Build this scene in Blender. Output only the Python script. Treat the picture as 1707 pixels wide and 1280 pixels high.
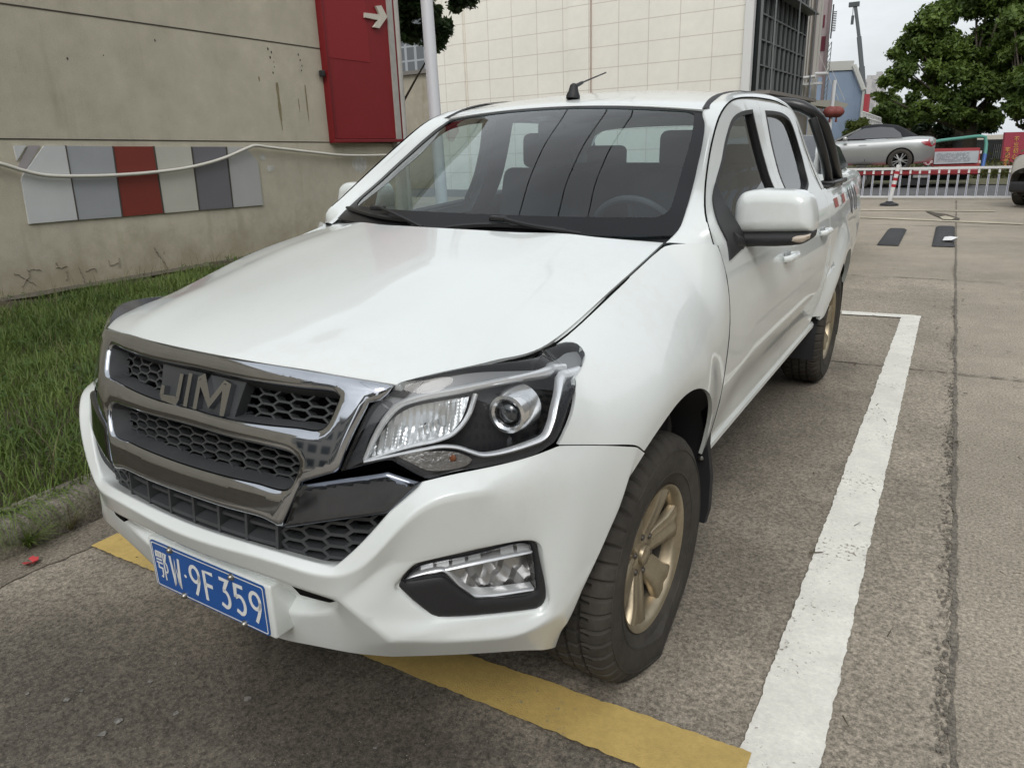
import math, random
import numpy as np
rnd = random.Random(7)
# ------------------------------------------------------------------ camera
FPX = 1210.0; YAW, PITCH, ROLL = -.536, .311, -.034
CAM = np.array([1.468, -.953, 1.489])
def cam_axes():
    cy, sy = math.cos(YAW), math.sin(YAW); cp, sp = math.cos(PITCH), math.sin(PITCH)
    f = np.array([sy*cp, cy*cp, -sp]); r = np.array([cy, -sy, 0.]); u = np.cross(r, f)
    cr, sr = math.cos(ROLL), math.sin(ROLL)
    return np.array([cr*r+sr*u, -sr*r+cr*u, f])
R3 = cam_axes()
# pose of the pickup (it leans a little to its left front)
def _rot(b, c):
    Ry = np.array([[math.cos(b),0,math.sin(b)],[0,1,0],[-math.sin(b),0,math.cos(b)]])
    Rz = np.array([[math.cos(c),-math.sin(c),0],[math.sin(c),math.cos(c),0],[0,0,1]])
    return Rz@Ry
TR = _rot(.021, -.0175); TT = np.array([0,2.4,0])-TR@np.array([0,2.4,0])
CAMC = TR.T@(CAM-TT)
def wray(u, v): return R3.T@np.array([(u-853.5)/FPX, -(v-640)/FPX, 1.])
def cray(u, v): return TR.T@wray(u, v)
def won(u, v, ax, val):                 # world point seen at photo point (u,v) on an axis plane
    d = wray(u, v); return CAM+d*((val-CAM[ax])/d[ax])
def con(u, v, ax, val):                 # the same in the pickup's own frame
    d = cray(u, v); return CAMC+d*((val-CAMC[ax])/d[ax])
def wdepth(u, v, dist):                 # world point at a given forward distance
    return CAM+wray(u, v)*dist
def pj(P):
    q = R3@(TR@np.array(P, float)+TT-CAM); return (853.5+FPX*q[0]/q[2], 640-FPX*q[1]/q[2])
def pw(P):
    q = R3@(np.array(P, float)-CAM); return (853.5+FPX*q[0]/q[2], 640-FPX*q[1]/q[2])
def sst(a, b, x):
    t = min(1., max(0., (x-a)/(b-a))); return t*t*(3-2*t)
# ------------------------------------------------------------------ body shell of the pickup
_ZW = [.2,.35,.45,.55,.7,.85,.95,1.05,1.15,1.22,1.28,1.35,1.43,1.5,1.6,1.66,1.70]
_WW = [.80,.825,.842,.866,.894,.905,.906,.897,.872,.843,.806,.768,.737,.713,.684,.666,.640]
_ZY = [.2,.3,.4,.5,.6,.7,.8,.9,1.0,1.05,1.1,1.2]
_YY = [.10,.065,.035,.015,.008,.012,.03,.056,.094,.12,.155,.26]
def _cr(xs, ys, x):                     # monotone-ish cubic
    if x <= xs[0]: return ys[0]
    if x >= xs[-1]: return ys[-1]
    i = max(j for j in range(len(xs)-1) if xs[j] <= x)
    h = xs[i+1]-xs[i]; t = (x-xs[i])/h
    def m(k):
        if k == 0: return (ys[1]-ys[0])/(xs[1]-xs[0])
        if k == len(xs)-1: return (ys[-1]-ys[-2])/(xs[-1]-xs[-2])
        return (ys[k+1]-ys[k-1])/(xs[k+1]-xs[k-1])
    a, b = m(i)*h, m(i+1)*h
    return ys[i]*(2*t**3-3*t*t+1)+a*(t**3-2*t*t+t)+ys[i+1]*(3*t*t-2*t**3)+b*(t**3-t*t)
PP, QQ, DD, WR = 2.9, 2.0, .74, .905
_N = 400; _X = [0.]; _Y = [0.]; _S = [0.]
for _i in range(1, _N+1):
    _x = math.sin(_i/_N*math.pi/2)
    _y = DD*(1-(max(0, 1-_x**PP))**(1/QQ))
    _S.append(_S[-1]+math.hypot((_x-_X[-1])*WR, _y-_Y[-1])); _X.append(_x); _Y.append(_y)
SEND = _S[-1]
_Sa, _Xa, _Ya = np.array(_S), np.array(_X), np.array(_Y)
def XYs(s):
    s = abs(s)
    if s >= SEND: return 1., DD+(s-SEND)
    return float(np.interp(s, _Sa, _Xa)), float(np.interp(s, _Sa, _Ya))
def sofY(Y):
    if Y >= DD: return SEND+(Y-DD)
    return float(np.interp(max(Y, 0), _Ya, _Sa))
def sofX(X): return float(np.interp(min(abs(X), 1), _Xa, _Sa))
def y0(z): return _cr(_ZY, _YY, z)
def Wd(z): return _cr(_ZW, _WW, z)
def ztop(y):
    return 1.065+.196*(y-.517) if y > .517 else 1.065+(.517-y)*.9
def Wf(y, z):
    if z <= .88: return Wd(z)
    t = (z-.88)/(ztop(y)-.88)
    return .906-.186*max(0, t)**2.3
def W(y, z):
    b = max(sst(1.24, 1.37, y), sst(1.222, 1.275, z)); lo = .035*(1-sst(.42, .66, z))*(1-sst(.8, 1.1, y))
    return (Wf(y, z)*(1-b)+Wd(z)*b if b < 1 else Wd(z))+lo
YWF, YWR, ZWC, RARCH = .885, 3.978, .365, .500
def flare(y, z):
    o = 0.
    for yc, zc, R, h in ((YWF, ZWC, RARCH, .027), (YWR, ZWC+.01, RARCH-.01, .045)):
        r = math.hypot(y-yc, z-zc)
        if z < .30: continue
        if r < R+.19: o = max(o, h*(1-sst(R+.025, R+.20, r))*((1-sst(1.10, 1.42, y)*.9) if yc < 2 else sst(3.30, 3.46, y)))
    if 1.36 < y < 3.52: o += (.010*sst(.62, .80, z)*(1-sst(.95, 1.05, z)) - .012*sst(.50,.60,z)*(1-sst(.62,.78,z)))*sst(1.38, 1.75, y)*(1-sst(3.2, 3.5, y))
    return o
class Shell:
    def map(self, s, z, d=0.):
        P = self._m(s, z)
        if d: P = P+self.nrm(s, z)*d
        return P
    def _m(self, s, z):
        X, Y = XYs(s); y = Y+y0(z)
        x = W(y, z)*X+flare(y, z)*sst(.75, .97, X)
        return np.array([math.copysign(x, s) if s else 0., y, z])
    def nrm(self, s, z):
        e = .006
        a = self._m(s+e, z)-self._m(s-e, z); b = self._m(s, z+e)-self._m(s, z-e)
        n = np.cross(a, b); return n/np.linalg.norm(n)
    def F(self, P, d=0.):
        x, y, z = P; Y = y-y0(z); w = W(y, z)
        if abs(x) < .8*w:
            s = sofX(abs(x)/w); n = self.nrm(s, z)
            return (XYs(s)[1]-Y)*abs(n[1])-d
        if Y <= 0: return 1.
        s = sofY(Y); X, _ = XYs(s); n = self.nrm(s, z)
        return (x-(w*X+flare(y, z)*sst(.75, .97, X)))*max(abs(n[0]), .35)-d
    def hit(self, u, v, dd=0., tmin=.8):
        d = cray(u, v); d = d/np.linalg.norm(d); t = tmin; st = .03
        while t < 9:
            if self.F(CAMC+d*t, dd) < 0:
                a, b = t-st, t
                for _ in range(22):
                    m = (a+b)/2
                    if self.F(CAMC+d*m, dd) < 0: b = m
                    else: a = m
                return CAMC+d*b
            t += st
        raise ValueError('miss %s %s' % (u, v))
    def px(self, u, v, dd=0.):
        P = self.hit(u, v, dd); return self.inv(P)
    def inv(self, P):
        x, y, z = P; Y = y-y0(z)
        if abs(x)/W(y, z) < .8: s = sofX(abs(x)/W(y, z))
        else: s = sofY(Y)
        return (math.copysign(s, x), z)
SH = Shell()
import bpy, bmesh
from mathutils import Vector, Matrix
from mathutils.geometry import delaunay_2d_cdt
for _o in list(bpy.data.objects): bpy.data.objects.remove(_o, do_unlink=True)
SC = bpy.context.scene; COL = SC.collection
# camera
cd = bpy.data.cameras.new('camera'); cam = bpy.data.objects.new('camera', cd); COL.objects.link(cam)
cd.sensor_fit = 'HORIZONTAL'; cd.sensor_width = 36; cd.lens = 36*FPX/1707; cd.clip_start = .05; cd.clip_end = 3000
m = Matrix.Identity(4)
for i in range(3):
    m[i][0] = R3[0][i]; m[i][1] = R3[1][i]; m[i][2] = -R3[2][i]; m[i][3] = CAM[i]
cam.matrix_world = m; SC.camera = cam
# sky and sun (overcast)
SUN_EL, SUN_ROT = math.radians(46), math.radians(155)
wd = bpy.data.worlds.new('World'); SC.world = wd; wd.use_nodes = True
nt = wd.node_tree; nt.nodes.clear()
wo = nt.nodes.new('ShaderNodeOutputWorld'); bg = nt.nodes.new('ShaderNodeBackground')
sky = nt.nodes.new('ShaderNodeTexSky'); sky.sky_type = 'NISHITA'; sky.sun_disc = False
sky.sun_elevation = SUN_EL; sky.sun_rotation = SUN_ROT; sky.dust_density = 6; sky.air_density = 1.4; sky.ozone_density = 1.0
hs = nt.nodes.new('ShaderNodeHueSaturation'); hs.inputs['Saturation'].default_value = .16
mx = nt.nodes.new('ShaderNodeMix'); mx.data_type = 'RGBA'; mx.inputs[0].default_value = .62
mx.inputs[7].default_value = (9.2, 9.7, 10.1, 1)          # an even cloud sheet over the clear sky
tc = nt.nodes.new('ShaderNodeTexCoord'); mp = nt.nodes.new('ShaderNodeMapping'); mp.inputs['Scale'].default_value = (1, 1, 3.2)
nz = nt.nodes.new('ShaderNodeTexNoise'); nz.inputs['Scale'].default_value = 2.6; nz.inputs['Detail'].default_value = 8; nz.inputs['Roughness'].default_value = .6
cr = nt.nodes.new('ShaderNodeMapRange'); cr.inputs[1].default_value = .3; cr.inputs[2].default_value = .72; cr.inputs[3].default_value = .84; cr.inputs[4].default_value = 1.14
mu = nt.nodes.new('ShaderNodeMix'); mu.data_type = 'RGBA'; mu.blend_type = 'MULTIPLY'; mu.inputs[0].default_value = 1
L = nt.links.new
L(sky.outputs[0], hs.inputs['Color']); L(hs.outputs[0], mx.inputs[6]); L(tc.outputs['Generated'], mp.inputs[0]); L(mp.outputs[0], nz.inputs['Vector'])
L(nz.outputs[0], cr.inputs[0]); L(mx.outputs[2], mu.inputs[6]); L(cr.outputs[0], mu.inputs[7]); L(mu.outputs[2], bg.inputs[0]); L(bg.outputs[0], wo.inputs[0])
bg.inputs[1].default_value = .115
sl = bpy.data.lights.new('sun', 'SUN'); sl.energy = .8; sl.angle = math.radians(25); sl.color = (1, .97, .93)
so = bpy.data.objects.new('sun', sl); COL.objects.link(so)
so.rotation_euler = (math.pi/2-SUN_EL, 0, math.pi-SUN_ROT)
SC.view_settings.view_transform = 'Standard'; SC.view_settings.look = 'None'; SC.view_settings.exposure = 0.14; SC.view_settings.gamma = 1
SC.view_settings.use_curve_mapping = False
SC.render.engine = 'CYCLES'
SC.cycles.max_bounces = 10; SC.cycles.transparent_max_bounces = 16; SC.cycles.caustics_reflective = False; SC.cycles.caustics_refractive = False
# ------------------------------------------------------------------ materials
MATS = {}
def srgb(r, g, b):
    f = lambda c: (c/255/12.92) if c/255 <= .04045 else ((c/255+.055)/1.055)**2.4
    return (f(r), f(g), f(b))
def mat(name, col, rough=.5, metal=0., coat=0., spec=.5, var=None, bump=None, var2=None, emis=None, trans=0., alpha=None):
    """var=(scale, amount, [detail]) tonal mottling; bump=(scale, height)."""
    if name in MATS: return MATS[name]
    m = bpy.data.materials.new(name); m.use_nodes = True; n = m.node_tree.nodes; l = m.node_tree.links
    b = n['Principled BSDF']; b.inputs['Roughness'].default_value = rough; b.inputs['Metallic'].default_value = metal
    b.inputs['Coat Weight'].default_value = coat; b.inputs['Coat Roughness'].default_value = .04
    b.inputs['Specular IOR Level'].default_value = spec; b.inputs['Base Color'].default_value = (*col, 1)
    if trans: b.inputs['Transmission Weight'].default_value = trans
    if emis: b.inputs['Emission Color'].default_value = (*emis[0], 1); b.inputs['Emission Strength'].default_value = emis[1]
    tcn = n.new('ShaderNodeTexCoord')
    if var:
        prev = None
        for k, v in enumerate([var]+([var2] if var2 else [])):
            z = n.new('ShaderNodeTexNoise'); z.inputs['Scale'].default_value = v[0]; z.inputs['Detail'].default_value = v[2] if len(v) > 2 else 6; z.inputs['Roughness'].default_value = .65
            l.new(tcn.outputs['Object'], z.inputs['Vector'])
            r = n.new('ShaderNodeMapRange'); r.inputs[1].default_value = .25; r.inputs[2].default_value = .75
            r.inputs[3].default_value = 1-v[1]; r.inputs[4].default_value = 1+v[1]; l.new(z.outputs[0], r.inputs[0])
            x = n.new('ShaderNodeMix'); x.data_type = 'RGBA'; x.blend_type = 'MULTIPLY'; x.inputs[0].default_value = 1
            x.inputs[6].default_value = (*col, 1)
            if prev: l.new(prev, x.inputs[6])
            l.new(r.outputs[0], x.inputs[7]); prev = x.outputs[2]
        l.new(prev, b.inputs['Base Color'])
    if bump:
        z = n.new('ShaderNodeTexNoise'); z.inputs['Scale'].default_value = bump[0]; z.inputs['Detail'].default_value = 5
        l.new(tcn.outputs['Object'], z.inputs['Vector'])
        bp = n.new('ShaderNodeBump'); bp.inputs['Distance'].default_value = bump[1]; bp.inputs['Strength'].default_value = 1
        l.new(z.outputs[0], bp.inputs['Height']); l.new(bp.outputs[0], b.inputs['Normal'])
    MATS[name] = m; return m
def glass(name, tint, refl=1.0, rough=0.0, ior=1.5):
    if name in MATS: return MATS[name]
    m = bpy.data.materials.new(name); m.use_nodes = True; n = m.node_tree.nodes; l = m.node_tree.links; n.clear()
    o = n.new('ShaderNodeOutputMaterial'); t = n.new('ShaderNodeBsdfTransparent'); t.inputs[0].default_value = (*tint, 1)
    g = n.new('ShaderNodeBsdfGlossy'); g.inputs['Roughness'].default_value = rough; g.inputs[0].default_value = (refl, refl, refl, 1)
    f = n.new('ShaderNodeFresnel'); x = n.new('ShaderNodeMixShader')
    ge = n.new('ShaderNodeNewGeometry'); ma = n.new('ShaderNodeMath'); ma.operation = 'MULTIPLY_ADD'; ma.inputs[1].default_value = -2; ma.inputs[2].default_value = 1; l.new(ge.outputs['Backfacing'], ma.inputs[0])
    po = n.new('ShaderNodeMath'); po.operation = 'POWER'; po.inputs[0].default_value = ior; l.new(ma.outputs[0], po.inputs[1]); l.new(po.outputs[0], f.inputs[0])   # the same reflectance from either side of a thin pane
    l.new(f.outputs[0], x.inputs[0]); l.new(t.outputs[0], x.inputs[1]); l.new(g.outputs[0], x.inputs[2]); l.new(x.outputs[0], o.inputs[0])
    MATS[name] = m; return m
# ------------------------------------------------------------------ object helpers
def tag(o, label=None, cat=None, group=None, kind=None):
    if label: o['label'] = label
    if cat: o['category'] = cat
    if group: o['group'] = group
    if kind: o['kind'] = kind
    return o
def empty(name, loc=(0, 0, 0), rz=0, label=None, cat=None, group=None):
    o = bpy.data.objects.new(name, None); COL.objects.link(o); o.location = loc; o.rotation_euler = (0, 0, rz); o.empty_display_size = .2
    return tag(o, label, cat, group)
def mobj(name, V, F, m, parent=None, smooth=35, sharp=None):
    me = bpy.data.meshes.new(name); me.from_pydata([tuple(map(float, v)) for v in V], [], [tuple(f) for f in F]); me.update()
    for mm in (m if isinstance(m, (list, tuple)) else [m]): me.materials.append(mm)
    if smooth:
        me.polygons.foreach_set('use_smooth', [True]*len(me.polygons)); me.set_sharp_from_angle(angle=math.radians(smooth))
    o = bpy.data.objects.new(name, me); COL.objects.link(o)
    if parent: o.parent = parent
    return o
class MB:                                # gathers simple shapes into one mesh
    def __init__(s): s.V = []; s.F = []; s.M = []; s.mi = 0
    def add(s, V, F):
        k = len(s.V); s.V += [tuple(map(float, v)) for v in V]; s.F += [tuple(i+k for i in f) for f in F]; s.M += [s.mi]*len(F); return s
    def box(s, c, d, rz=0, ax=None, bev=0):
        x, y, z = d[0]/2, d[1]/2, d[2]/2
        A = ax if ax is not None else np.array([[math.cos(rz), math.sin(rz), 0], [-math.sin(rz), math.cos(rz), 0], [0, 0, 1]])
        A = np.array(A, float); c = np.array(c, float)
        if not bev:
            V = [c+A[0]*i*x+A[1]*j*y+A[2]*k*z for i in (-1, 1) for j in (-1, 1) for k in (-1, 1)]
            return s.add(V, [(0,1,3,2),(4,6,7,5),(0,4,5,1),(2,3,7,6),(0,2,6,4),(1,5,7,3)])
        b = bmesh.new(); bmesh.ops.create_cube(b, size=1)
        for v in b.verts: v.co = Vector((v.co.x*2*x, v.co.y*2*y, v.co.z*2*z))
        bmesh.ops.bevel(b, geom=list(b.edges), offset=bev, segments=3, profile=.5, affect='EDGES')
        V = [c+A[0]*v.co.x+A[1]*v.co.y+A[2]*v.co.z for v in b.verts]; F = [[v.index for v in f.verts] for f in b.faces]
        b.free(); return s.add(V, F)
    def tube(s, P, r, n=8, cap=True, closed=False):
        P = [np.array(p, float) for p in P]; N = len(P); rs = r if isinstance(r, (list, tuple)) else [r]*N
        V = []; up = None
        for i in range(N):
            a = P[(i+1) % N] if (closed or i < N-1) else P[i]; b = P[i-1] if (closed or i > 0) else P[i]
            t = a-b; t = t/(np.linalg.norm(t)+1e-12)
            if up is None:
                up = np.array([0, 0, 1.]) if abs(t[2]) < .9 else np.array([1., 0, 0])
            e = up-t*np.dot(up, t); e = e/(np.linalg.norm(e)+1e-12); up = e; f = np.cross(t, e)
            V += [P[i]+(e*math.cos(q)+f*math.sin(q))*rs[i] for q in [2*math.pi*k/n for k in range(n)]]
        F = []
        for i in range(N if closed else N-1):
            j = (i+1) % N
            F += [(i*n+k, i*n+(k+1) % n, j*n+(k+1) % n, j*n+k) for k in range(n)]
        if cap and not closed: F += [tuple(range(n))[::-1], tuple((N-1)*n+k for k in range(n))]
        return s.add(V, F)
    def lathe(s, prof, c, ax=(0, 0, 1), n=48, closed=False, a0=0, a1=2*math.pi):
        """prof: (radius, along-axis)"""
        ax = np.array(ax, float); ax /= np.linalg.norm(ax)
        e = np.cross(ax, [0, 0, 1.]) if abs(ax[2]) < .9 else np.array([1., 0, 0]); e = e-ax*np.dot(e, ax); e /= np.linalg.norm(e); f = np.cross(ax, e); c = np.array(c, float)
        full = abs(a1-a0-2*math.pi) < 1e-6; V = []; m = len(prof); nn = n if full else n+1
        for k in range(nn):
            q = a0+(a1-a0)*k/n
            for (r, h) in prof: V.append(c+ax*h+(e*math.cos(q)+f*math.sin(q))*r)
        F = []
        for k in range(n):
            j = (k+1) % nn
            for i in range(m if closed else m-1):
                i2 = (i+1) % m; F.append((k*m+i, j*m+i, j*m+i2, k*m+i2))
        return s.add(V, F)
    def prism(s, poly, fn, t0, t1):
        """poly 2D, fn(a,b,t)->3D"""
        n = len(poly); V = [fn(a, b, t0) for a, b in poly]+[fn(a, b, t1) for a, b in poly]
        tri = delaunay_2d_cdt([Vector(p) for p in poly], [], [list(range(n))], 1, 1e-7)[2]
        F = [tuple(f) for f in tri]+[tuple(i+n for i in f[::-1]) for f in tri]+[(i, (i+1) % n, (i+1) % n+n, i+n) for i in range(n)]
        return s.add(V, F)
    def build(s, name, m, parent=None, smooth=35):
        o = mobj(name, s.V, s.F, m, parent, smooth)
        if isinstance(m, (list, tuple)): o.data.polygons.foreach_set('material_index', s.M)
        return o
def crom(P, step, closed=False, corners=()):
    """spline through P (any dimension), straight/sharp at the corner indices"""
    P = [np.array(p, float) for p in P]; N = len(P); out = []
    segs = N if closed else N-1
    for i in range(segs):
        p1, p2 = P[i], P[(i+1) % N]
        p0 = P[i-1] if (closed or i > 0) else 2*p1-p2
        p3 = P[(i+2) % N] if (closed or i < N-2) else 2*p2-p1
        if i in corners: p0 = 2*p1-p2
        if (i+1) % N in corners: p3 = 2*p2-p1
        L_ = np.linalg.norm(p2-p1); m = max(1, int(round(L_/step)))
        d0, d1, d2 = [max(1e-6, np.linalg.norm(b-a))**.5 for a, b in ((p0, p1), (p1, p2), (p2, p3))]
        m1 = (p1-p0)/d0-(p2-p0)/(d0+d1)+(p2-p1)/d1; m2 = (p2-p1)/d1-(p3-p1)/(d1+d2)+(p3-p2)/d2
        m1 = m1*d1; m2 = m2*d1
        for k in range(m):
            t = k/m; out.append(p1*(2*t**3-3*t*t+1)+m1*(t**3-2*t*t+t)+p2*(3*t*t-2*t**3)+m2*(t**3-t*t))
    if not closed: out.append(P[-1])
    return out
def inpoly(x, y, P):
    c = np.zeros(len(x), bool); n = len(P)
    for i in range(n):
        x1, y1 = P[i]; x2, y2 = P[(i+1) % n]
        if y1 == y2: continue
        k = ((y1 > y) != (y2 > y)) & (x < (x2-x1)*(y-y1)/(y2-y1)+x1); c ^= k
    return c
def dpoly(x, y, P):
    d = np.full(len(x), 1e9); n = len(P)
    for i in range(n):
        a = np.array(P[i]); b = np.array(P[(i+1) % n]); ab = b-a; L2 = ab@ab+1e-15
        t = np.clip(((x-a[0])*ab[0]+(y-a[1])*ab[1])/L2, 0, 1)
        d = np.minimum(d, np.hypot(x-a[0]-t*ab[0], y-a[1]-t*ab[1]))
    return d
def panel(name, surf, outer, m, parent=None, holes=(), h=.02, d=0., pillow=None, skirt=0., hole_skirt=None, disp=None, flip=False, smooth=35, mb=None):
    """A skin cut to an outline on a surface: a Delaunay sheet mapped to 3-D, with optional rounded edge and returned rim."""
    loops = [list(map(tuple, outer))]+[list(map(tuple, q)) for q in holes]
    A = np.array(loops[0]); x0, y0_ = A.min(0); x1, y1 = A.max(0)
    gx, gy = np.meshgrid(np.arange(x0+h*.37, x1, h), np.arange(y0_+h*.41, y1, h*.866)); gx = gx+((np.arange(gx.shape[0]) % 2)*h*.5)[:, None]
    gx, gy = gx.ravel(), gy.ravel(); keep = inpoly(gx, gy, loops[0])
    for q in loops[1:]: keep &= ~inpoly(gx, gy, q)
    gx, gy = gx[keep], gy[keep]
    if len(gx):
        dm = np.min([dpoly(gx, gy, q) for q in loops], 0); k = dm > h*.45; gx, gy = gx[k], gy[k]
    extra = []
    if pillow:                                 # rings parallel to the rim keep the rounded edge clean
        rx_, ry_ = [], []
        for q in loops:
            a_ = sum(q[i][0]*q[(i+1) % len(q)][1]-q[(i+1) % len(q)][0]*q[i][1] for i in range(len(q)))
            sgn_ = (1 if a_ > 0 else -1)*(1 if q is loops[0] else -1)
            Q = np.array(q); T_ = np.roll(Q, -1, 0)-np.roll(Q, 1, 0); T_ /= np.linalg.norm(T_, axis=1)[:, None]+1e-12; N_ = np.stack([-T_[:, 1], T_[:, 0]], 1)*sgn_
            for f_ in (.07, .22, .48, 1.0):
                R_ = Q+N_*pillow[1]*f_; rx_.append(np.column_stack([R_, np.full(len(R_), pillow[1]*f_)]))
        R_ = np.concatenate(rx_); dd_ = np.min([dpoly(R_[:, 0], R_[:, 1], q) for q in loops], 0); k_ = inpoly(R_[:, 0], R_[:, 1], loops[0])
        for q in loops[1:]: k_ &= ~inpoly(R_[:, 0], R_[:, 1], q)
        k_ &= dd_ > R_[:, 2]*.93; extra = R_[k_][:, :2].tolist()
        if len(gx):
            k_ = np.min([dpoly(gx, gy, q) for q in loops], 0) > pillow[1]*1.0+h*.3; gx, gy = gx[k_], gy[k_]
    V2 = []; E = []
    for q in loops:
        k = len(V2); V2 += q; E += [(k+i, k+(i+1) % len(q)) for i in range(len(q))]
    V2 += list(zip(gx.tolist(), gy.tolist()))+[tuple(p) for p in extra]
    vo, _, fo, orig = delaunay_2d_cdt([Vector(v) for v in V2], E, [], 0, 1e-6)[:4]
    vx = np.array([v.x for v in vo]); vy = np.array([v.y for v in vo])
    cx = np.array([(vx[f[0]]+vx[f[1]]+vx[f[2]])/3 for f in fo]); cy = np.array([(vy[f[0]]+vy[f[1]]+vy[f[2]])/3 for f in fo])
    ok = inpoly(cx, cy, loops[0])
    for q in loops[1:]: ok &= ~inpoly(cx, cy, q)
    F = [tuple(f) for f, o in zip(fo, ok) if o]
    off = np.full(len(vx), d)
    if pillow:
        ph, pw_ = pillow; dm = np.min([dpoly(vx, vy, q) for q in loops], 0); t = np.clip(dm/pw_, 0, 1)
        off = off+ph*np.sqrt(np.maximum(0, 1-(1-t)**2))
    if disp is not None: off = off+np.array([disp(a, b) for a, b in zip(vx, vy)])
    P = [surf.map(a, b, o) for a, b, o in zip(vx, vy, off)]
    # rim
    if skirt:
        cnt = {}
        for f in F:
            for i in range(3):
                e = (f[i], f[(i+1) % 3]); cnt[e] = cnt.get(e, 0)+1
        rim = [e for e in cnt if (e[1], e[0]) not in cnt]; idx = {}
        for e in rim:
            for v in e:
                if v not in idx:
                    idx[v] = len(P); P.append(surf.map(vx[v], vy[v], off[v]-skirt))
        F += [(e[1], e[0], idx[e[0]], idx[e[1]]) for e in rim]
    if flip: F = [f[::-1] for f in F]
    if mb is not None: mb.add(P, F); return mb
    return mobj(name, P, F, m, parent, smooth)
class Plane:
    def __init__(s, o, a, b):
        s.o = np.array(o, float); s.a = np.array(a, float)/np.linalg.norm(a); s.b = np.array(b, float); s.b = s.b-s.a*np.dot(s.a, s.b); s.b /= np.linalg.norm(s.b); s.n = np.cross(s.a, s.b)
    def map(s, a, b, d=0.): return s.o+s.a*a+s.b*b+s.n*d
def bern(P, t):                          # catmull-rom through the control values, uniform
    n = len(P)-1; x = min(max(t, 0), 1)*n; i = min(int(x), n-1); u = x-i
    p1, p2 = P[i], P[i+1]; p0 = P[i-1] if i > 0 else 2*p1-p2; p3 = P[i+2] if i < n-1 else 2*p2-p1
    return .5*((2*p1)+(p2-p0)*u+(2*p0-5*p1+4*p2-p3)*u*u+(3*p1-p0-3*p2+p3)*u**3)
class Patch:                             # tensor spline through a grid of points; map(a,b) with a,b scaled to metres
    def __init__(s, G, la=1., lb=1.): s.G = np.array(G, float); s.la = la; s.lb = lb
    def p(s, a, b):
        rows = [bern(list(r), a/s.la) for r in s.G]; return bern(rows, b/s.lb)
    def map(s, a, b, d=0.):
        P = s.p(a, b)
        if d:
            e = .01; u = s.p(a+e, b)-s.p(a-e, b); v = s.p(a, b+e)-s.p(a, b-e); n = np.cross(u, v); n /= np.linalg.norm(n); P = P+n*d
        return P
def patch(name, G, nu, nv, m, parent=None, mirror=False, thick=0., smooth=40):
    """grid of points -> smooth sheet; mirror=True closes it across x=0 (first column on the centre line)"""
    G = np.array(G, float)
    if mirror:
        H_ = G[:, 1:, :][:, ::-1, :].copy(); H_[:, :, 0] *= -1; G = np.concatenate([H_, G], 1)
        nu *= 2
    S = Patch(G); V = []; F = []
    for j in range(nv+1):
        rows = [bern(list(c), j/nv) for c in np.transpose(G, (1, 0, 2))]
        for i in range(nu+1): V.append(bern(rows, i/nu))
    for j in range(nv):
        for i in range(nu):
            a = j*(nu+1)+i; F.append((a, a+1, a+nu+2, a+nu+1))
    if thick:
        n = len(V); Vn = np.array(V); N_ = np.zeros_like(Vn)
        for f in F:
            a, b, c = Vn[f[0]], Vn[f[1]], Vn[f[2]]; q = np.cross(b-a, c-a)
            for i in f: N_[i] += q
        N_ /= np.linalg.norm(N_, axis=1)[:, None]+1e-12
        rim = [i for i in range(nu)]; 
        ring = [(j*(nu+1)) for j in range(nv, 0, -1)]+[i for i in range(nu)]+[j*(nu+1)+nu for j in range(nv)]+[nv*(nu+1)+i for i in range(nu, 0, -1)]
        base = len(V)
        for i in ring: V.append(Vn[i]-N_[i]*thick)
        k = len(ring)
        F += [(ring[(i+1) % k], ring[i], base+i, base+(i+1) % k) for i in range(k)]
    return mobj(name, V, F, m, parent, smooth)
def text_mesh(txt, size=1., depth=0., align='CENTER'):
    """lettering as flat or raised mesh geometry: returns verts, faces in the XY plane"""
    cu = bpy.data.curves.new('t', 'FONT'); cu.body = txt; cu.size = size; cu.align_x = align; cu.align_y = 'CENTER'; cu.extrude = depth; cu.resolution_u = 6
    o = bpy.data.objects.new('t', cu); COL.objects.link(o); bpy.context.view_layer.update()
    me = bpy.data.meshes.new_from_object(o.evaluated_get(bpy.context.evaluated_depsgraph_get()))
    V = np.array([v.co[:] for v in me.vertices]).reshape(-1, 3); F = [tuple(p.vertices) for p in me.polygons]
    bpy.data.objects.remove(o); bpy.data.curves.remove(cu); bpy.data.meshes.remove(me)
    return V, F
def fit_text(mb, txt, cx, cy, w, h, fn, depth=0.):
    V, F = text_mesh(txt, 1., .02 if depth else 0.)
    if len(V) == 0: return
    lo, hi = V.min(0), V.max(0); sx = w/max(1e-6, hi[0]-lo[0]); sy = h/max(1e-6, hi[1]-lo[1])
    P = [fn(cx+(v[0]-(lo[0]+hi[0])/2)*sx, cy+(v[1]-(lo[1]+hi[1])/2)*sy, (v[2]/.02)*depth if depth else 0) for v in V]
    mb.add(P, F)
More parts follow.
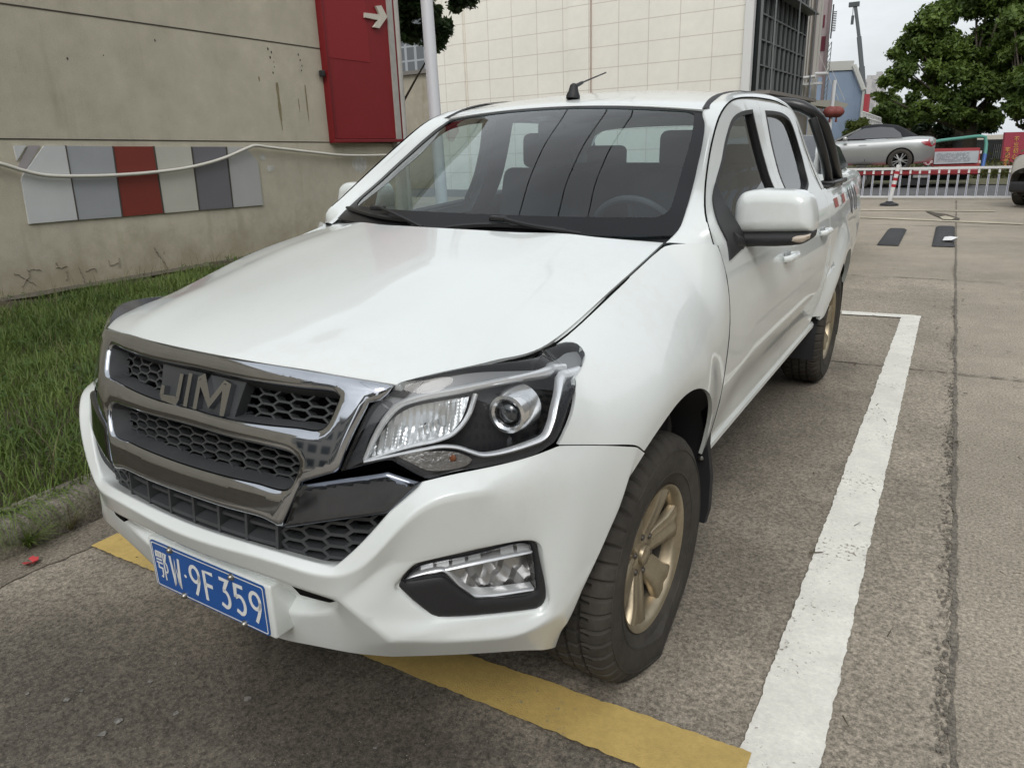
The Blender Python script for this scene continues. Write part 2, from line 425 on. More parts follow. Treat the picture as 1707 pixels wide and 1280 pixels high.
def strokes(mb, pts, r, fn, t0, t1):
    """a polyline as a flat bar of half width r, raised from t0 to t1 on the mapping fn(a,b,t)"""
    P = [np.array(p, float) for p in pts]; n = len(P); Lf = []; Rt = []
    for i in range(n):
        a = P[max(i-1, 0)]; b = P[min(i+1, n-1)]; t = (b-a)/(np.linalg.norm(b-a)+1e-9); q = np.array([-t[1], t[0]])
        k = 1.
        if 0 < i < n-1:
            u = (P[i]-P[i-1])/(np.linalg.norm(P[i]-P[i-1])+1e-9); k = 1/max(.5, abs(np.dot(q, [-u[1], u[0]])))
        Lf.append(P[i]+q*r*k); Rt.append(P[i]-q*r*k)
    V = [fn(p[0], p[1], t1) for p in Lf]+[fn(p[0], p[1], t1) for p in Rt]+[fn(p[0], p[1], t0) for p in Lf]+[fn(p[0], p[1], t0) for p in Rt]
    F = []
    for i in range(n-1):
        F += [(i, i+n, i+n+1, i+1), (i, i+1, i+1+2*n, i+2*n), (i+n, i+3*n, i+1+3*n, i+1+n)]
    F += [(0, 2*n, 3*n, n), (n-1, 2*n-1, 4*n-1, 3*n-1)]
    return mb.add(V, F)

def shrink(loop, k):
    P = np.array(loop); n = len(P); o = []
    for i in range(n):
        t = P[(i+1) % n]-P[i-1]; t = t/(np.linalg.norm(t)+1e-9); o.append(tuple(P[i]+np.array([-t[1], t[0]])*k))
    return o
def ccw(loop):
    a = sum(loop[i][0]*loop[(i+1) % len(loop)][1]-loop[(i+1) % len(loop)][0]*loop[i][1] for i in range(len(loop)))
    return loop if a > 0 else loop[::-1]
# ================================================================== THE PICKUP
white = mat('white_paint', (.725,.76,.75), .32, coat=.9, var=(1.3,.012))
_n, _l = white.node_tree.nodes, white.node_tree.links; _b = _n['Principled BSDF']; _src = _b.inputs['Base Color'].links[0].from_socket
_tc = _n.new('ShaderNodeTexCoord'); _z = _n.new('ShaderNodeTexNoise'); _z.inputs['Scale'].default_value = 26; _z.inputs['Detail'].default_value = 10; _z.inputs['Roughness'].default_value = .8; _l.new(_tc.outputs['Object'], _z.inputs['Vector'])
_z2 = _n.new('ShaderNodeTexNoise'); _z2.inputs['Scale'].default_value = 2.4; _z2.inputs['Detail'].default_value = 6; _l.new(_tc.outputs['Object'], _z2.inputs['Vector'])
_m = _n.new('ShaderNodeMath'); _m.operation = 'MULTIPLY'; _l.new(_z.outputs[0], _m.inputs[0]); _l.new(_z2.outputs[0], _m.inputs[1])
_r = _n.new('ShaderNodeMapRange'); _r.inputs[1].default_value = .22; _r.inputs[2].default_value = .48; _r.inputs[4].default_value = .16; _l.new(_m.outputs[0], _r.inputs[0])
_x = _n.new('ShaderNodeMix'); _x.data_type = 'RGBA'; _l.new(_r.outputs[0], _x.inputs[0]); _l.new(_src, _x.inputs[6]); _x.inputs[7].default_value = (.42,.37,.29,1); _l.new(_x.outputs[2], _b.inputs['Base Color'])
blackp = mat('black_plastic', (.022,.022,.024), .55, spec=.4, bump=(260,.0004))
blackg = mat('black_gloss', (.010,.010,.012), .12, spec=.6)
greyp = mat('grey_plastic', (.052,.055,.058), .5, spec=.4, bump=(300,.0003), var=(9,.2))
chrome = mat('chrome', (.46,.48,.52), .06, metal=1., var=(18,.06), bump=(3,.0006))
chromeb = mat('bright_chrome', (.86,.87,.88), .09, metal=1.)
dchrome = mat('smoked_chrome', (.15,.162,.19), .08, metal=1., var=(14,.10), bump=(3,.0006))
dark = mat('dark_void', (.006,.006,.006), .9, spec=.1)
rubber = mat('tyre_rubber', (.058,.053,.046), .88, spec=.2, bump=(90,.0010), var=(7,.35), var2=(40,.15))
rimm = mat('dusty_gold_alloy', (.34,.285,.20), .36, metal=.75, var=(9,.22), var2=(45,.10))
seal = mat('window_seal', (.012,.012,.013), .45)
wglass = glass('windshield_glass', (.72,.84,.87), 1.0, 0, 1.55)
sglass = glass('tinted_side_glass', (.62,.70,.70), 1.0, 0, 1.6)
clear = glass('lamp_lens', (.93,.94,.95), .9)
interior = mat('interior_grey', (.055,.055,.058), .8, var=(5,.15))
liner = mat('headliner', (.10,.10,.10), .9)
seatm = mat('seat_fabric', (.030,.030,.034), .9)
amber = mat('amber_bulb', (.20,.07,.03), .3)
satin = mat('satin_silver', (.86,.87,.88), .34, metal=.55)
bolt = mat('bolt_steel', (.38,.37,.34), .35, metal=1.)
lifted = {}
truck = empty('pickup_truck', label='white double-cab pickup truck with chrome grille and blue licence plate, parked in the marked bay', cat='pickup truck')
truck.matrix_world = Matrix(((TR[0][0],TR[0][1],TR[0][2],TT[0]),(TR[1][0],TR[1][1],TR[1][2],TT[1]),(TR[2][0],TR[2][1],TR[2][2],TT[2]),(0,0,0,1)))
def sz(L_, dd=0.): return [np.array(SH.px(u, v, dd)) for u, v in L_]
def outl(px, step, corners=(), dd=0.): return [tuple(p) for p in crom(sz(px, dd), step, True, corners)]
def halfloop(px, step, corners=(), dd=0., ends=True):
    """right-hand half outline in photo points, first and last on the centre line -> closed symmetric loop"""
    P = sz(px, dd); P[0][0] = 0; P[-1][0] = 0
    Q = crom([(-P[1][0], P[1][1])]+P+[(-P[-2][0], P[-2][1])], step, False, [c+1 for c in corners])
    Q = [q for q in Q if q[0] >= -1e-9]
    if abs(Q[0][0]) > 1e-6: Q = [np.array([0, P[0][1]])]+Q
    if abs(Q[-1][0]) > 1e-6: Q = Q+[np.array([0, P[-1][1]])]
    return [tuple(q) for q in Q]+[(-q[0], q[1]) for q in Q[-2:0:-1]]
def mir(loop): return [(-a, b) for a, b in loop[::-1]]
def pair(name, fn, parent, label=None):
    """fn(sign, name) -> object; builds the near (+) and the far (-) one"""
    r = [fn(1), fn(-1)]
    return r
# ---- black liner just under the skins, front only, open at the wheel arches
def nose_liner():
    V = []; F = []; S_ = np.linspace(-1.02, 1.02, 61); Z = np.linspace(.36, 1.0, 18)
    for z in Z:
        for s in S_: V.append(SH.map(s, z, -.085 if abs(s) < .9 else -.05))
    for j in range(len(Z)-1):
        for i in range(60): a = j*61+i; F.append((a, a+1, a+62, a+61))
    return mobj('radiator_panel', V, F, dark, truck)
nose_liner()
# ---- hood
hc = [(.112,1.066),(.20,1.094),(.35,1.128),(.55,1.163),(.80,1.205),(1.075,1.248)]
he = [(.532,.200,1.040),(.578,.262,1.050),(.645,.385,1.0555),(.703,.545,1.066),(.722,.90,1.148),(.704,1.300,1.211)]
rows = []
for k, ((yc, zc), (xe, ye, ze)) in enumerate(zip(hc, he)):
    r = []
    for f in (0,.2,.4,.6,.75,.88,.96,1.):
        x = xe*f; y = yc+(ye-yc)*f**2.1; z = zc+(ze-zc)*f**2.3+.006*math.exp(-((f-.62)/.10)**2)*(1 if k else .3)
        r.append((x, y, z))
    rows.append(r)
front = [(x, y+.010, z-.035) for x, y, z in rows[0]]; lip = [(x, y-.004, z-.010) for x, y, z in rows[0]]
rows = [front, lip]+rows
hood = patch('hood', rows, 36, 56, white, truck, mirror=True, thick=.02)
# ---- black seam under the hood edge
mb = MB()
E_ = [(x, y, z) for x, y, z in he]
ee = crom([np.array(p)+np.array([.0, 0, -.012]) for p in he], .04)
fr = crom([np.array(rows[1][i])+np.array([0, .006, -.018]) for i in range(8)], .04)
for sg in (1, -1): mb.tube([(p[0]*sg, p[1], p[2]) for p in fr+ee[1:]], [.009]*len(fr)+[.0045]*(len(ee)-1), 6)
mb.build('hood_gap_seal', dark, hood)
# ---- fenders
def sy(y, z): return (sofY(y-y0(z)), z)
seam = [sy(y, ztop(y)-.002) for y in (.60,.75,.9,1.05,1.18)]
_seamdoor = [(.842,1.385,1.20)]
ft = sz([(975,589),(962,573),(943,571)])
jl = sz([(932,741),(1000,741),(1060,742)])
arch = []
def archpts(yc, zc, R, a0, a1, n, flat=0.):
    return [(yc-R*math.cos(math.radians(a)), zc+R*math.sin(math.radians(a))) for a in np.linspace(a0, a1, n)]
# opening edge of the front arch, from the bumper joint over the top to the door seam
ap = archpts(YWF, ZWC, RARCH, 60, 164, 19)
archf = [sy(y, z) for y, z in ap]
a_end = ap[-1]
doorseam = [(1.385,1.20),(1.393,1.10),(1.402,.95),(1.405,.80),(1.403,.68),(1.402,.58),(1.402,.50)]
lampb = sz([(932,741),(959,643),(970,610),(975,589)])
jz = archf[0][1]
def fender(sg):
    top = [lampb[3], np.array(SH.px(962,573)), np.array(SH.px(943,570)), np.array(SH.px(925,575))]
    lp = [tuple(p) for p in crom([lampb[0], lampb[1], lampb[2], lampb[3]], .02)]
    lp += [tuple(p) for p in crom(top, .015)][1:]
    lp += [tuple(p) for p in crom(seam+[sy(1.275, 1.211)], .02)]
    lp += [tuple(p) for p in crom([sy(1.275, 1.211), sy(1.33, 1.213), sy(1.383, 1.20)], .02)][1:]
    lp += [tuple(p) for p in crom([sy(y, z) for y, z in doorseam], .02)][1:]
    lp += [sy(1.37,.49)]
    lp += [tuple(p) for p in crom(archf[::-1], .02)]
    lp += [tuple(p) for p in crom([archf[0], jl[2], jl[1], jl[0]], .02)][1:-1]
    if sg < 0: lp = mir(lp)
    return panel('front_fender', SH, lp, white, truck, h=.016, skirt=.012)
for sg in (1, -1): fender(sg)
# ---- front bumper: a hand-laid cage on the shell, subdivided
BV = {}; BF = []; BC = {}
def bv(k, u, v, d=0.): BV[k] = SH.hit(u, v, d)
def bx(k, x, y, z): BV[k] = np.array([x, y, z])
def shz(k, z, d=0.): BV[k] = SH.map(0, z, d)
shz('A0', .648, .012); bv('A1',440,913,.012); bv('A2',515,936,.012); bv('A3',557,945,.012); bv('A4',597,913,.014); bv('A5',649,853,.014); bv('A6',704,803,.006)
bv('A7',756,790,.006); bv('A8',818,779,.006); bv('A9',890,761,.006); bv('A10',932,743,.006); bv('A11',1000,742,.004); BV['A12'] = SH.map(*jl[2]+np.array([.0,-.004]), .003)
BV['A13'] = SH.map(archf[0][0]+.0, archf[0][1]-.005, .002)
for i in range(7):                       # returned edge round the grille opening
    P = SH.inv(BV['A%d' % i]); BV['I%d' % i] = SH.map(P[0]+(0 if i < 3 else .006 if i < 4 else .016), P[1]-(.026 if i < 4 else .016), -.050)
    if i == 0: BV['I0'][0] = 0
shz('M0', .622, .030); bv('M1',436,928,.030); bv('M2',508,955,.030); bv('M3',566,966,.028); bv('M4',618,938,.034); bv('M5',664,878,.044); bv('M6',718,832,.046)
bv('M7',772,822,.044); bv('M8',832,814,.038); bv('M9',896,803,.028); bv('M10',945,795,.022); bv('M11',1000,793,.012)
shz('B0', .577, .012); bv('B1',440,957,.012); bv('B2',505,983,.012); bv('B3',564,1000,.018)
bv('C4',606,966,.022); bv('C5',650,938,.010); bv('C6',690,934,.006); bv('C7',745,917,.006); bv('C8',820,901,.008); bv('C9',884,889,.008); bv('C10',912,898,.012); bv('C11',962,893,.012)
bv('K12',1012,880,.003); bv('K13',1036,868,.0)
BV['K12'] = SH.map(sofY(.545-y0(.64)), .62, .008); BV['K13'] = SH.map(*sy(YWF-RARCH*math.cos(math.radians(32)), ZWC+RARCH*math.sin(math.radians(32))), .0)
BV['L13'] = SH.map(*sy(YWF-RARCH*math.cos(math.radians(12)), ZWC+RARCH*math.sin(math.radians(12))), .0)
BV['N13'] = SH.map(*sy(YWF-RARCH*1.00, ZWC-.015), -.004)
bv('L10',926,1000,.018); bv('L11',958,985,.016); BV['L12'] = SH.map(sofY(.44-y0(.46)), .47, .010)
bv('N10',918,1032,.022); bv('N11',946,1024,.018); BV['N12'] = SH.map(sofY(.42-y0(.40)), .385, .008)
bv('O10',905,1083,.0); bv('O11',935,1078,.0); BV['O12'] = SH.map(sofY(.41-y0(.31)), .325, -.02); BV['O13'] = SH.map(*sy(YWF-RARCH*1.0, .315), -.03)
# fog lamp ring (outer) and its returned inner edge
fogpx = [('f0',655,978),('f1',721,1034),('f2',810,1029),('f3',905,1018),('f4',916,1000),('f5',902,908),('f6',885,896),('f7',800,915),('f8',690,939)]
for k, u, v in fogpx: bv(k, u, v, .004)
for k, u, v in fogpx: P = SH.inv(BV[k]); c = np.array(SH.px(800,965)); q = np.array(P)+(c-np.array(P))*.02; BV['g'+k[1]] = SH.map(q[0], q[1], -.035)
bv('G0',632,985,.024); bv('G1',704,1048,.026); bv('e1',608,1034,.030); bv('e2',652,1069,.032)
bv('e3',730,1070,.026); bv('e4',812,1066,.026); bv('e5',872,1060,.026)
bv('u2',655,1094,-.004); bv('u3',735,1092,.0); bv('u4',815,1088,.0); bv('u5',872,1083,.0)
# valance under the slot
shz('R0', .556, -.075); bv('R1',440,974,-.075); bv('R2',500,996,-.075); bv('R3',556,1007,-.045)
shz('V0', .500, -.045); bv('V1',440,1014,-.035); bv('V2',512,1027,-.032); bv('V3',562,1018,-.014)
shz('X0', .425, -.040); bv('X1',440,1052,-.030); bv('X2',512,1064,-.030); bv('X3',590,1082,-.020)
shz('U0', .405, -.03); bv('U1',440,1062,-.03); bv('U2',515,1073,-.03); bv('U3',590,1090,-.02)
def q(*k): BF.append(k)
for i in range(6): q('A%d' % i, 'I%d' % i, 'I%d' % (i+1), 'A%d' % (i+1))
for i in range(11): q('M%d' % i, 'A%d' % i, 'A%d' % (i+1), 'M%d' % (i+1))
q('M11','A11','A12','K12'); q('K12','A12','A13','K13')
for i in range(2): q('B%d' % i, 'M%d' % i, 'M%d' % (i+1), 'B%d' % (i+1))
q('B2','M2','M3','B3'); q('B3','M3','M4','C4'); q('C4','M4','M5','C5'); q('C5','M5','M6','C6')
for i in range(6, 11): q('C%d' % i, 'M%d' % i, 'M%d' % (i+1), 'C%d' % (i+1))
q('C11','M11','K12','L12'); q('K12','K13','L13','L12')
q('L10','C10','C11','L11'); q('L11','C11','L12'); q('N10','L10','L11','N11'); q('N11','L11','L12','N12'); q('N12','L12','L13','N13')
q('O10','N10','N11','O11'); q('O11','N11','N12','O12'); q('O12','N12','N13','O13')
q('f8','C5','C6'); q('f0','G0','C5','f8'); q('G0','B3','C4','C5')
q('f8','C6','C7','f7'); q('f7','C7','C8'); q('f7','C8','C9','f6'); q('f6','C9','C10','f5'); q('f5','C10','L10','f4'); q('f4','L10','N10','f3')
q('e1','B3','G0'); q('e1','G0','f0','f1'); q('e2','e1','f1','G1'); q('e2','G1','e3'); q('G1','f1','f2','e3'); q('e3','f2','f3','e4'); q('e4','f3','N10','e5')
q('u2','e2','e3','u3'); q('u3','e3','e4','u4'); q('u4','e4','e5','u5'); q('u5','e5','N10','O10')
for a in range(9): b_ = (a+1) % 9; q('f%d' % a, 'f%d' % b_, 'g%d' % b_, 'g%d' % a)
for a, b_ in (('B','R'),('R','V'),('V','X'),('X','U')):
    for i in range(3): q('%s%d' % (b_, i), '%s%d' % (a, i), '%s%d' % (a, i+1), '%s%d' % (b_, i+1))
q('V3','B3','e1','X3'); q('R3','B3','V3'); q('X3','e1','e2'); q('X3','e2','u2','U3')
creases = {}
def crs(ch, w):
    for a, b_ in zip(ch[:-1], ch[1:]): creases[frozenset((a, b_))] = w
crs(['A%d' % i for i in range(14)], 1); crs(['I%d' % i for i in range(7)], .9)
crs(['B0','B1','B2','B3'], 1); crs(['B3','C4','C5'], .9); crs(['C5','C6','C7'], .7); crs(['f%d' % (i % 9) for i in range(10)], .97); crs(['M0','M1','M2','M3'], .55); crs(['M3','M4','M5','M6','M7','M8'], .6); crs(['g%d' % (i % 9) for i in range(10)], .9)
crs(['B3','e1','e2','u2'], 1); crs(['e2','e3','e4','e5','N10'], .9); crs(['N10','N11','N12'], .6); crs(['u2','u3','u4','u5','O10','O11','O12','O13'], 1)
crs(['R0','R1','R2','R3'], .9); crs(['V0','V1','V2','V3','B3'], .95); crs(['A13','K13','L13','N13','O13'], 1); crs(['K12','L12','N12'], .3); crs(['A12','K12'], .5)
crs(['U0','U1','U2','U3','u2'], .8); crs(['X3','e2'], .5)
def cage(name, parent, m, lv=3):
    b = bmesh.new(); cl = b.edges.layers.float.new('crease_edge'); vl = b.verts.layers.float.new('crease_vert'); vm = {}
    for sg in (1, -1):
        for k, p in BV.items():
            if not any(k in f for f in BF): continue
            if sg < 0 and abs(p[0]) < 1e-4: vm[(sg, k)] = vm[(1, k)]; continue
            vm[(sg, k)] = b.verts.new((p[0]*sg, p[1], p[2]))
        for f in BF:
            ks = list(f) if sg > 0 else list(f)[::-1]
            try: b.faces.new([vm[(sg, k)] for k in ks])
            except ValueError: pass
        for e, w in creases.items():
            a, c = tuple(e)
            ed = b.edges.get((vm[(sg, a)], vm[(sg, c)]))
            if ed: ed[cl] = w
            else: print('no edge', a, c)
    for k, w in (('f0',1),('f1',.9),('f3',.8),('f4',.6),('f5',.7),('f8',.95),('A3',.7),('A5',.6),('A6',1),('B3',1),('e2',1),('u2',1),('A10',.8),('A13',1),('C5',.6),('N10',.5),('V3',.6),('O10',.5),('g0',1),('g1',.9),('g3',.8),('g5',.7),('g8',.95)):
        for sg in (1, -1): vm[(sg, k)][vl] = w
    bmesh.ops.recalc_face_normals(b, faces=b.faces)
    me = bpy.data.meshes.new(name); b.to_mesh(me); b.free(); me.materials.append(m)
    me.polygons.foreach_set('use_smooth', [True]*len(me.polygons))
    o = bpy.data.objects.new(name, me); COL.objects.link(o); o.parent = parent
    md = o.modifiers.new('subdivision', 'SUBSURF'); md.levels = lv; md.render_levels = lv
    return o
bumper = cage('front_bumper', truck, white)
for sg in (1, -1):
    lp = [SH.px(u, v, .004) for u, v in ((486,976),(562,1001),(549,1004),(500,991))]; lp = [tuple(p) for p in crom([np.array(p) for p in lp], .01, True, (0,1,2,3))]
    panel('bumper_slot', SH, ccw(lp) if sg > 0 else ccw(mir(lp)), dark, bumper, h=.02, d=.004, skirt=.03)
# ---- grille
FR = [(350,586),(400,597.5),(480,612),(552,624.5),(612,635),(659,643),(654,650),(636,668),(618,672),(587,734),(567,786),(508,803),(487,850),(474,878),(442,862),(380,845),(312,822)]
frame = halfloop(FR, .012, corners=(5,8,10,11,13))
H1 = [(340,618),(425,637),(500,648),(562,656),(569,663),(548,708),(535,716),(500,712),(440,706),(380,696),(330,682)]
H2 = [(330,712),(390,730),(449,744),(492,757),(503,770),(499,790),(484,813),(430,803),(370,789),(312,772)]
h1 = halfloop(H1, .010, corners=(4,)); h2 = halfloop(H2, .010, corners=(5,))
grille = panel('grille', SH, frame, chrome, truck, holes=[h1, h2], h=.009, d=.004, pillow=(.014,.018), skirt=.028, smooth=60)
# black plastic wells behind the openings
def well(loop, name, d0, d1, inset):
    lp = ccw(loop); ins = shrink(lp, inset); n = len(lp)
    V = [SH.map(a, b, d0) for a, b in lp]+[SH.map(a, b, d1) for a, b in ins]
    F = [(i, i+n, (i+1) % n+n, (i+1) % n) for i in range(n)]
    return mobj(name, V, F, greyp, grille), ins
def hexgrid(mb, loop, r, pitch_x, d, th, deep, sx=1.0):
    """honeycomb bars inside a loop on the shell"""
    P = ccw(loop); xs = [p[0] for p in P]; zs = [p[1] for p in P]; seen = set(); bars = []
    w = pitch_x/2; hh = r
    rowh = 1.5*hh
    j = 0; z = min(zs)-hh
    def hexv(cx, cz): return [(cx-w*sx, cz), (cx-w*.52*sx, cz+hh), (cx+w*.52*sx, cz+hh), (cx+w*sx, cz), (cx+w*.52*sx, cz-hh), (cx-w*.52*sx, cz-hh)]
    i = 0; x = min(xs)-pitch_x
    while x < max(xs)+pitch_x:
        z = min(zs)-2*hh+(hh if i % 2 else 0)
        while z < max(zs)+2*hh:
            v = hexv(x, z)
            for a in range(6):
                p, q_ = v[a], v[(a+1) % 6]; key = tuple(sorted([(round(p[0], 3), round(p[1], 3)), (round(q_[0], 3), round(q_[1], 3))]))
                if key in seen: continue
                seen.add(key); bars.append((p, q_))
            z += 2*hh
        x += w*1.52*sx; i += 1
    for p, q_ in bars:
        m_ = ((p[0]+q_[0])/2, (p[1]+q_[1])/2)
        ins = inpoly(np.array([m_[0], p[0], q_[0]]), np.array([m_[1], p[1], q_[1]]), P)
        if not ins.any(): continue
        if not ins.all() and ins.sum() < 2: continue
        a = np.array(p); b = np.array(q_); t = (b-a)/np.linalg.norm(b-a); nn = np.array([-t[1], t[0]])*th/2; a = a-t*th*.4; b = b+t*th*.4
        c = [(a+nn), (b+nn), (b-nn), (a-nn)]
        V = [SH.map(k[0], k[1], d) for k in c]+[SH.map(k[0], k[1], d-deep) for k in c]
        mb.add(V, [(0,3,2,1),(0,1,5,4),(2,3,7,6),(1,2,6,5),(3,0,4,7)])
for nm, lp in (('upper', h1), ('lower', h2)):
    o, ins = well(lp, 'grille_surround', .006, -.040, .012)
    mb = MB(); hexgrid(mb, ins, .0105, .064, -.032, .0048, .025)
    mb.build('honeycomb_mesh', greyp, grille, smooth=0)
# badge plate and letters, standing on the shell in the upper opening
bp = [(277.5,606),(425.4,636),(402,700),(279,668)]
zc_ = .985; bw = .155
bl = [(-bw,1.010),(bw,1.010),(bw-.02,.925),(-bw+.02,.925)]
bd = panel('badge_plate', SH, [tuple(p) for p in crom(bl[::-1], .02, True, (0,1,2,3))], greyp, grille, h=.02, d=-.006, skirt=.03)
mb = MB(); bf = lambda a, b, t: SH.map(a, b, -.006+t)
zl, zh = .936, .999; zm = (zl+zh)/2
J = [(-.105,zh),(-.040-.018,zh)]
def letter(pts, r=.0068): strokes(mb, pts, r, bf, 0, .016)
def lett(pts):
    global mb
    mb = MB(); letter(pts); mb.build('badge_letter', mat('badge_chrome', (.44,.45,.47), .22, metal=1.), bd, smooth=20)
lett([(-.052,zh),(-.052,zl+.006),(-.056,zl+.001),(-.110,zl+.001),(-.114,zl+.006),(-.114,zl+.028)])
lett([(-.020,zh+.005),(-.020,zl-.006)])
lett([(.016,zl-.006),(.016,zh),(.022,zh+.002),(.064,zl+.014),(.106,zh+.002),(.112,zh),(.112,zl-.006)])
# wings of the chrome running under the headlamps
WG = [(503,806),(560,797),(649,784),(704,802),(676,829),(649,853),(560,866),(476,878),(488,850)]
def wing(sg):
    lp = outl(WG, .012, (0,2,3,5,7), )
    if sg < 0: lp = mir(lp)
    return panel('chrome_wing', SH, ccw(lp), dchrome, truck, h=.008, d=.006, pillow=(.010,.010), skirt=.035, smooth=60)
for sg in (1, -1): wing(sg)
# lower intake: slats, ribs and honeycomb ends
LG = [(312,818),(380,841),(442,858),(474,874),(560,864),(655,848),(600,912),(573,942),(557,948),(515,940),(440,917),(350,888)]
lg = halfloop(LG, .015, corners=(3,5,8))
intake = panel('lower_grille', SH, lg, dark, truck, h=.04, d=-.075)
mb = MB()
side = [p for p in ccw(lg)]
def clip(lp, f): return [p for p in lp if f(p)]
hexR = halfloop(LG, .015, corners=(3,5,8))
hexR = [p for p in hexR if p[0] > .285]; 
zr = [p[1] for p in hexR]
hexR = ccw([(.285, max(zr)-.0)]+[p for p in hexR]+[(.285, min(zr))]) if False else ccw(hexR)
hexgrid(mb, hexR, .0145, .074, -.022, .008, .030); mb.build('honeycomb_mesh', greyp, intake, smooth=0)
mb = MB(); hexgrid(mb, mir(hexR), .0145, .074, -.022, .008, .030); mb.build('honeycomb_mesh', greyp, intake, smooth=0)
mb = MB()
zt_, zb_ = .735, .655
for zz, dp, hh in ((.664,-.012,.010),(.700,-.020,.008)):
    for i in range(28):
        a, b = -.285+.57*i/28, -.285+.57*(i+1)/28
        V = [SH.map(a, zz+.0, dp), SH.map(b, zz, dp), SH.map(b, zz-hh, dp), SH.map(a, zz-hh, dp), SH.map(a, zz+.012, dp-.055), SH.map(b, zz+.012, dp-.055), SH.map(b, zz-hh, dp-.055), SH.map(a, zz-hh, dp-.055)]
        mb.add(V, [(3,2,1,0),(0,1,5,4),(2,3,7,6)])
for xx in (-.285,-.19,-.095,0,.095,.19,.285):
    V = [SH.map(xx+o_, z_, d_) for d_ in (-.010,-.070) for o_, z_ in ((-.004,.72),(.004,.72),(.004,.645),(-.004,.645))]
    mb.add(V, [(3,2,1,0),(0,1,5,4),(2,3,7,6),(1,2,6,5),(3,0,4,7)])
mb.build('slats', greyp, intake, smooth=0)
lgc = ccw(lg); lgi = shrink(lgc, .006)
n_ = len(lgc); V = [SH.map(a, b, .004) for a, b in lgc]+[SH.map(a, b, -.07) for a, b in lgi]
mobj('intake_surround', V, [(i, i+n_, (i+1) % n_+n_, (i+1) % n_) for i in range(n_)], greyp, intake)
# ---- headlamps
lens_lp = outl([(664,638),(700,630),(792,611),(903,590),(918,581),(941,573),(962,574),(974,589),(970,610),(959,643),(946,677),(931,720),(921,738),(890,757),(818,775),(756,786),(714,797),(703,794),(653,766),(640,767),(569,785),(590,736),(620,676),(645,660)], .010, (0,3,12,17,18,20,23))
def lampside(f):
    return [f(1), f(-1)]
ramp_m = mat('lamp_bezel', (.035,.037,.042), .25, spec=.6)
lite = mat('lamp_grey_bezel', (.20,.205,.21), .35)
refl = mat('lamp_reflector', (.80,.82,.83), .28, metal=.75, bump=(30,.0012))
lensm = mat('projector_lens', (.02,.025,.03), .02, spec=1., coat=1.)
def S2(px, dd=0.): return [tuple(SH.px(u, v, dd)) for u, v in px]
def ribbon(mb, pts, w, d0, d1, sg, deep=.02):
    """raised half-round strip along (s,z) points"""
    P = crom([np.array(p) for p in pts], .008); n = len(P); V = []; F = []
    ws = w if isinstance(w, (list, tuple)) else [w, w]
    for i, p in enumerate(P):
        a = P[max(0, i-1)]; b = P[min(n-1, i+1)]; t = (b-a)/(np.linalg.norm(b-a)+1e-9); nn = np.array([-t[1], t[0]])
        ww = np.interp(i/(n-1), np.linspace(0, 1, len(ws)), ws)
        for k, (o_, d_) in enumerate(((-1,-deep),(-1,-.35*ww),(-.6,0),(0,.2*ww),(.6,0),(1,-.35*ww),(1,-deep))):
            q_ = p+nn*ww*o_/2; V.append(SH.map(sg*q_[0], q_[1], d0+d_))
    for i in range(n-1):
        for k in range(6):
            f = (i*7+k, i*7+k+1, (i+1)*7+k+1, (i+1)*7+k); F.append(f if sg < 0 else f[::-1])
    mb.add(V, F)
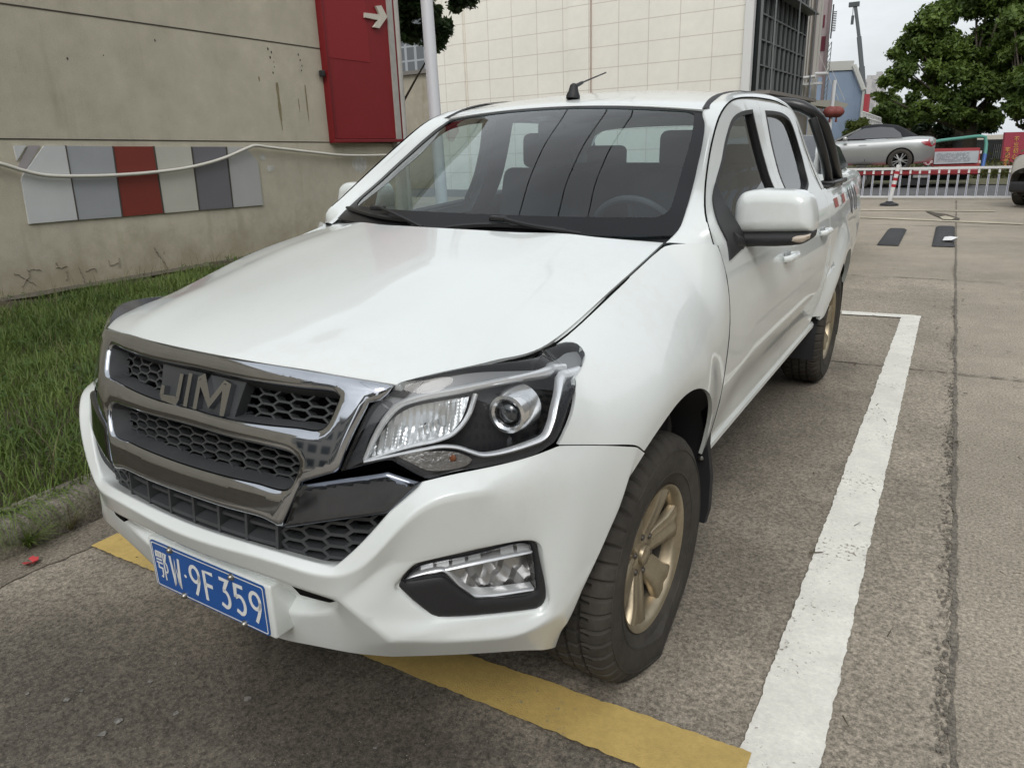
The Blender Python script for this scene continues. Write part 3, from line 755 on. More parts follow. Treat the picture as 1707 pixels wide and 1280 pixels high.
def headlamp(sg):
    root = empty('headlight'); root.parent = truck
    if sg > 0: root['label'] = 'left headlight with projector and chrome reflector'
    lp = lens_lp if sg > 0 else mir(lens_lp)
    lp = ccw(lp)
    panel('lens', SH, lp, clear, root, h=.02, d=.004, pillow=(.004,.02))
    ins = shrink(lp, .004)
    panel('bucket', SH, ins, mat('bucket_black', (.012,.012,.014), .45), root, h=.03, d=-.065)
    n = len(lp); V = [SH.map(a, b, .002) for a, b in lp]+[SH.map(a, b, -.066) for a, b in ins]
    mobj('bucket_wall', V, [(i, i+n, (i+1) % n+n, (i+1) % n) for i in range(n)], ramp_m, root)
    M = (lambda L_: L_) if sg > 0 else (lambda L_: [(-a, b) for a, b in L_])
    dd = -.014
    # grey upper bezel band between the lens edge and the light strip
    up = S2([(664,640),(792,613),(903,592),(930,577),(958,578),(968,592),(955,606),(930,603),(903,607),(792,637),(702,656),(673,665),(660,678),(640,668)], dd)
    panel('upper_bezel', SH, ccw(M([tuple(p) for p in crom(up, .012, True, (0,))])), lite, root, h=.02, d=dd-.004, skirt=.03)
    rb = S2([(968,592),(972,612),(958,650),(944,688),(928,730),(905,745),(904,728),(918,702),(928,660),(934,630),(954,607)], dd)
    panel('outer_bezel', SH, ccw(M([tuple(p) for p in crom(rb, .012, True, (0,))])), ramp_m, root, h=.02, d=dd-.006, skirt=.03)
    lo = S2([(905,745),(870,758),(818,770),(756,781),(715,792),(704,788),(655,760),(610,770),(614,766),(715,747),(746,741),(774,743),(818,756),(870,742),(904,727)], dd)
    panel('lower_bezel', SH, ccw(M([tuple(p) for p in crom(lo, .012, True, (5,7))])), ramp_m, root, h=.02, d=dd-.008, skirt=.03)
    inn = S2([(575,783),(600,735),(628,680),(648,662),(660,668),(640,690),(620,725),(606,768)], dd)
    panel('inner_bezel', SH, ccw(M([tuple(p) for p in crom(inn, .012, True, (0,7))])), ramp_m, root, h=.02, d=dd-.004, skirt=.03)
    # light strips
    mb = MB()
    t1 = S2([(612,763),(630,722),(650,690),(671,670),(702,658),(792,639),(850,624),(903,608),(928,601)], dd)
    ribbon(mb, t1, (.008,.012,.015,.015,.013,.012,.013,.008), dd+.004, 0, sg)
    t2 = S2([(954,608),(928,631),(922,668),(914,704),(903,727),(870,742),(818,755),(796,750),(774,743),(745,741),(714,746),(660,757),(612,767)], dd)
    ribbon(mb, t2, (.015,.016,.015,.013,.009,.007,.007,.007,.006), dd+.006, 0, sg)
    mb.build('light_strip', satin, root, smooth=60)
    # high-beam reflector bowl with fluting
    rf = S2([(622,757),(640,722),(664,690),(696,670),(750,657),(803,647),(793,682),(778,705),(762,718),(738,727),(690,738)], -.03)
    rfl = ccw([tuple(p) for p in crom(rf, .008, True, (0,5))]); ce = np.mean(np.array(rfl), 0)
    dl = lambda a, b: -.030*math.exp(-(((abs(a)-ce[0]-.010)/.045)**2+((b-ce[1])/.028)**2))+.0018*math.sin(abs(a)*420)
    panel('high_beam_reflector', SH, ccw(M(rfl)), refl, root, h=.0045, d=-.036, disp=dl, smooth=25)
    mb = MB(); rr = S2([(612,764),(690,740),(740,729),(766,719),(781,706),(796,684),(808,647)], -.02)
    ribbon(mb, rr, (.004,.007,.008,.010,.012), -.018, 0, sg, .03); mb.build('reflector_rim', satin, root, smooth=60)
    mb = MB()
    for k in range(5):                          # bulb shade and flutes
        u, v = 716+k*10, 712-k*5
        a, b = SH.px(u, v, -.03); mb.box(SH.map(sg*a, b, -.028), (.004,.012,.022), bev=.001)
    mb.build('bulb_shade', refl, root)
    # projector
    c = np.array(SH.hit(846,690,-.020)); c[0] *= sg; ax = np.array([.10*sg, -1, .02])
    mb = MB(); mb.lathe([(.030,.0),(.036,.006),(.043,.004),(.047,-.006),(.050,-.030),(.052,-.065)], c, ax, 48)
    mb.build('projector_shroud', mat('shroud_chrome', (.80,.81,.82), .20, metal=.9), root, smooth=50)
    mb = MB(); mb.lathe([(.0001,.016),(.010,.0155),(.018,.012),(.024,.006),(.028,-.002)], c-ax*.010, ax, 40); mb.build('projector_lens', lensm, root, smooth=80)
    mb = MB(); mb.lathe([(.026,-.004),(.031,.001),(.026,-.03)], c, ax, 40); mb.build('projector_ring', blackg, root)
    # turn signal under the strip
    tp = S2([(672,752),(745,746),(774,748),(800,760),(790,770),(730,779),(700,768)], -.02)
    panel('turn_signal', SH, ccw(M([tuple(p) for p in crom(tp, .008, True)])), mat('signal_reflector', (.30,.29,.28), .25, metal=.8, bump=(120,.003)), root, h=.006, d=-.010)
    a, b = SH.px(768, 757, -.02); mb = MB(); mb.lathe([(.0001,.008),(.006,.006),(.008,0)], SH.map(sg*a, b, -.008), (0,-1,0), 16); mb.build('amber_bulb', amber, root)
for sg in (1, -1): headlamp(sg)
# ---- fog lamps in their bezels
def foglamp(sg):
    root = empty('fog_light'); root.parent = truck
    M = (lambda L_: L_) if sg > 0 else (lambda L_: [(-a, b) for a, b in L_])
    outer = [BV[k] for k, u, v in fogpx]; o2 = [tuple(SH.inv(p)) for p in outer]
    hole = S2([(672,970),(697,946),(790,925),(868,906),(884,908),(889,925),(895,984),(886,991),(794,999),(748,966),(738,962)], .0)
    lp = crom([np.array(p) for p in o2], .010, True, (0,1,3,5,8)); hl = crom([np.array(p) for p in hole], .008, True, (0,4,6,8,9))
    panel('fog_bezel', SH, ccw(M([tuple(p) for p in lp])), blackp, root, holes=[M([tuple(p) for p in hl])], h=.010, d=-.012, pillow=(.012,.016), skirt=.05)
    hs_ = ccw(M([tuple(p) for p in hl]))
    panel('fog_bucket', SH, hs_, mat('fog_reflector', (.50,.49,.48), .30, metal=.8, bump=(25,.003)), root, h=.012, d=-.045, skirt=0, disp=lambda a, b: .010*math.sin(abs(a)*120)*math.cos(b*90))
    n = len(hs_); V = [SH.map(a, b, -.002) for a, b in hs_]+[SH.map(a, b, -.05) for a, b in hs_]
    mobj('bucket_wall', V, [(i, i+n, (i+1) % n+n, (i+1) % n) for i in range(n)], ramp_m, root)
    mb = MB(); st = S2([(676,968),(690,962),(745,951),(755,957),(775,977),(797,992),(890,984)], -.01)
    ribbon(mb, st, (.006,.009,.010,.009,.006), -.010, 0, sg, .03)
    st = S2([(690,961),(800,940),(884,922)], -.01); ribbon(mb, st, (.004,.012,.008), -.012, 0, sg, .03)
    mb.build('light_strip', satin, root, smooth=60)
    mb = MB()
    for k in range(6):
        u, v = 712+k*28, 948-k*6
        a, b = SH.px(u, v, -.02); a2, b2 = SH.px(u+22, v-4.5, -.02)
        V = [SH.map(sg*x_, z_, d_) for x_, z_, d_ in ((a, b+.011, -.03),(a2, b2+.011, -.03),(a2, b2-.010, -.018),(a, b-.010, -.018))]
        mb = MB(); mb.add(V, [(0,3,2,1) if sg > 0 else (0,1,2,3)])
        mb.build('daylight_segment', mat('segment', (.70,.71,.71), .3, metal=.4), root, smooth=0)
    panel('fog_lens', SH, hs_, clear, root, h=.02, d=-.004, pillow=(.006,.012))
for sg in (1, -1): foglamp(sg)
# ---- number plate
pl = empty('license_plate'); pl.parent = truck; pl['label'] = 'blue licence plate with white characters'
yp, zp = .022, .394
tilt = np.array([0, .0, 1.]); 
PS = Plane((0, yp+.002, zp+.07), (1, 0, 0), tilt)       # normal points to -y
plate_blue = mat('plate_blue', (.008,.085,.33), .35, coat=.4, var=(20,.10)); plate_white = mat('plate_white', (.74,.75,.74), .4)
def rrect(w, h_, r, k=5, cx=0, cy=0):
    o = []
    for sx_, sy_, a in ((1,1,0),(-1,1,90),(-1,-1,180),(1,-1,270)):
        for i in range(k+1):
            t = math.radians(a+90*i/k); o.append((cx+sx_*(w/2-r)+r*math.cos(t), cy+sy_*(h_/2-r)+r*math.sin(t)))
    return o
mb = MB(); mb.prism(rrect(.44,.14,.008), PS.map, 0, -.002); mb.build('plate_base', plate_blue, pl, smooth=20)
o_, i_ = rrect(.432,.132,.006), rrect(.426,.126,.005)
mb = MB(); n = len(o_); mb.add([PS.map(a, b, .0009) for a, b in o_+i_], [(i, (i+1) % n, (i+1) % n+n, i+n) for i in range(n)])
f3 = lambda a, b, t: PS.map(a, b, .0012+t)
def st(pts, r=.0052): strokes(mb, pts, r, f3, -.0006, 0)
def chx(k): return -.22+.0155+.0225+[0,.057,.136,.193,.250,.307,.364][k]
def arc(cx, cy, rx, ry, a0, a1, n=14): return [(cx+rx*math.cos(math.radians(a0+(a1-a0)*i/n)), cy+ry*math.sin(math.radians(a0+(a1-a0)*i/n))) for i in range(n+1)]
hw, hh = .0172, .040
# the province character, drawn stroke by stroke: two boxes over a double line and hook, and the ear on its right
c = chx(0); r_ = .0024
def s2(p): st([(c+x, y) for x, y in p], r_)
for bx_ in (-.0165, -.0045): s2([(bx_-.0045,.040),(bx_+.0045,.040),(bx_+.0045,.026),(bx_-.0045,.026),(bx_-.0045,.040)])
s2([(-.022,.017),(.001,.017)]); s2([(-.023,.007),(.002,.007)]); s2([(-.015,.007),(-.016,-.008),(-.001,-.008),(-.002,-.026),(-.006,-.036),(-.011,-.033)])
s2([(.0085,.042),(.0085,-.041)]); s2([(.0085,.040),(.020,.040),(.0135,.016),(.020,.006),(.021,-.008),(.017,-.016),(.0125,-.015)])
c = chx(1); st([(c-hw,.043),(c-.0095,-.043),(c,.030),(c+.0095,-.043),(c+hw,.043)], .0042)
mb.lathe([(.0001,.0012),(.005,.0012)], PS.map((chx(1)+chx(2))/2, 0), PS.n, 16)
def nine(c):
    st(arc(c, .018, hw, .0225, 0, 360, 26)[:-1]+[(c+hw,.018)], .0050); st([(c+hw,.018),(c+hw*.9,.0),(c+hw*.45,-.022),(c-.003,-.044)], .0050)
def five(c):
    st([(c+hw*.9,.040),(c-hw*.75,.040),(c-hw*.9,.004)], .0050)
    st([(c-hw*.9,.004)]+arc(c-.001, -.014, hw, .0255, 120, -90, 16)+[(c-hw*.95,-.033)], .0050)
nine(chx(2))
c = chx(3); st([(c-hw,-.045),(c-hw,.040),(c+hw,.040)]); st([(c-hw,.002),(c+hw*.7,.002)])
c = chx(4); st([(c-hw*.85,.040),(c+hw*.85,.040),(c-.001,.010)], .0050); st([(c-.001,.010)]+arc(c-.001, -.016, hw, .0240, 88, -90, 16)+[(c-hw*.95,-.034)], .0050)
five(chx(5)); nine(chx(6))
mb.build('plate_characters', plate_white, pl, smooth=0)
for bx_, bz_ in ((-.135,.062),(-.105,-.066),(.105,.060),(.130,-.066)):
    mb = MB(); mb.lathe([(.0001,.010),(.004,.0095),(.007,.006),(.008,.001),(.010,.001),(.010,0)], PS.map(bx_, bz_), PS.n, 16)
    mb.build('plate_bolt', bolt, pl, smooth=50)
# body-coloured pad behind it
mb = MB(); mb.box((0, yp+.050, zp+.068), (.475,.090,.150), bev=.008); mb.build('plate_pad', white, bumper, smooth=40)
# ---- cab side frames: A-pillar, roof rail, C-pillar
CI = [(.722,1.288,1.214),(.731,1.375,1.250),(.722,1.475,1.312),(.701,1.590,1.378),(.681,1.690,1.442),(.664,1.776,1.497),(.635,1.890,1.572),(.602,1.970,1.624),(.588,2.09,1.662),(.577,2.28,1.693),(.568,2.70,1.716),(.566,3.10,1.706),(.572,3.42,1.668),(.615,3.52,1.58),(.680,3.56,1.45),(.745,3.575,1.33),(.790,3.58,1.25)]
CO = [(.842,1.383,1.195),(.824,1.380,1.248),(.794,1.428,1.295),(.763,1.512,1.362),(.738,1.605,1.428),(.712,1.722,1.505),(.686,1.880,1.595),(.674,2.010,1.642),(.667,2.12,1.664),(.660,2.32,1.680),(.658,2.65,1.688),(.660,2.98,1.680),(.668,3.22,1.645),(.692,3.32,1.57),(.728,3.395,1.455),(.782,3.43,1.33),(.826,3.435,1.25)]
rowsf = []
for k, (i_, o_) in enumerate(zip(CI, CO)):
    i_, o_ = np.array(i_), np.array(o_)
    if k < 7: n = np.array([.62,-.62,.48])
    elif k < 12: n = np.array([.55,0,.83])
    else: n = np.array([.75,.55,.35])
    n = n/np.linalg.norm(n); w = np.linalg.norm(o_-i_)
    bl_ = .13 if k > 8 else .045+.01*max(0, k-5)
    rowsf.append([i_-n*.010+(o_-i_)*-.02]+[i_+(o_-i_)*f+n*w*bl_*math.sin(math.pi*f)**.8 for f in (0,.22,.45,.68,.90,1.)]+[o_-n*.012+(o_-i_)*.03])
for sg in (1, -1):
    G = [[(p[0]*sg, p[1], p[2]) for p in r] for r in rowsf]
    patch('cab_side_frame', G if sg > 0 else [r[::-1] for r in G], 12, 70, white, truck)
# lower C-pillar strip between rear door and box, on the shell
for sg in (1, -1):
    lp = [sy(3.437,1.25),sy(3.43,1.10),sy(3.41,.95),sy(3.39,.82),sy(3.408,.68),sy(3.37,.56),sy(3.455,.55),sy(3.455,.79),sy(3.56,.85),sy(3.56,1.0),sy(3.56,1.25)]
    lp = ccw([tuple(p) for p in crom([np.array(p) for p in lp], .03, True, (0,3,5,6,7,8,10))])
    panel('cab_corner', SH, lp if sg > 0 else mir(lp), white, truck, h=.03, skirt=.02)
# ---- roof
rf = []
for y, zc, xe, ye, ze in ((1.955,1.657,.600,1.975,1.625),(1.985,1.672,.598,2.000,1.636),(2.08,1.692,.590,2.09,1.662),(2.28,1.722,.577,2.30,1.693),(2.6,1.745,.569,2.62,1.711),(2.95,1.748,.567,2.95,1.709),(3.25,1.730,.569,3.24,1.694),(3.44,1.690,.572,3.41,1.668),(3.50,1.655,.578,3.48,1.63)):
    rf.append([(xe*f, y+(ye-y)*f**2.2, zc+(ze-zc)*f**2.0) for f in (0,.25,.5,.75,.92,1.)])
roof = patch('roof', rf, 20, 40, white, truck, mirror=True, thick=.02)
for sg in (1, -1):
    mb = MB(); ch = crom([(p[0]+.006, p[1], p[2]+.004) for p in CI[7:12]], .05)
    V = []; F = []
    for p in ch: V += [(sg*(p[0]-.016), p[1], p[2]+.001), (sg*(p[0]+.0), p[1], p[2]+.004), (sg*(p[0]+.014), p[1], p[2]-.001)]
    n = len(ch)
    for i in range(n-1):
        a = i*3
        for k in range(2):
            f = (a+k, a+k+1, a+k+4, a+k+3); F.append(f if sg > 0 else f[::-1])
    mobj('roof_ditch_strip', V, F, blackp, roof)
# ---- windshield: one sheet, glass inside a black border
WB = [(0,1.115,1.232),(.25,1.14,1.229),(.50,1.26,1.222),(.65,1.30,1.222),(.735,1.36,1.235)]
WT = [(0,1.955,1.655),(.20,1.965,1.653),(.40,1.99,1.646),(.53,2.035,1.636),(.572,2.075,1.628)]
rows = []
eb = [(.738,1.345,1.225),(.728,1.485,1.305),(.706,1.60,1.372),(.686,1.70,1.438),(.668,1.788,1.493),(.640,1.90,1.568),(.604,1.985,1.618)]
def edge_at(t):
    return bern([np.array(p, float) for p in eb], t)
for t in (0,.15,.3,.45,.6,.75,.9,1.):
    r = []; E1 = edge_at(t); B0, T0 = np.array(WB[0]), np.array(WT[0]); c = B0+(T0-B0)*t+np.array([0,-.45,.85])*.030*math.sin(math.pi*t)
    for f in (0,.2,.4,.6,.78,.9,1.):
        p = c+(E1-c)*np.array([f, f**2.3, f**1.8]); p[0] = E1[0]*f; r.append(tuple(p))
    rows.append(r)
G = np.array(rows); Hh = G[:, 1:, :][:, ::-1, :].copy(); Hh[:, :, 0] *= -1; WG_ = np.concatenate([Hh, G], 1)
WSP = Patch(WG_, 1.36, 1.0)
def wsloop(m_s, m_b, m_t, r):
    a0, a1, b0, b1 = m_s, 1.36-m_s, m_b, 1.0-m_t; o = []
    for cx, cy, st_ in ((a1-r, b0+r, -90),(a1-r, b1-r, 0),(a0+r, b1-r, 90),(a0+r, b0+r, 180)):
        for i in range(7): t = math.radians(st_+15*i); o.append((cx+r*math.cos(t), cy+r*math.sin(t)))
    out = []
    for i in range(len(o)):
        p, q_ = np.array(o[i]), np.array(o[(i+1) % len(o)]); m_ = max(1, int(np.linalg.norm(q_-p)/.04))
        out += [tuple(p+(q_-p)*k/m_) for k in range(m_)]
    return out
wo_, wi_ = wsloop(.004, .004, .004, .03), wsloop(.088, .10, .045, .06)
ws = patch('windshield', WG_, 44, 26, wglass, truck, smooth=80)
frit = mat('glass_border', (.010,.010,.012), .40, spec=.22)
panel('windshield_border', WSP, wo_, frit, ws, holes=[wi_], h=.04, d=.0025, smooth=80)
# cowl
cw = [[(0,1.060,1.228),(.25,1.09,1.226),(.48,1.16,1.215),(.62,1.24,1.206),(.70,1.29,1.202)],[(0,1.10,1.226),(.25,1.13,1.222),(.49,1.20,1.217),(.64,1.29,1.212),(.722,1.325,1.214)],[(0,1.14,1.238),(.25,1.165,1.236),(.49,1.235,1.230),(.64,1.32,1.224),(.728,1.37,1.232)]]
patch('cowl', cw, 16, 6, blackp, truck, mirror=True)
# wipers lying on the glass
def wp(a, b, d=.016): return WSP.map(a, b, d)
def onws(u, v):                            # nearest windshield parameters for a photo point
    best = None
    for a in np.linspace(.0, 1.36, 69):
        for b in np.linspace(0, .5, 41):
            x, y_ = pj(WSP.map(a, b, .016)); e = (x-u)**2+(y_-v)**2
            if best is None or e < best[0]: best = (e, a, b)
    return best[1], best[2]
wm = mat('wiper_black', (.010,.010,.011), .5)
for nm, blade, arm in (('near', ((742,378),(812,374),(944,383)), ((835,372),(870,380),(975,398))), ('far', ((577,347),(630,358),(680,370)), ((632,352),(660,364),(705,377)))):
    mb = MB(); B_ = [onws(u, v) for u, v in blade]; P = [wp(a, b, .016) for a, b in B_]
    P = crom(P, .04); mb.tube(P, [.005]+[.009]*(len(P)-2)+[.005], 6); mb.tube([p-np.array([0,-.008,.010]) for p in P], .004, 4)
    A_ = [onws(u, v) for u, v in arm]; Q = [wp(a, b, d_) for (a, b), d_ in zip(A_, (.030,.036,.012))]
    mb.tube(crom(Q, .03), .007, 6); mb.box(Q[0]-np.array([0,0,.004]), (.06,.03,.018), bev=.006)
    mb.build('wiper', wm, truck)
# ---- doors: skin on the shell with the window cut out
yB = 2.535; ZB_ = (1.55,1.4,1.28,1.2,1.12,1.04,.96,.88,.8,.7,.6,.50)
def seamO(k0, k1):
    return [sy(p[1]+(.006 if p[2] < 1.6 else 0), p[2]-(.006 if 1.35 < p[1] < 3.1 and p[2] > 1.3 else 0)) for p in CO[k0:k1]]
FD = [sy(1.400,.55),sy(1.405,.70),sy(1.409,.90),sy(1.400,1.10)]+seamO(0, 9)
FD = FD[:4]+[sy(1.392,1.195)]+seamO(1, 10)+[sy(yB-.002,1.683)]+[sy(yB-.002,z) for z in ZB_]+[sy(2.1,.485),sy(1.7,.49),sy(1.40,.50)]
print(len(FD), 'front door points')
RD = [sy(yB+.002,1.683)]+seamO(10, 17)+[sy(3.42,1.10),sy(3.40,.95),sy(3.38,.82),sy(3.40,.68),sy(3.36,.56),sy(3.28,.50),sy(3.0,.485),sy(yB+.002,.49)]+[sy(yB+.002,z) for z in ZB_[::-1]]
FW = [(1.50,1.165),(1.49,1.24),(1.545,1.325),(1.66,1.385),(1.80,1.452),(1.905,1.517),(2.05,1.590),(2.20,1.620),(2.40,1.635),(2.425,1.50),(2.44,1.30),(2.445,1.215)]
RW = [(2.625,1.220),(2.625,1.40),(2.63,1.636),(2.82,1.638),(3.02,1.629),(3.15,1.598),(3.225,1.52),(3.255,1.40),(3.21,1.31),(3.05,1.262),(2.88,1.245)]
fdl = ccw([tuple(p) for p in crom([np.array(p) for p in FD], .03, True, (0,4,14,26,29))])
rdl = ccw([tuple(p) for p in crom([np.array(p) for p in RD], .03, True, (0,14,13,15))])
fwl = ccw([tuple(p) for p in crom([np.array(sy(*p)) for p in FW], .025, True, (0,8,11))])
rwl = ccw([tuple(p) for p in crom([np.array(sy(*p)) for p in RW], .025, True, (0,2))])
def door(sg, name, lp, wl):
    M = (lambda L_: ccw(L_)) if sg > 0 else (lambda L_: ccw(mir(L_)))
    dr = panel(name, SH, M(lp), white, truck, holes=[M(wl)], h=.028, skirt=.022, smooth=40)
    gl = M(wl); panel('window_glass', SH, gl, sglass, dr, h=.05, d=-.016, smooth=80)
    inn = shrink(gl, .016); panel('window_seal', SH, gl, seal, dr, holes=[inn], h=.03, d=.0015, skirt=.022)
    return dr
fd = {}; rd = {}
for sg in (1, -1): fd[sg] = door(sg, 'front_door', fdl, fwl); rd[sg] = door(sg, 'rear_door', rdl, rwl)
# mirror sail (black triangle at the front of the window)
for sg in (1, -1):
    tl = [sy(1.455,1.145),sy(1.66,1.165),sy(1.655,1.30),sy(1.64,1.375),sy(1.53,1.318),sy(1.478,1.24)]
    tl = [tuple(p) for p in crom([np.array(p) for p in tl], .02, True, (0,1,3))]
    panel('mirror_sail', SH, ccw(tl) if sg > 0 else ccw(mir(tl)), blackp, fd[sg], h=.03, d=.006, skirt=.02)
    for dr, hy, hz in ((fd[sg], 2.28, 1.045), (rd[sg], 3.16, 1.055)):
        mb = MB(); s_, z_ = sy(hy, hz)
        P = [SH.map(sg*(s_+o_), z_, d_) for o_, d_ in ((-.085,.004),(-.07,.026),(-.03,.034),(.03,.036),(.07,.030),(.09,.006))]
        mb.tube(P, [.012,.014,.014,.014,.014,.012], 10); mb.build('door_handle', white, dr)
        mb = MB(); mb.box(SH.map(sg*s_, z_, .002), (.006,.10,.05), bev=.002); mb.build('handle_recess', mat('recess_grey',(.35,.36,.36),.5), dr)
# ---- door mirrors
def mirror(sg):
    root = empty('side_mirror'); root.parent = truck
    yM = 1.705
    px = [(1222,390),(1222,368),(1226,338),(1236,323),(1258,317.5),(1300,317.5),(1334,321),(1349,331),(1354,350),(1356,372),(1354,388)]
    pts = [con(u, v, 1, yM) for u, v in px]; c = np.mean(pts, 0)
    lo = [(p[0]-c[0], p[2]-c[2]) for p in pts]
    pl_ = Plane((sg*c[0], yM, c[2]), (1,0,0), (0,0,1))
    M = (lambda L_: ccw(L_)) if sg > 0 else (lambda L_: ccw([(-a, b) for a, b in L_]))
    lp = M([tuple(p) for p in crom([np.array(p) for p in lo], .012, True, (0,10))])
    panel('mirror_shell', pl_, lp, white, root, h=.010, d=-.02, pillow=(.040,.038), skirt=.090, smooth=60)
    panel('mirror_face', Plane((sg*c[0], yM+.10, c[2]), (1,0,0), (0,0,1)), shrink(lp, .004), chromeb, root, h=.04, flip=True)
    px = [(1222,387),(1355,386),(1353,397),(1337,407),(1300,411),(1250,412),(1215,418),(1200,422),(1196,400),(1220,394)]
    lo = [(con(u, v, 1, yM)[0]-c[0], con(u, v, 1, yM)[2]-c[2]) for u, v in px]
    lp = M([tuple(p) for p in crom([np.array(p) for p in lo], .012, True, (0,1,7,8))])
    panel('mirror_base', pl_, lp, blackp, root, h=.010, d=-.014, pillow=(.040,.020), skirt=.07, smooth=60)
    px = [(1312,402),(1322,393),(1353,389),(1351,397),(1337,404)]
    lo = [(con(u, v, 1, yM)[0]-c[0], con(u, v, 1, yM)[2]-c[2]) for u, v in px]
    lp = M([tuple(p) for p in crom([np.array(p) for p in lo], .008, True, (0,2,3))])
    panel('mirror_indicator', pl_, lp, mat('indicator_lens', (.50,.42,.34), .15, coat=1), root, h=.008, d=.010, pillow=(.018,.012), skirt=.03)
    mb = MB(); q_ = SH.map(sofY(1.58-y0(1.2))*sg, 1.19, 0); e = con(1232, 404, 1, yM+.02); e[0] *= sg
    mb.tube([q_-np.array([.02*sg,0,0]), q_+(e-q_)*.5+np.array([0,0,-.006]), e], [.035,.030,.028], 12); mb.build('mirror_arm', blackp, root)
for sg in (1, -1): mirror(sg)
# ---- rocker sills
for sg in (1, -1):
    mb = MB(); P = [(sg*.840, y, .495) for y in np.linspace(1.40, 3.44, 8)]; mb.tube(P, .028, 10); mb.build('sill', white, truck)
# ---- cargo box
def boxside(sg):
    root = empty('cargo_box'); root.parent = truck
    lp = [sy(3.568,.82),sy(3.568,1.225)]+[sy(y,1.228) for y in (4.0,4.5,5.0)]+[sy(5.24,1.228),sy(5.27,1.0),sy(5.26,.80),sy(5.20,.62),sy(4.80,.60),sy(YWR+.47,.585)]
    lp += [sy(y, z) for y, z in archpts(YWR, ZWC+.01, RARCH-.01, 155, 22, 18)]+[sy(3.50,.545),sy(3.44,.53),sy(3.44,.68),sy(3.45,.76)]
    lp = ccw([tuple(p) for p in crom([np.array(p) for p in lp], .03, True, (0,1,5,10,11,28,29,30))])
    S = TaperShell(); o = panel('box_side', S, lp if sg > 0 else ccw(mir(lp)), white, root, h=.03, skirt=.025, smooth=50)
    mb = MB(); R_ = [S.map(sg*sofY(y-y0(1.2)), 1.235, -.028) for y in np.linspace(3.57, 5.24, 12)]
    mb.tube(R_, .030, 12); mb.build('box_rail', white, root)
    return root, S
class TaperShell(Shell):
    def map(self, s, z, d=0.):
        P = super().map(s, z, d); k = 1-.075*sst(3.6, 5.4, P[1]); k2 = -.022*(1-sst(3.4, 3.7, P[1]))*0
        P[0] *= k
        if P[1] > 4.9: pass
        return P
boxes = []
for sg in (1, -1):
    r, S_ = boxside(sg); boxes.append(r)
    mb = MB(); R_ = [S_.map(sg*sofY(y-y0(1.2)), 1.262, -.030) for y in np.linspace(3.57, 4.05, 6)]
    for a, b in zip(R_[:-1], R_[1:]): mb.box((a+b)/2, (.075, np.linalg.norm(b-a), .022))
    mb.build('rail_cap', blackp, r)
    # reflective red and white tape, then dark decal letters further back
    tapes = [((3.66,3.80),mat('tape_red',(.36,.08,.065),.4)),((3.80,3.93),mat('tape_white',(.75,.74,.72),.35)),((4.02,4.16),MATS['tape_red']),((4.16,4.28),MATS['tape_white'])]
    for (ya, yb), m_ in tapes:
        lp = [sy(ya,1.135),sy(yb,1.135),sy(yb,1.185),sy(ya,1.185)]; lp = [tuple(p) for p in crom([np.array(p) for p in lp], .03, True, (0,1,2,3))]
        panel('reflective_tape', S_, ccw(lp) if sg > 0 else ccw(mir(lp)), m_, r, h=.03, d=.002)
    if sg > 0:
        dm = mat('decal_dark', (.05,.05,.06), .4)
        for ya, ang, w_ in ((4.45,.10,.05),(4.62,-.10,.05),(4.78,.04,.05),(4.95,-.06,.05)):
            mb = MB(); strokes(mb, [(ya,1.18),(ya+.05+ang*.2,1.13),(ya+ang*.5,1.04)], w_*.5, lambda a, b, t: S_.map(*sy(a, b), t), .001, .0025)
            mb.build('side_decal', dm, r, smooth=0)
mb = MB(); mb.box((0,3.60,1.0), (1.55,.05,.55)); mb.box((0,5.22,.95), (1.52,.05,.60)); mb.box((0,4.4,.76), (1.5,1.65,.05))
mb.build('box_floor', white, truck, smooth=0)
# cab back wall and rear window
mb = MB()
zb = [(.70,1.27),(.62,1.52),(.56,1.58)]
fr_o = [(-.79,1.0),(.79,1.0),(.775,1.25),(.69,1.42),(.64,1.52),(.58,1.62),(.54,1.655),(-.54,1.655),(-.58,1.62),(-.64,1.52),(-.69,1.42),(-.775,1.25)]
fr_i = [(-.60,1.27),(.60,1.27),(.585,1.36),(.52,1.55),(.48,1.575),(-.48,1.575),(-.52,1.55),(-.585,1.36)]
BP = Plane((0,3.53,0), (1,0,0), (0,-.06,1))
o_ = [tuple(p) for p in crom([np.array(p) for p in fr_o], .05, True, (0,1))]; i_ = [tuple(p) for p in crom([np.array(p) for p in fr_i], .05, True, (0,1))]
cb = panel('cab_back', BP, ccw(o_), white, truck, holes=[ccw(i_)], h=.08, skirt=-.03, flip=True)
panel('rear_window', BP, ccw(i_), sglass, cb, h=.1)
# roll bar behind the cab
rb = mat('rollbar_black', (.012,.012,.013), .38, coat=.3, bump=(200,.0003))
mb = MB()
P = crom([(.80,4.20,1.25),(.79,4.02,1.36),(.765,3.86,1.50),(.72,3.74,1.62),(.63,3.69,1.685),(.45,3.68,1.71),(0,3.68,1.722),(-.45,3.68,1.71),(-.63,3.69,1.685),(-.72,3.74,1.62),(-.765,3.86,1.50),(-.79,4.02,1.36),(-.80,4.20,1.25)], .06)
mb.tube(P, .033, 14)
for sg in (1, -1):
    mb.tube(crom([(sg*.80,3.86,1.25),(sg*.775,3.74,1.40),(sg*.735,3.66,1.54),(sg*.70,3.66,1.62)], .06), .025, 12)
    mb.box((sg*.80,4.02,1.262), (.09,.50,.03), bev=.01)
mb.build('roll_bar', rb, truck)
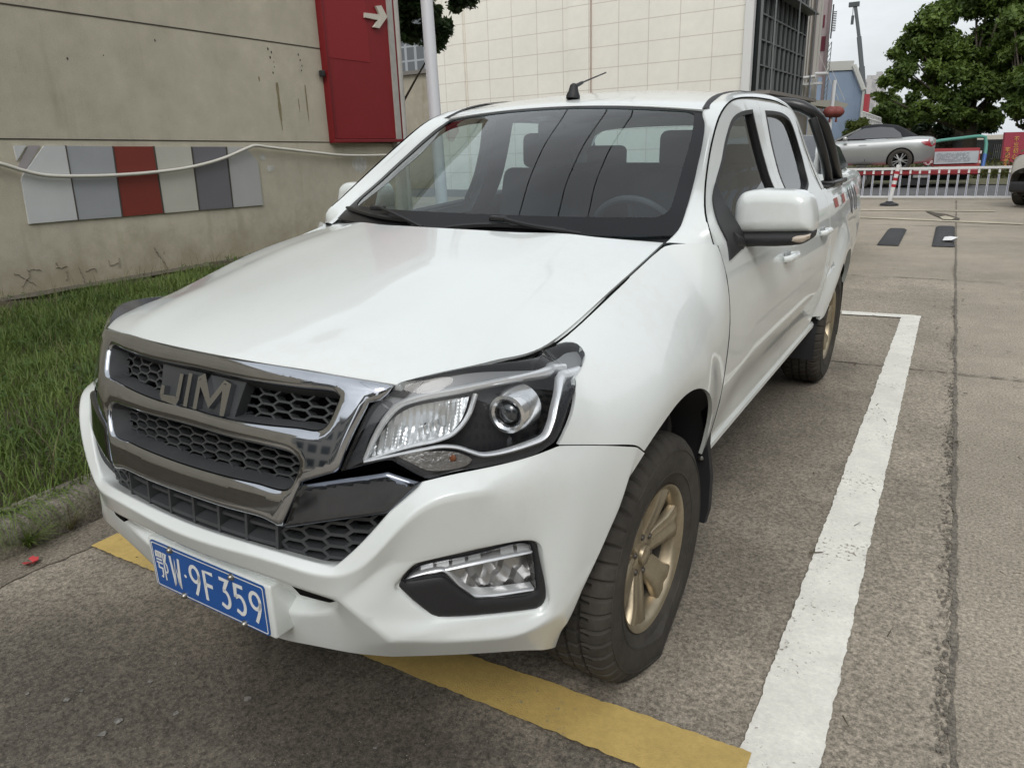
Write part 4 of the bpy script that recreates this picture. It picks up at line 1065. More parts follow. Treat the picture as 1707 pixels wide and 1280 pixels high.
# ---- antenna
mb = MB(); a0 = np.array([0.0,2.06,1.690])
mb.lathe([(.030,0),(.030,.012),(.022,.030),(.016,.055),(.008,.062),(.0001,.063)], a0, (0,.15,1), 20); mb.build('antenna_base', blackp, truck)
mb = MB(); mb.tube([a0+[0,.0,.045], a0+[0,.085,.068], a0+[0.,.10,.072], a0+[0,.335,.125]], [.010,.007,.0035,.003], 8); mb.build('antenna_mast', blackp, truck)
# ---- inside the cab
mb = MB(); mb.box((0,1.62,1.10), (1.44,.42,.16), bev=.05); mb.box((.36,1.72,1.16), (.36,.22,.09), bev=.03); mb.box((0,1.80,.95), (.34,.18,.40), bev=.03); mb.build('dashboard', interior, truck)
mb = MB(); c = np.array([.36,1.93,1.13]); ax = np.array([0,.90,.42]); ax /= np.linalg.norm(ax); e1 = np.array([1.,0,0]); e2 = np.cross(ax, e1)
mb.tube([c+(e1*math.cos(t)+e2*math.sin(t))*.185 for t in np.linspace(0, 2*math.pi, 41)[:-1]], .016, 10, closed=True)
mb.lathe([(.0001,-.02),(.05,-.015),(.065,.02),(.03,.05)], c, ax, 20)
for t in (0, math.pi, -math.pi/2): mb.tube([c, c+(e1*math.cos(t)+e2*math.sin(t))*.18], [.022,.014], 6)
mb.build('steering_wheel', mat('wheel_vinyl', (.045,.045,.048), .5), truck)
def seat(x, y, w, name='seat'):
    mb = MB(); mb.box((x,y,.80), (w,.50,.16), bev=.05); ax = np.array([[1,0,0],[0,.96,-.26],[0,.26,.96]])
    mb.box((x,y+.31,1.10), (w-.02,.12,.60), ax=ax, bev=.05); s = mb.build(name, seatm, truck); return s
def headrest(x, y, z, s, w=.27, h=.17):
    mb = MB(); mb.box((x,y,z), (w,.09,h), bev=.035); mb.tube([(x-.05,y,z-.06),(x-.05,y-.01,z-.17)], .006, 6); mb.tube([(x+.05,y,z-.06),(x+.05,y-.01,z-.17)], .006, 6); mb.build('headrest', seatm, s)
for x in (.37, -.37): s = seat(x, 2.12, .50); headrest(x, 2.52, 1.475, s)
s = seat(0, 2.98, 1.30, 'rear_bench')
for x in (.42, -.42): headrest(x, 3.37, 1.42, s, .25, .14)
mb = MB(); mb.box((0,2.0,1.565), (.25,.03,.075), ax=np.array([[.97,.2,0],[-.2,.97,0],[0,0,1]]), bev=.02); mb.tube([(0,1.99,1.58),(0,1.93,1.635)], .010, 8); mb.build('rearview_mirror', blackp, truck)
# lining: headliner, pillars, door cards, floor
G = [[(x*.97, y+.02, z-.035) for x, y, z in r] for r in rf]
patch('headliner', G, 10, 14, liner, truck, mirror=True)
for sg in (1, -1):
    dl_ = [sy(1.45,.55),sy(3.36,.55),sy(3.36,1.2),sy(2.5,1.19),sy(1.50,1.15)]
    lp = [tuple(p) for p in crom([np.array(p) for p in dl_], .06, True, (0,1,2,4))]
    panel('door_card', SH, ccw(lp) if sg > 0 else ccw(mir(lp)), interior, truck, h=.08, d=-.06)
    bpil = [sy(2.45,1.18),sy(2.63,1.18),sy(2.60,1.65),sy(2.43,1.65)]; lp = [tuple(p) for p in crom([np.array(p) for p in bpil], .05, True, (0,1,2,3))]
    panel('pillar_trim', SH, ccw(lp) if sg > 0 else ccw(mir(lp)), liner, truck, h=.06, d=-.05)
    G = [[(sg*(p[0]-.03), p[1]+.02, p[2]-.02) for p in (i_, o_)] for i_, o_ in zip([CI[k] for k in range(1, 17)], [CO[k] for k in range(1, 17)])]
    patch('pillar_trim', G, 2, 26, liner, truck)
mb = MB(); mb.box((0,2.4,.50), (1.56,2.3,.04)); mb.box((0,1.33,.85), (1.5,.04,.65)); mb.build('cab_floor', interior, truck, smooth=0)
# ---- underside, engine bay block and wheel houses
mb = MB(); mb.box((0,.95,.62), (1.05,1.1,.42)); mb.box((0,3.0,.42), (.75,4.2,.16)); mb.box((0,.45,.45), (.9,.35,.2)); mb.box((0,3.9,.62), (1.25,1.9,.25)); mb.build('chassis', dark, truck, smooth=0)
def house(sg, yc, w):
    mb = MB(); V = []; F = []; R = .515 if yc < 2 else .51; n = 24
    for k in range(n+1):
        a = math.radians((6 if yc < 2 else -10)+(194 if yc < 2 else 208)*k/n)
        for x in ((min(.905, .80+.013*k) if k < 17 else .862) if yc < 2 else .88, .78, .50): V.append((sg*x, yc-R*math.cos(a), ZWC+R*math.sin(a)))
    for k in range(n):
        for j in range(2): f = (k*3+j, k*3+j+1, (k+1)*3+j+1, (k+1)*3+j); F.append(f if sg > 0 else f[::-1])
    b = len(V); V += [(sg*.50, yc, ZWC)]
    for k in range(n): F.append((b, (k+1)*3+2, k*3+2))
    mobj('wheel_house', V, F, blackp, truck)
for sg in (1, -1): house(sg, YWF, 1); house(sg, YWR, 1)

# ---- shut lines round the doors
for sg in (1, -1):
    mb = MB(); P = crom([(sg*(p[0]-.001), p[1]+.002, p[2]-.001) for p in CO], .04); mb.tube(P, .0034, 6)
    P2 = crom([SH.map(sg*sofY(y-y0(z)), z, .0) for y, z in ((1.386,1.20),(1.396,1.10),(1.404,.95),(1.406,.80),(1.405,.68),(1.404,.56))], .05); mb.tube(P2, .0018, 6)
    mb.build('door_shut_line', dark, truck)
# ---- wheels
def wheel(sg, yc, zc, flat=0., steer=0.):
    root = empty('wheel'); root.parent = truck; root.location = (sg*.775, yc, zc); root.rotation_euler = (0, 0, steer)
    ax = (1, 0, 0); Rt = .372; w = .118
    # tyre as a lathe with tread blocks
    prof = [(.222,.100),(.232,.108),(.250,.113),(.258,.1165),(.2585,.119),(.264,.1195),(.2645,.118),(.285,.1215),(.310,.1215),(.326,.1195),(.3265,.1215),(.331,.121),(.3315,.1185),(.340,.116),(.356,.106),(.366,.094),(.370,.080)]
    prof2 = [(r, x) for r, x in prof]
    grooves = [.080,.046,.040,.004,-.004,-.040,-.046,-.080]
    pr = list(prof2)
    gx = [(.3715,.074),(.3715,.049),(.361,.046),(.361,.040),(.3725,.037),(.3725,.006),(.362,.003),(.362,-.003),(.3725,-.006),(.3725,-.037),(.361,-.040),(.361,-.046),(.3715,-.049),(.3715,-.074)]
    full = pr+gx+[(r, -x) for r, x in pr[::-1]]
    n = 288; V = []; m_ = len(full)
    for k in range(n):
        a = 2*math.pi*k/n
        for j, (r, x) in enumerate(full):
            rr = r
            if r > .335 and ((k+(2 if abs(x) > .05 else 0)+(0 if x > 0 else 3)) % 6 == 0): rr = r-.011
            y_, z_ = rr*math.cos(a), rr*math.sin(a)
            # tyre flattened at the ground, sidewall bulging out
            if flat:
                low = -z_-(Rt-flat)
                if low > 0: z_ += low
                bz = max(0, 1-abs(a-1.5*math.pi)/.62)
                if .25 < r < .36: x = x+math.copysign(.030*bz*bz*flat/.03, x)
                if r >= .36: x = x*(1+.10*bz)
            V.append((x, y_, z_))
    F = [(k*m_+j, k*m_+j+1, ((k+1) % n)*m_+j+1, ((k+1) % n)*m_+j) for k in range(n) for j in range(m_-1)]
    F = [f[::-1] for f in F]
    ty = mobj('tyre', V, F, rubber, root, 28)
    mb = MB()
    for r in (.262,.330): mb.lathe([(r-.0025,.1165 if r < .3 else .1175),(r,.1205 if r < .3 else .122),(r+.0025,.1175 if r < .3 else .118)], (0,0,0), ax, 90)
    if not flat: mb.build('sidewall_rib', rubber, ty)
    # rim barrel
    mb = MB(); mb.lathe([(.200,-.10),(.196,.0),(.198,.055)], (0,0,0), ax, 72); mb.build('rim_barrel', mat('barrel_shade', (.060,.052,.042), .8), root)  # dark colour stands in for the shade behind the spokes
    mb = MB(); mb.lathe([(.197,.050),(.200,.078),(.206,.094),(.214,.103),(.2215,.106),(.2225,.100),(.221,.092)], (0,0,0), ax, 90); mb.lathe([(.214,.103),(.208,.098),(.203,.088)], (0,0,0), ax, 90)
    rim = mb.build('rim', rimm, root)
    # six broad spokes as one face with six openings
    N = 6; V = []; F = []
    mb = MB()
    for k in range(N):
        a = 2*math.pi*k/N+math.radians(8); ca, sa = math.cos(a), math.sin(a)
        rows_ = []
        for r, hw_, x, th in ((.040,.026,.060,.02),(.075,.037,.066,.022),(.110,.041,.075,.024),(.150,.044,.084,.026),(.180,.052,.089,.026),(.207,.066,.091,.02)):
            sec = []
            for o_, dx in ((-1.04,-th),(-1.0,-.005),(-.88,0),(-.35,.001),(0,-.004),(.35,.001),(.88,0),(1.0,-.005),(1.04,-th)):
                t_ = o_*hw_; sec.append((x+dx, r*ca-t_*sa, r*sa+t_*ca))
            rows_.append(sec)
        b = len(mb.V); Vv = [p for s in rows_ for p in s]; Ff = []
        for i in range(5):
            for j in range(8): Ff.append((i*9+j, i*9+j+1, (i+1)*9+j+1, (i+1)*9+j))
        mb.add(Vv, Ff)
    mb.lathe([(.0001,.044),(.066,.042),(.074,.034),(.076,.0)], (.020,0,0), ax, 48)
    mb.build('spokes', rimm, rim, smooth=50)
    mb = MB(); mb.lathe([(.0001,.078),(.022,.0775),(.030,.073),(.033,.066),(.034,.05)], (0,0,0), ax, 32); mb.build('hub_cap', rimm, rim)
    mb = MB()
    for k in range(6):
        a = 2*math.pi*(k+.5)/6+math.radians(8); mb = MB(); mb.lathe([(.0001,.068),(.008,.067),(.010,.062),(.010,.045)], (0,.060*math.cos(a),.060*math.sin(a)), ax, 12)
        mb.build('lug_nut', mat('lug_steel', (.10,.09,.08), .5, metal=.6), rim)
    mb = MB(); mb.lathe([(.0001,-.02),(.130,-.02),(.135,-.035),(.14,-.05)], (0,0,0), ax, 48); mb.build('brake_disc', mat('brake_iron', (.06,.05,.045), .6, metal=.3), root)
    if sg < 0: root.scale = (-1, 1, 1)
    return root
wheel(1, YWF, .352, .018, math.radians(-2)); wheel(-1, YWF, .372, 0, math.radians(-2)); wheel(1, YWR, .385, 0); wheel(-1, YWR, .375, 0)
# ---- mud flap behind the front wheel, with its bolts
for sg in (1, -1):
    mb = MB()
    V = []
    for z, y_ in ((.80,1.345),(.66,1.385),(.52,1.395),(.40,1.40),(.27,1.405),(.215,1.40)):
        x1 = .868 if z > .5 else .885
        x0_ = .62 if z > .25 else .66
        if z < .25: x1 = .875
        V += [(sg*x0_, y_, z), (sg*x1, y_-.005, z), (sg*(x1+.005), y_+.012, z)]
    F = []
    for i in range(5):
        for j in range(2): f = (i*3+j, i*3+j+1, (i+1)*3+j+1, (i+1)*3+j); F.append(f)
    fl = mobj('mud_flap', V, F, blackp, truck)
    mb = MB()
    for x, z in ((.875,.62),(.85,.47)):
        mb = MB(); mb.lathe([(.0001,.012),(.007,.010),(.010,.002)], (sg*x, 1.383, z), (0,-1,0), 12)
        mb.build('flap_screw', bolt, fl)
# ================================================================== GROUND
def nmat(name):
    m = bpy.data.materials.new(name); m.use_nodes = True; MATS[name] = m
    return m, m.node_tree.nodes, m.node_tree.links, m.node_tree.nodes['Principled BSDF']
def tonal(n, l, vec, specs, base):
    """multiply base colour by several noise layers: (scale, low, high, [p0, p1])"""
    prev = None
    for sp in specs:
        z = n.new('ShaderNodeTexNoise'); z.inputs['Scale'].default_value = sp[0]; z.inputs['Detail'].default_value = 7; z.inputs['Roughness'].default_value = .62
        l.new(vec, z.inputs['Vector']); r = n.new('ShaderNodeMapRange'); r.inputs[1].default_value = sp[3] if len(sp) > 3 else .3; r.inputs[2].default_value = sp[4] if len(sp) > 4 else .7
        r.inputs[3].default_value = sp[1]; r.inputs[4].default_value = sp[2]; l.new(z.outputs[0], r.inputs[0])
        x = n.new('ShaderNodeMix'); x.data_type = 'RGBA'; x.blend_type = 'MULTIPLY'; x.inputs[0].default_value = 1
        if prev is None:
            if isinstance(base, tuple): x.inputs[6].default_value = (*base, 1)
            else: l.new(base, x.inputs[6])
        else: l.new(prev, x.inputs[6])
        l.new(r.outputs[0], x.inputs[7]); prev = x.outputs[2]
    return prev
def concrete(name, base, speck=(.55, 1.5), rough=.85, bumpd=.0022, extra=(), stretch=1., stain_shade=()):
    m, n, l, b = nmat(name); tc_ = n.new('ShaderNodeTexCoord'); mp_ = n.new('ShaderNodeMapping'); mp_.inputs['Scale'].default_value = (1, stretch, 1); l.new(tc_.outputs['Object'], mp_.inputs[0])
    v = mp_.outputs[0]
    c = tonal(n, l, v, [(.55, .82, 1.15), (2.6, .90, 1.08), (11, .93, 1.06), (85, speck[0], speck[1], .34, .66), (240, .68, 1.35, .34, .66)]+list(extra), base)
    # ground-in tyre and oil dirt together with painted-in shade: patches with an irregular edge, each (centre, x radius, y radius, tone left)
    for (sx0, sy0), rx_, ry_, lo_ in stain_shade:
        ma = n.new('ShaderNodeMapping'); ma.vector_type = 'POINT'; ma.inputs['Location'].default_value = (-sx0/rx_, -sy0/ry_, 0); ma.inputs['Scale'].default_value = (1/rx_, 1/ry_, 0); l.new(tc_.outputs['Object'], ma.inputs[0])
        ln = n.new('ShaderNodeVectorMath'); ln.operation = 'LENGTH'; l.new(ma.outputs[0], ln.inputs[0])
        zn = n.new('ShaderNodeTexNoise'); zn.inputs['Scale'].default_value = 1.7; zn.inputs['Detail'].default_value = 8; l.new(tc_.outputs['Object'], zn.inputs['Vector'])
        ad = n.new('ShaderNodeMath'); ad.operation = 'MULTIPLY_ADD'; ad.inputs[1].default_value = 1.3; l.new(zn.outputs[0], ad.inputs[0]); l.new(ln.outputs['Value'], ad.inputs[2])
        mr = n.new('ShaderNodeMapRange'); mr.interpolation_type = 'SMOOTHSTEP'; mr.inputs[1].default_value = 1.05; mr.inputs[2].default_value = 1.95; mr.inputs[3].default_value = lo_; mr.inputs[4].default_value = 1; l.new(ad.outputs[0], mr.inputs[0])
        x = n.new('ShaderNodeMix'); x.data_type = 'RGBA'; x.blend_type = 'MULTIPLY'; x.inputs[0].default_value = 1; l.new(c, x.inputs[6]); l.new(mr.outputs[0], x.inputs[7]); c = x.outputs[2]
    # pale aggregate chips and dark pits
    w = n.new('ShaderNodeTexVoronoi'); w.inputs['Scale'].default_value = 130; l.new(v, w.inputs['Vector'])
    r = n.new('ShaderNodeMapRange'); r.inputs[1].default_value = .08; r.inputs[2].default_value = .16; r.inputs[3].default_value = 1; r.inputs[4].default_value = 0; l.new(w.outputs['Distance'], r.inputs[0])
    g = n.new('ShaderNodeTexNoise'); g.inputs['Scale'].default_value = 38; l.new(v, g.inputs['Vector'])
    gr = n.new('ShaderNodeMapRange'); gr.inputs[1].default_value = .50; gr.inputs[2].default_value = .62; l.new(g.outputs[0], gr.inputs[0])
    mm = n.new('ShaderNodeMath'); mm.operation = 'MULTIPLY'; l.new(r.outputs[0], mm.inputs[0]); l.new(gr.outputs[0], mm.inputs[1])
    m2 = n.new('ShaderNodeMath'); m2.operation = 'MULTIPLY'; m2.inputs[1].default_value = .55; l.new(mm.outputs[0], m2.inputs[0])
    x = n.new('ShaderNodeMix'); x.data_type = 'RGBA'; l.new(m2.outputs[0], x.inputs[0]); l.new(c, x.inputs[6]); x.inputs[7].default_value = (min(1, base[0]*2.6), min(1, base[1]*2.55), min(1, base[2]*2.45), 1)
    l.new(x.outputs[2], b.inputs['Base Color']); b.inputs['Roughness'].default_value = rough; b.inputs['Specular IOR Level'].default_value = .35
    z = n.new('ShaderNodeTexNoise'); z.inputs['Scale'].default_value = 230; z.inputs['Detail'].default_value = 4; l.new(v, z.inputs['Vector'])
    bp_ = n.new('ShaderNodeBump'); bp_.inputs['Distance'].default_value = bumpd; l.new(z.outputs[0], bp_.inputs['Height']); l.new(bp_.outputs[0], b.inputs['Normal'])
    return m
g_lane = concrete('lane_concrete', (.315,.275,.220), extra=[(.22,.88,1.1)])
g_bay = concrete('bay_concrete', (.315,.275,.220), speck=(.50,1.5), extra=[(1.1,.86,1.08)], stain_shade=[((-.15,-.15),1.55,.95,.36),((.3,2.6),1.1,2.6,.62)])  # darker ahead of and under the truck: dirt plus shade put into the colour
g_far = concrete('far_asphalt', (.115,.115,.118))
def sheet(name, x0, x1, y0_, y1, z, m, nx=1, ny=1):
    V = [(x0+(x1-x0)*i/nx, y0_+(y1-y0_)*j/ny, z) for j in range(ny+1) for i in range(nx+1)]
    F = [(j*(nx+1)+i, j*(nx+1)+i+1, (j+1)*(nx+1)+i+1, (j+1)*(nx+1)+i) for j in range(ny) for i in range(nx)]
    return mobj(name, V, F, m, None, 0)
tag(sheet('ground', -600, 600, -400, 1500, -.012, g_lane), kind='structure')
def ragged(name, x0, x1, ya, yb, m, z, step=.02, j=.006, kind='structure', seed=1):
    """a painted strip along y (or along x when the x-span is longer) with a worn edge"""
    r = random.Random(seed); V = []; F = []
    along_y = (yb-ya) > (x1-x0); L_ = (yb-ya) if along_y else (x1-x0); n = int(L_/step); a_, b_ = 0, 0
    for i in range(n+1):
        t = i/n; a_ = a_*.6+r.uniform(-j, j); b_ = b_*.6+r.uniform(-j, j)
        if along_y: V += [(x0+a_, ya+L_*t, z), (x1+b_, ya+L_*t, z)]
        else: V += [(x0+L_*t, yb+a_, z), (x0+L_*t, ya+b_, z)]
    F = [(2*i, 2*i+1, 2*i+3, 2*i+2) for i in range(n)]
    return tag(mobj(name, V, F, m, None, 0), kind=kind)
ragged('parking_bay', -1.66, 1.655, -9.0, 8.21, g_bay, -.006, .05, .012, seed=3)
# slab joints, with the broken edges of the long one
crack = concrete('joint_filler', (.15,.132,.108), extra=[(6,.75,1.3)])
ragged('pavement_joint', 1.650, 1.668, -9, 20, crack, -.003, .02, .005, seed=4)
ragged('pavement_joint', -1.6, 9.0, 4.44, 4.452, crack, -.002, .02, .007, seed=5)
ragged('pavement_joint', -1.6, 9.0, 8.20, 8.215, crack, -.002, .03, .007, seed=6)
ragged('pavement_joint', -8, 12.0, 13.9, 13.93, crack, -.002, .05, .012, seed=7)
r_ = random.Random(11); mb = MB()
for i in range(900):                        # crumbled edge: many small chips gathered in a few stretches beside the joint
    y_ = r_.choice((1.0,1.5,2.1,2.7,3.3,4.0,5.2,6.6,8.9))+r_.gauss(0, .22); x_ = 1.652-abs(r_.gauss(0, .022)); a_, b_ = r_.uniform(.0015, .007), r_.uniform(.002, .016)
    k = 6; t0 = r_.uniform(0, 1); P = [(x_+a_*math.cos(t+t0)*r_.uniform(.5,1.2), y_+b_*math.sin(t+t0)*r_.uniform(.5,1.2), -.0022+.000003*i) for t in [2*math.pi*q_/k for q_ in range(k)]]
    mb.add(P, [tuple(range(k))])
tag(mb.build('pavement_spalling', crack, None, smooth=0), kind='structure')
# paint: white bay line and yellow front line, worn so that the slab shows
def paint(name, col, wear):
    m, n, l, b = nmat(name); tc_ = n.new('ShaderNodeTexCoord'); v = tc_.outputs['Object']
    c = tonal(n, l, v, [(1.3, .88, 1.08), (9, .90, 1.07), (60, .90, 1.08)], col)
    z = n.new('ShaderNodeTexNoise'); z.inputs['Scale'].default_value = 55; z.inputs['Detail'].default_value = 9; z.inputs['Roughness'].default_value = .7; l.new(v, z.inputs['Vector'])
    z2 = n.new('ShaderNodeTexNoise'); z2.inputs['Scale'].default_value = 3.1; l.new(v, z2.inputs['Vector'])
    ad = n.new('ShaderNodeMath'); ad.operation = 'MULTIPLY_ADD'; ad.inputs[1].default_value = .45; l.new(z2.outputs[0], ad.inputs[0]); l.new(z.outputs[0], ad.inputs[2])
    r = n.new('ShaderNodeMapRange'); r.inputs[1].default_value = wear; r.inputs[2].default_value = wear+.05; l.new(ad.outputs[0], r.inputs[0])
    x = n.new('ShaderNodeMix'); x.data_type = 'RGBA'; l.new(r.outputs[0], x.inputs[0]); l.new(c, x.inputs[6]); x.inputs[7].default_value = (.24,.21,.165,1)
    l.new(x.outputs[2], b.inputs['Base Color']); b.inputs['Roughness'].default_value = .7
    z3 = n.new('ShaderNodeTexNoise'); z3.inputs['Scale'].default_value = 190; l.new(v, z3.inputs['Vector'])
    bp_ = n.new('ShaderNodeBump'); bp_.inputs['Distance'].default_value = .0016; l.new(z3.outputs[0], bp_.inputs['Height']); l.new(bp_.outputs[0], b.inputs['Normal'])
    return m
pw_, py_ = paint('road_paint_white', (.78,.76,.69), .84), paint('road_paint_yellow', (.50,.355,.115), .88)
def line4(name, quad_, m, z, seed, step=.012, j=.0028):
    """strip between two edges; quad_ = (a0, a1, b0, b1) ground points: edge a from a0 to a1, edge b from b0 to b1"""
    r = random.Random(seed); a0, a1, b0, b1 = [np.array(p, float) for p in quad_]; n = int(np.linalg.norm(a1-a0)/step); V = []; da = db = 0
    t_ = (a1-a0)/np.linalg.norm(a1-a0); nn = np.array([-t_[1], t_[0]])
    for i in range(n+1):
        t = i/n; da = da*.6+r.uniform(-j, j); db = db*.6+r.uniform(-j, j); p = a0+(a1-a0)*t+nn*da; q_ = b0+(b1-b0)*t+nn*db; V += [(*p, z), (*q_, z)]
    F = [(2*i, 2*i+1, 2*i+3, 2*i+2) for i in range(n)]
    return tag(mobj(name, V, F, m, None, 0), kind='structure')
g2 = lambda u, v: won(u, v, 2, 0)[:2]
line4('bay_line', ((1.185,.36), g2(1503,527), (1.372,.36), g2(1535,527)), pw_, .002, 21)
line4('bay_line', (g2(1403,518.5), (1.40,6.19), g2(1403,524), (1.40,6.07)), pw_, .0032, 22)
line4('bay_line', ((-1.36,6.10),(.76,6.16),(-1.36,5.98),(.76,6.05)), pw_, .0026, 23)
line4('bay_line', ((-1.36,.62),(-1.30,6.1),(-1.20,.62),(-1.15,6.1)), pw_, .0038, 24)
line4('front_line', ((-1.385,.545),(1.215,.610),(-1.385,.430),(1.215,.432)), py_, .006, 25)
# far pale patch lines and the patched hole on the lane
line4('worn_line', (g2(1432,361), g2(1707,372), g2(1432,363), g2(1707,374.5)), concrete('worn_pale', (.42,.38,.29)), -.001, 26, .1, .02)
line4('worn_line', (g2(1425,349), g2(1660,351), g2(1425,350.5), g2(1660,352.5)), MATS['worn_pale'], -.001, 27, .1, .02)
mb = MB(); P = [won(u, v, 2, 0) for u, v in ((1543,351),(1560,355),(1578,357),(1600,364),(1599,367),(1578,367),(1562,361),(1546,354))]; mb.add([(p[0], p[1], .001) for p in P][::-1], [tuple(range(8))])
tag(mb.build('patched_hole', concrete('patch_dark', (.085,.072,.055)), None, smooth=0), kind='structure')
mb = MB(); P = [won(u, v, 2, 0) for u, v in ((1566,362),(1576,360),(1592,364),(1586,366.5),(1572,366))]; mb.add([(p[0], p[1], .006) for p in P][::-1], [tuple(range(5))])
tag(mb.build('patched_hole', MATS['worn_pale'], None, smooth=0), kind='structure')
tag(sheet('road', -60, 80, 20.8, 26.4, -.004, g_far), kind='structure')
# gum spots and pale scuffs on the slab, twigs and dead leaves
mb = MB(); r_ = random.Random(5)
for u, v, a in ((110,1165,.010),(135,1150,.008),(197,1200,.014),(170,1222,.012),(293,1187,.010),(250,1135,.008),(412,1163,.012),(45,1155,.006),(292,1105,.005),(625,1245,.006)):
    p = won(u, v, 2, 0); k = 12
    mb.add([(p[0]+a*math.cos(t)*r_.uniform(.7,1.2), p[1]+a*math.sin(t)*r_.uniform(.5,1.1), -.0015) for t in [2*math.pi*q_/k for q_ in range(k)]], [tuple(range(k))])
tag(mb.build('gum_spots', concrete('gum', (.19,.18,.165)), None, smooth=0), 'pale flattened gum spots on the dark slab in front of the truck', 'gum', kind='stuff')
mb = MB()
for i in range(420):
    x_, y_ = r_.uniform(-1.5, 4.5), r_.uniform(-.6, 9)**1.0; a_ = r_.uniform(0, 3.14); L_ = r_.uniform(.006, .028); w = r_.uniform(.0008, .002) if i % 4 else r_.uniform(.004, .009)
    if abs(x_) < 1.0 and y_ > 0: continue
    c, s_ = math.cos(a_), math.sin(a_); mb.add([(x_+c*L_-s_*w, y_+s_*L_+c*w, .004),(x_-c*L_-s_*w, y_-s_*L_+c*w, .006),(x_-c*L_+s_*w, y_-s_*L_-c*w, .004),(x_+c*L_+s_*w, y_+s_*L_-c*w, .007)], [(0,1,2,3)])
tag(mb.build('leaf_litter', mat('dry_litter', (.075,.058,.035), .9, var=(8,.5)), None, smooth=0), 'dry twigs and leaf scraps scattered over the paving', 'litter', kind='stuff')
# ---- kerb, gutter and the grass bank up to the wall
kerbm = concrete('kerb_concrete', (.20,.18,.145), extra=[(1.5,.55,1.25),(14,.7,1.25)])
mb = MB(); r_ = random.Random(9); n = 90
prof = [(-1.600,-.01),(-1.603,.05),(-1.612,.115),(-1.635,.142),(-1.76,.150),(-1.775,.10)]
ys = np.concatenate([[k_+.010, k_+.28, k_+.55, k_+.80, k_+.990] for k_ in np.arange(-7, 13)]); n = len(ys); V = []; F = []
for i, y_ in enumerate(ys):
    gap = False
    for x_, z_ in prof: V.append((x_+r_.gauss(0,.003)-(.012 if gap else 0)-.03*0+ -.0*y_, y_, z_+r_.gauss(0,.0025)-(.008 if gap else 0)))
for i in range(n-1):
    if i % 5 == 4: continue                 # open joint between two stones
    for k in range(5): a = i*6+k; F.append((a, a+6, a+7, a+1))
for i in range(0, n):
    if i % 5 in (0, 4): F.append(tuple(i*6+k for k in range(6)) if i % 5 == 0 else tuple(i*6+k for k in range(5, -1, -1)))
mobj_k = mobj('kerb', V, F, kerbm, None, 50); tag(mobj_k, kind='structure')
ragged('gutter', -1.605, -1.40, -7, 13, concrete('gutter_concrete', (.19,.165,.13), extra=[(3,.6,1.2)]), -.002, .03, .012, seed=31)
def bank(x_, y_):
    t = min(1, max(0, (-1.76-x_)/5.2)); return .105+.07*t+.035*math.sin(x_*1.9+y_*.7)*math.sin(y_*1.1)+.02*math.sin(x_*5+1)*math.sin(y_*4.3)
soil = mat('soil', (.060,.047,.030), .95, var=(6,.35), var2=(40,.3), bump=(40,.01))
V = []; F = []; nx, ny = 60, 160
for j in range(ny+1):
    for i in range(nx+1):
        x_ = -1.74-(5.30)*i/nx; y_ = -7+20*j/ny; V.append((x_, y_, bank(x_, y_) if i else .10))
for j in range(ny):
    for i in range(nx): a = j*(nx+1)+i; F.append((a, a+nx+1, a+nx+2, a+1))
tag(mobj('grass_bank', V, F, soil, None, 60), kind='structure')
def grass(name, N, region, hmin, hmax, m, seed, wd_=.0035, keep=None):
    g = np.random.default_rng(seed); x0, x1, ya, yb = region
    X = g.uniform(x0, x1, N); Y = g.uniform(ya, yb, N)
    if keep is not None:
        k = keep(X, Y, g); X, Y = X[k], Y[k]
    N = len(X); Z = np.array([bank(a, b) for a, b in zip(X, Y)])-.005
    clump = .55+.45*np.sin(X*3.1+1.3)*np.sin(Y*2.3)+.25*np.sin(X*9+Y*7); Hh_ = g.uniform(hmin, hmax, N)*(.75+.5*np.clip(clump, 0, 1)); a = g.uniform(0, 2*np.pi, N); lean = g.uniform(.15, 1.0, N)*Hh_; w = g.uniform(.6, 1.3, N)*wd_*(1+Hh_*1.5)
    dx, dy = np.cos(a), np.sin(a); px_, py2 = -dy, dx
    V = np.zeros((N, 7, 3), np.float32)
    for k, (t, ww) in enumerate(((0, 1.), (.4, .9), (.75, .6))):
        cx = X+dx*lean*t**1.8; cy = Y+dy*lean*t**1.8; cz = Z+Hh_*(t-.25*t*t*lean/Hh_)
        V[:, 2*k, 0] = cx-px_*w*ww; V[:, 2*k, 1] = cy-py2*w*ww; V[:, 2*k, 2] = cz
        V[:, 2*k+1, 0] = cx+px_*w*ww; V[:, 2*k+1, 1] = cy+py2*w*ww; V[:, 2*k+1, 2] = cz
    V[:, 6, 0] = X+dx*lean; V[:, 6, 1] = Y+dy*lean; V[:, 6, 2] = Z+Hh_*(1-.25*lean/Hh_)-.15*lean
    base = (np.arange(N)*7)[:, None]
    q4 = np.concatenate([base+np.array([0,1,3,2]), base+np.array([2,3,5,4])], 0); t3 = base+np.array([4,5,6])
    me = bpy.data.meshes.new(name); me.vertices.add(N*7); me.vertices.foreach_set('co', V.ravel())
    loops = np.concatenate([q4.ravel(), t3.ravel()]).astype(np.int32); me.loops.add(len(loops)); me.loops.foreach_set('vertex_index', loops)
    tot = np.concatenate([np.full(len(q4), 4), np.full(len(t3), 3)]).astype(np.int32); st_ = np.concatenate([[0], np.cumsum(tot)[:-1]]).astype(np.int32)
    me.polygons.add(len(tot)); me.polygons.foreach_set('loop_start', st_); me.polygons.foreach_set('loop_total', tot); me.update(calc_edges=True); me.materials.append(m)
    o = bpy.data.objects.new(name, me); COL.objects.link(o); return o
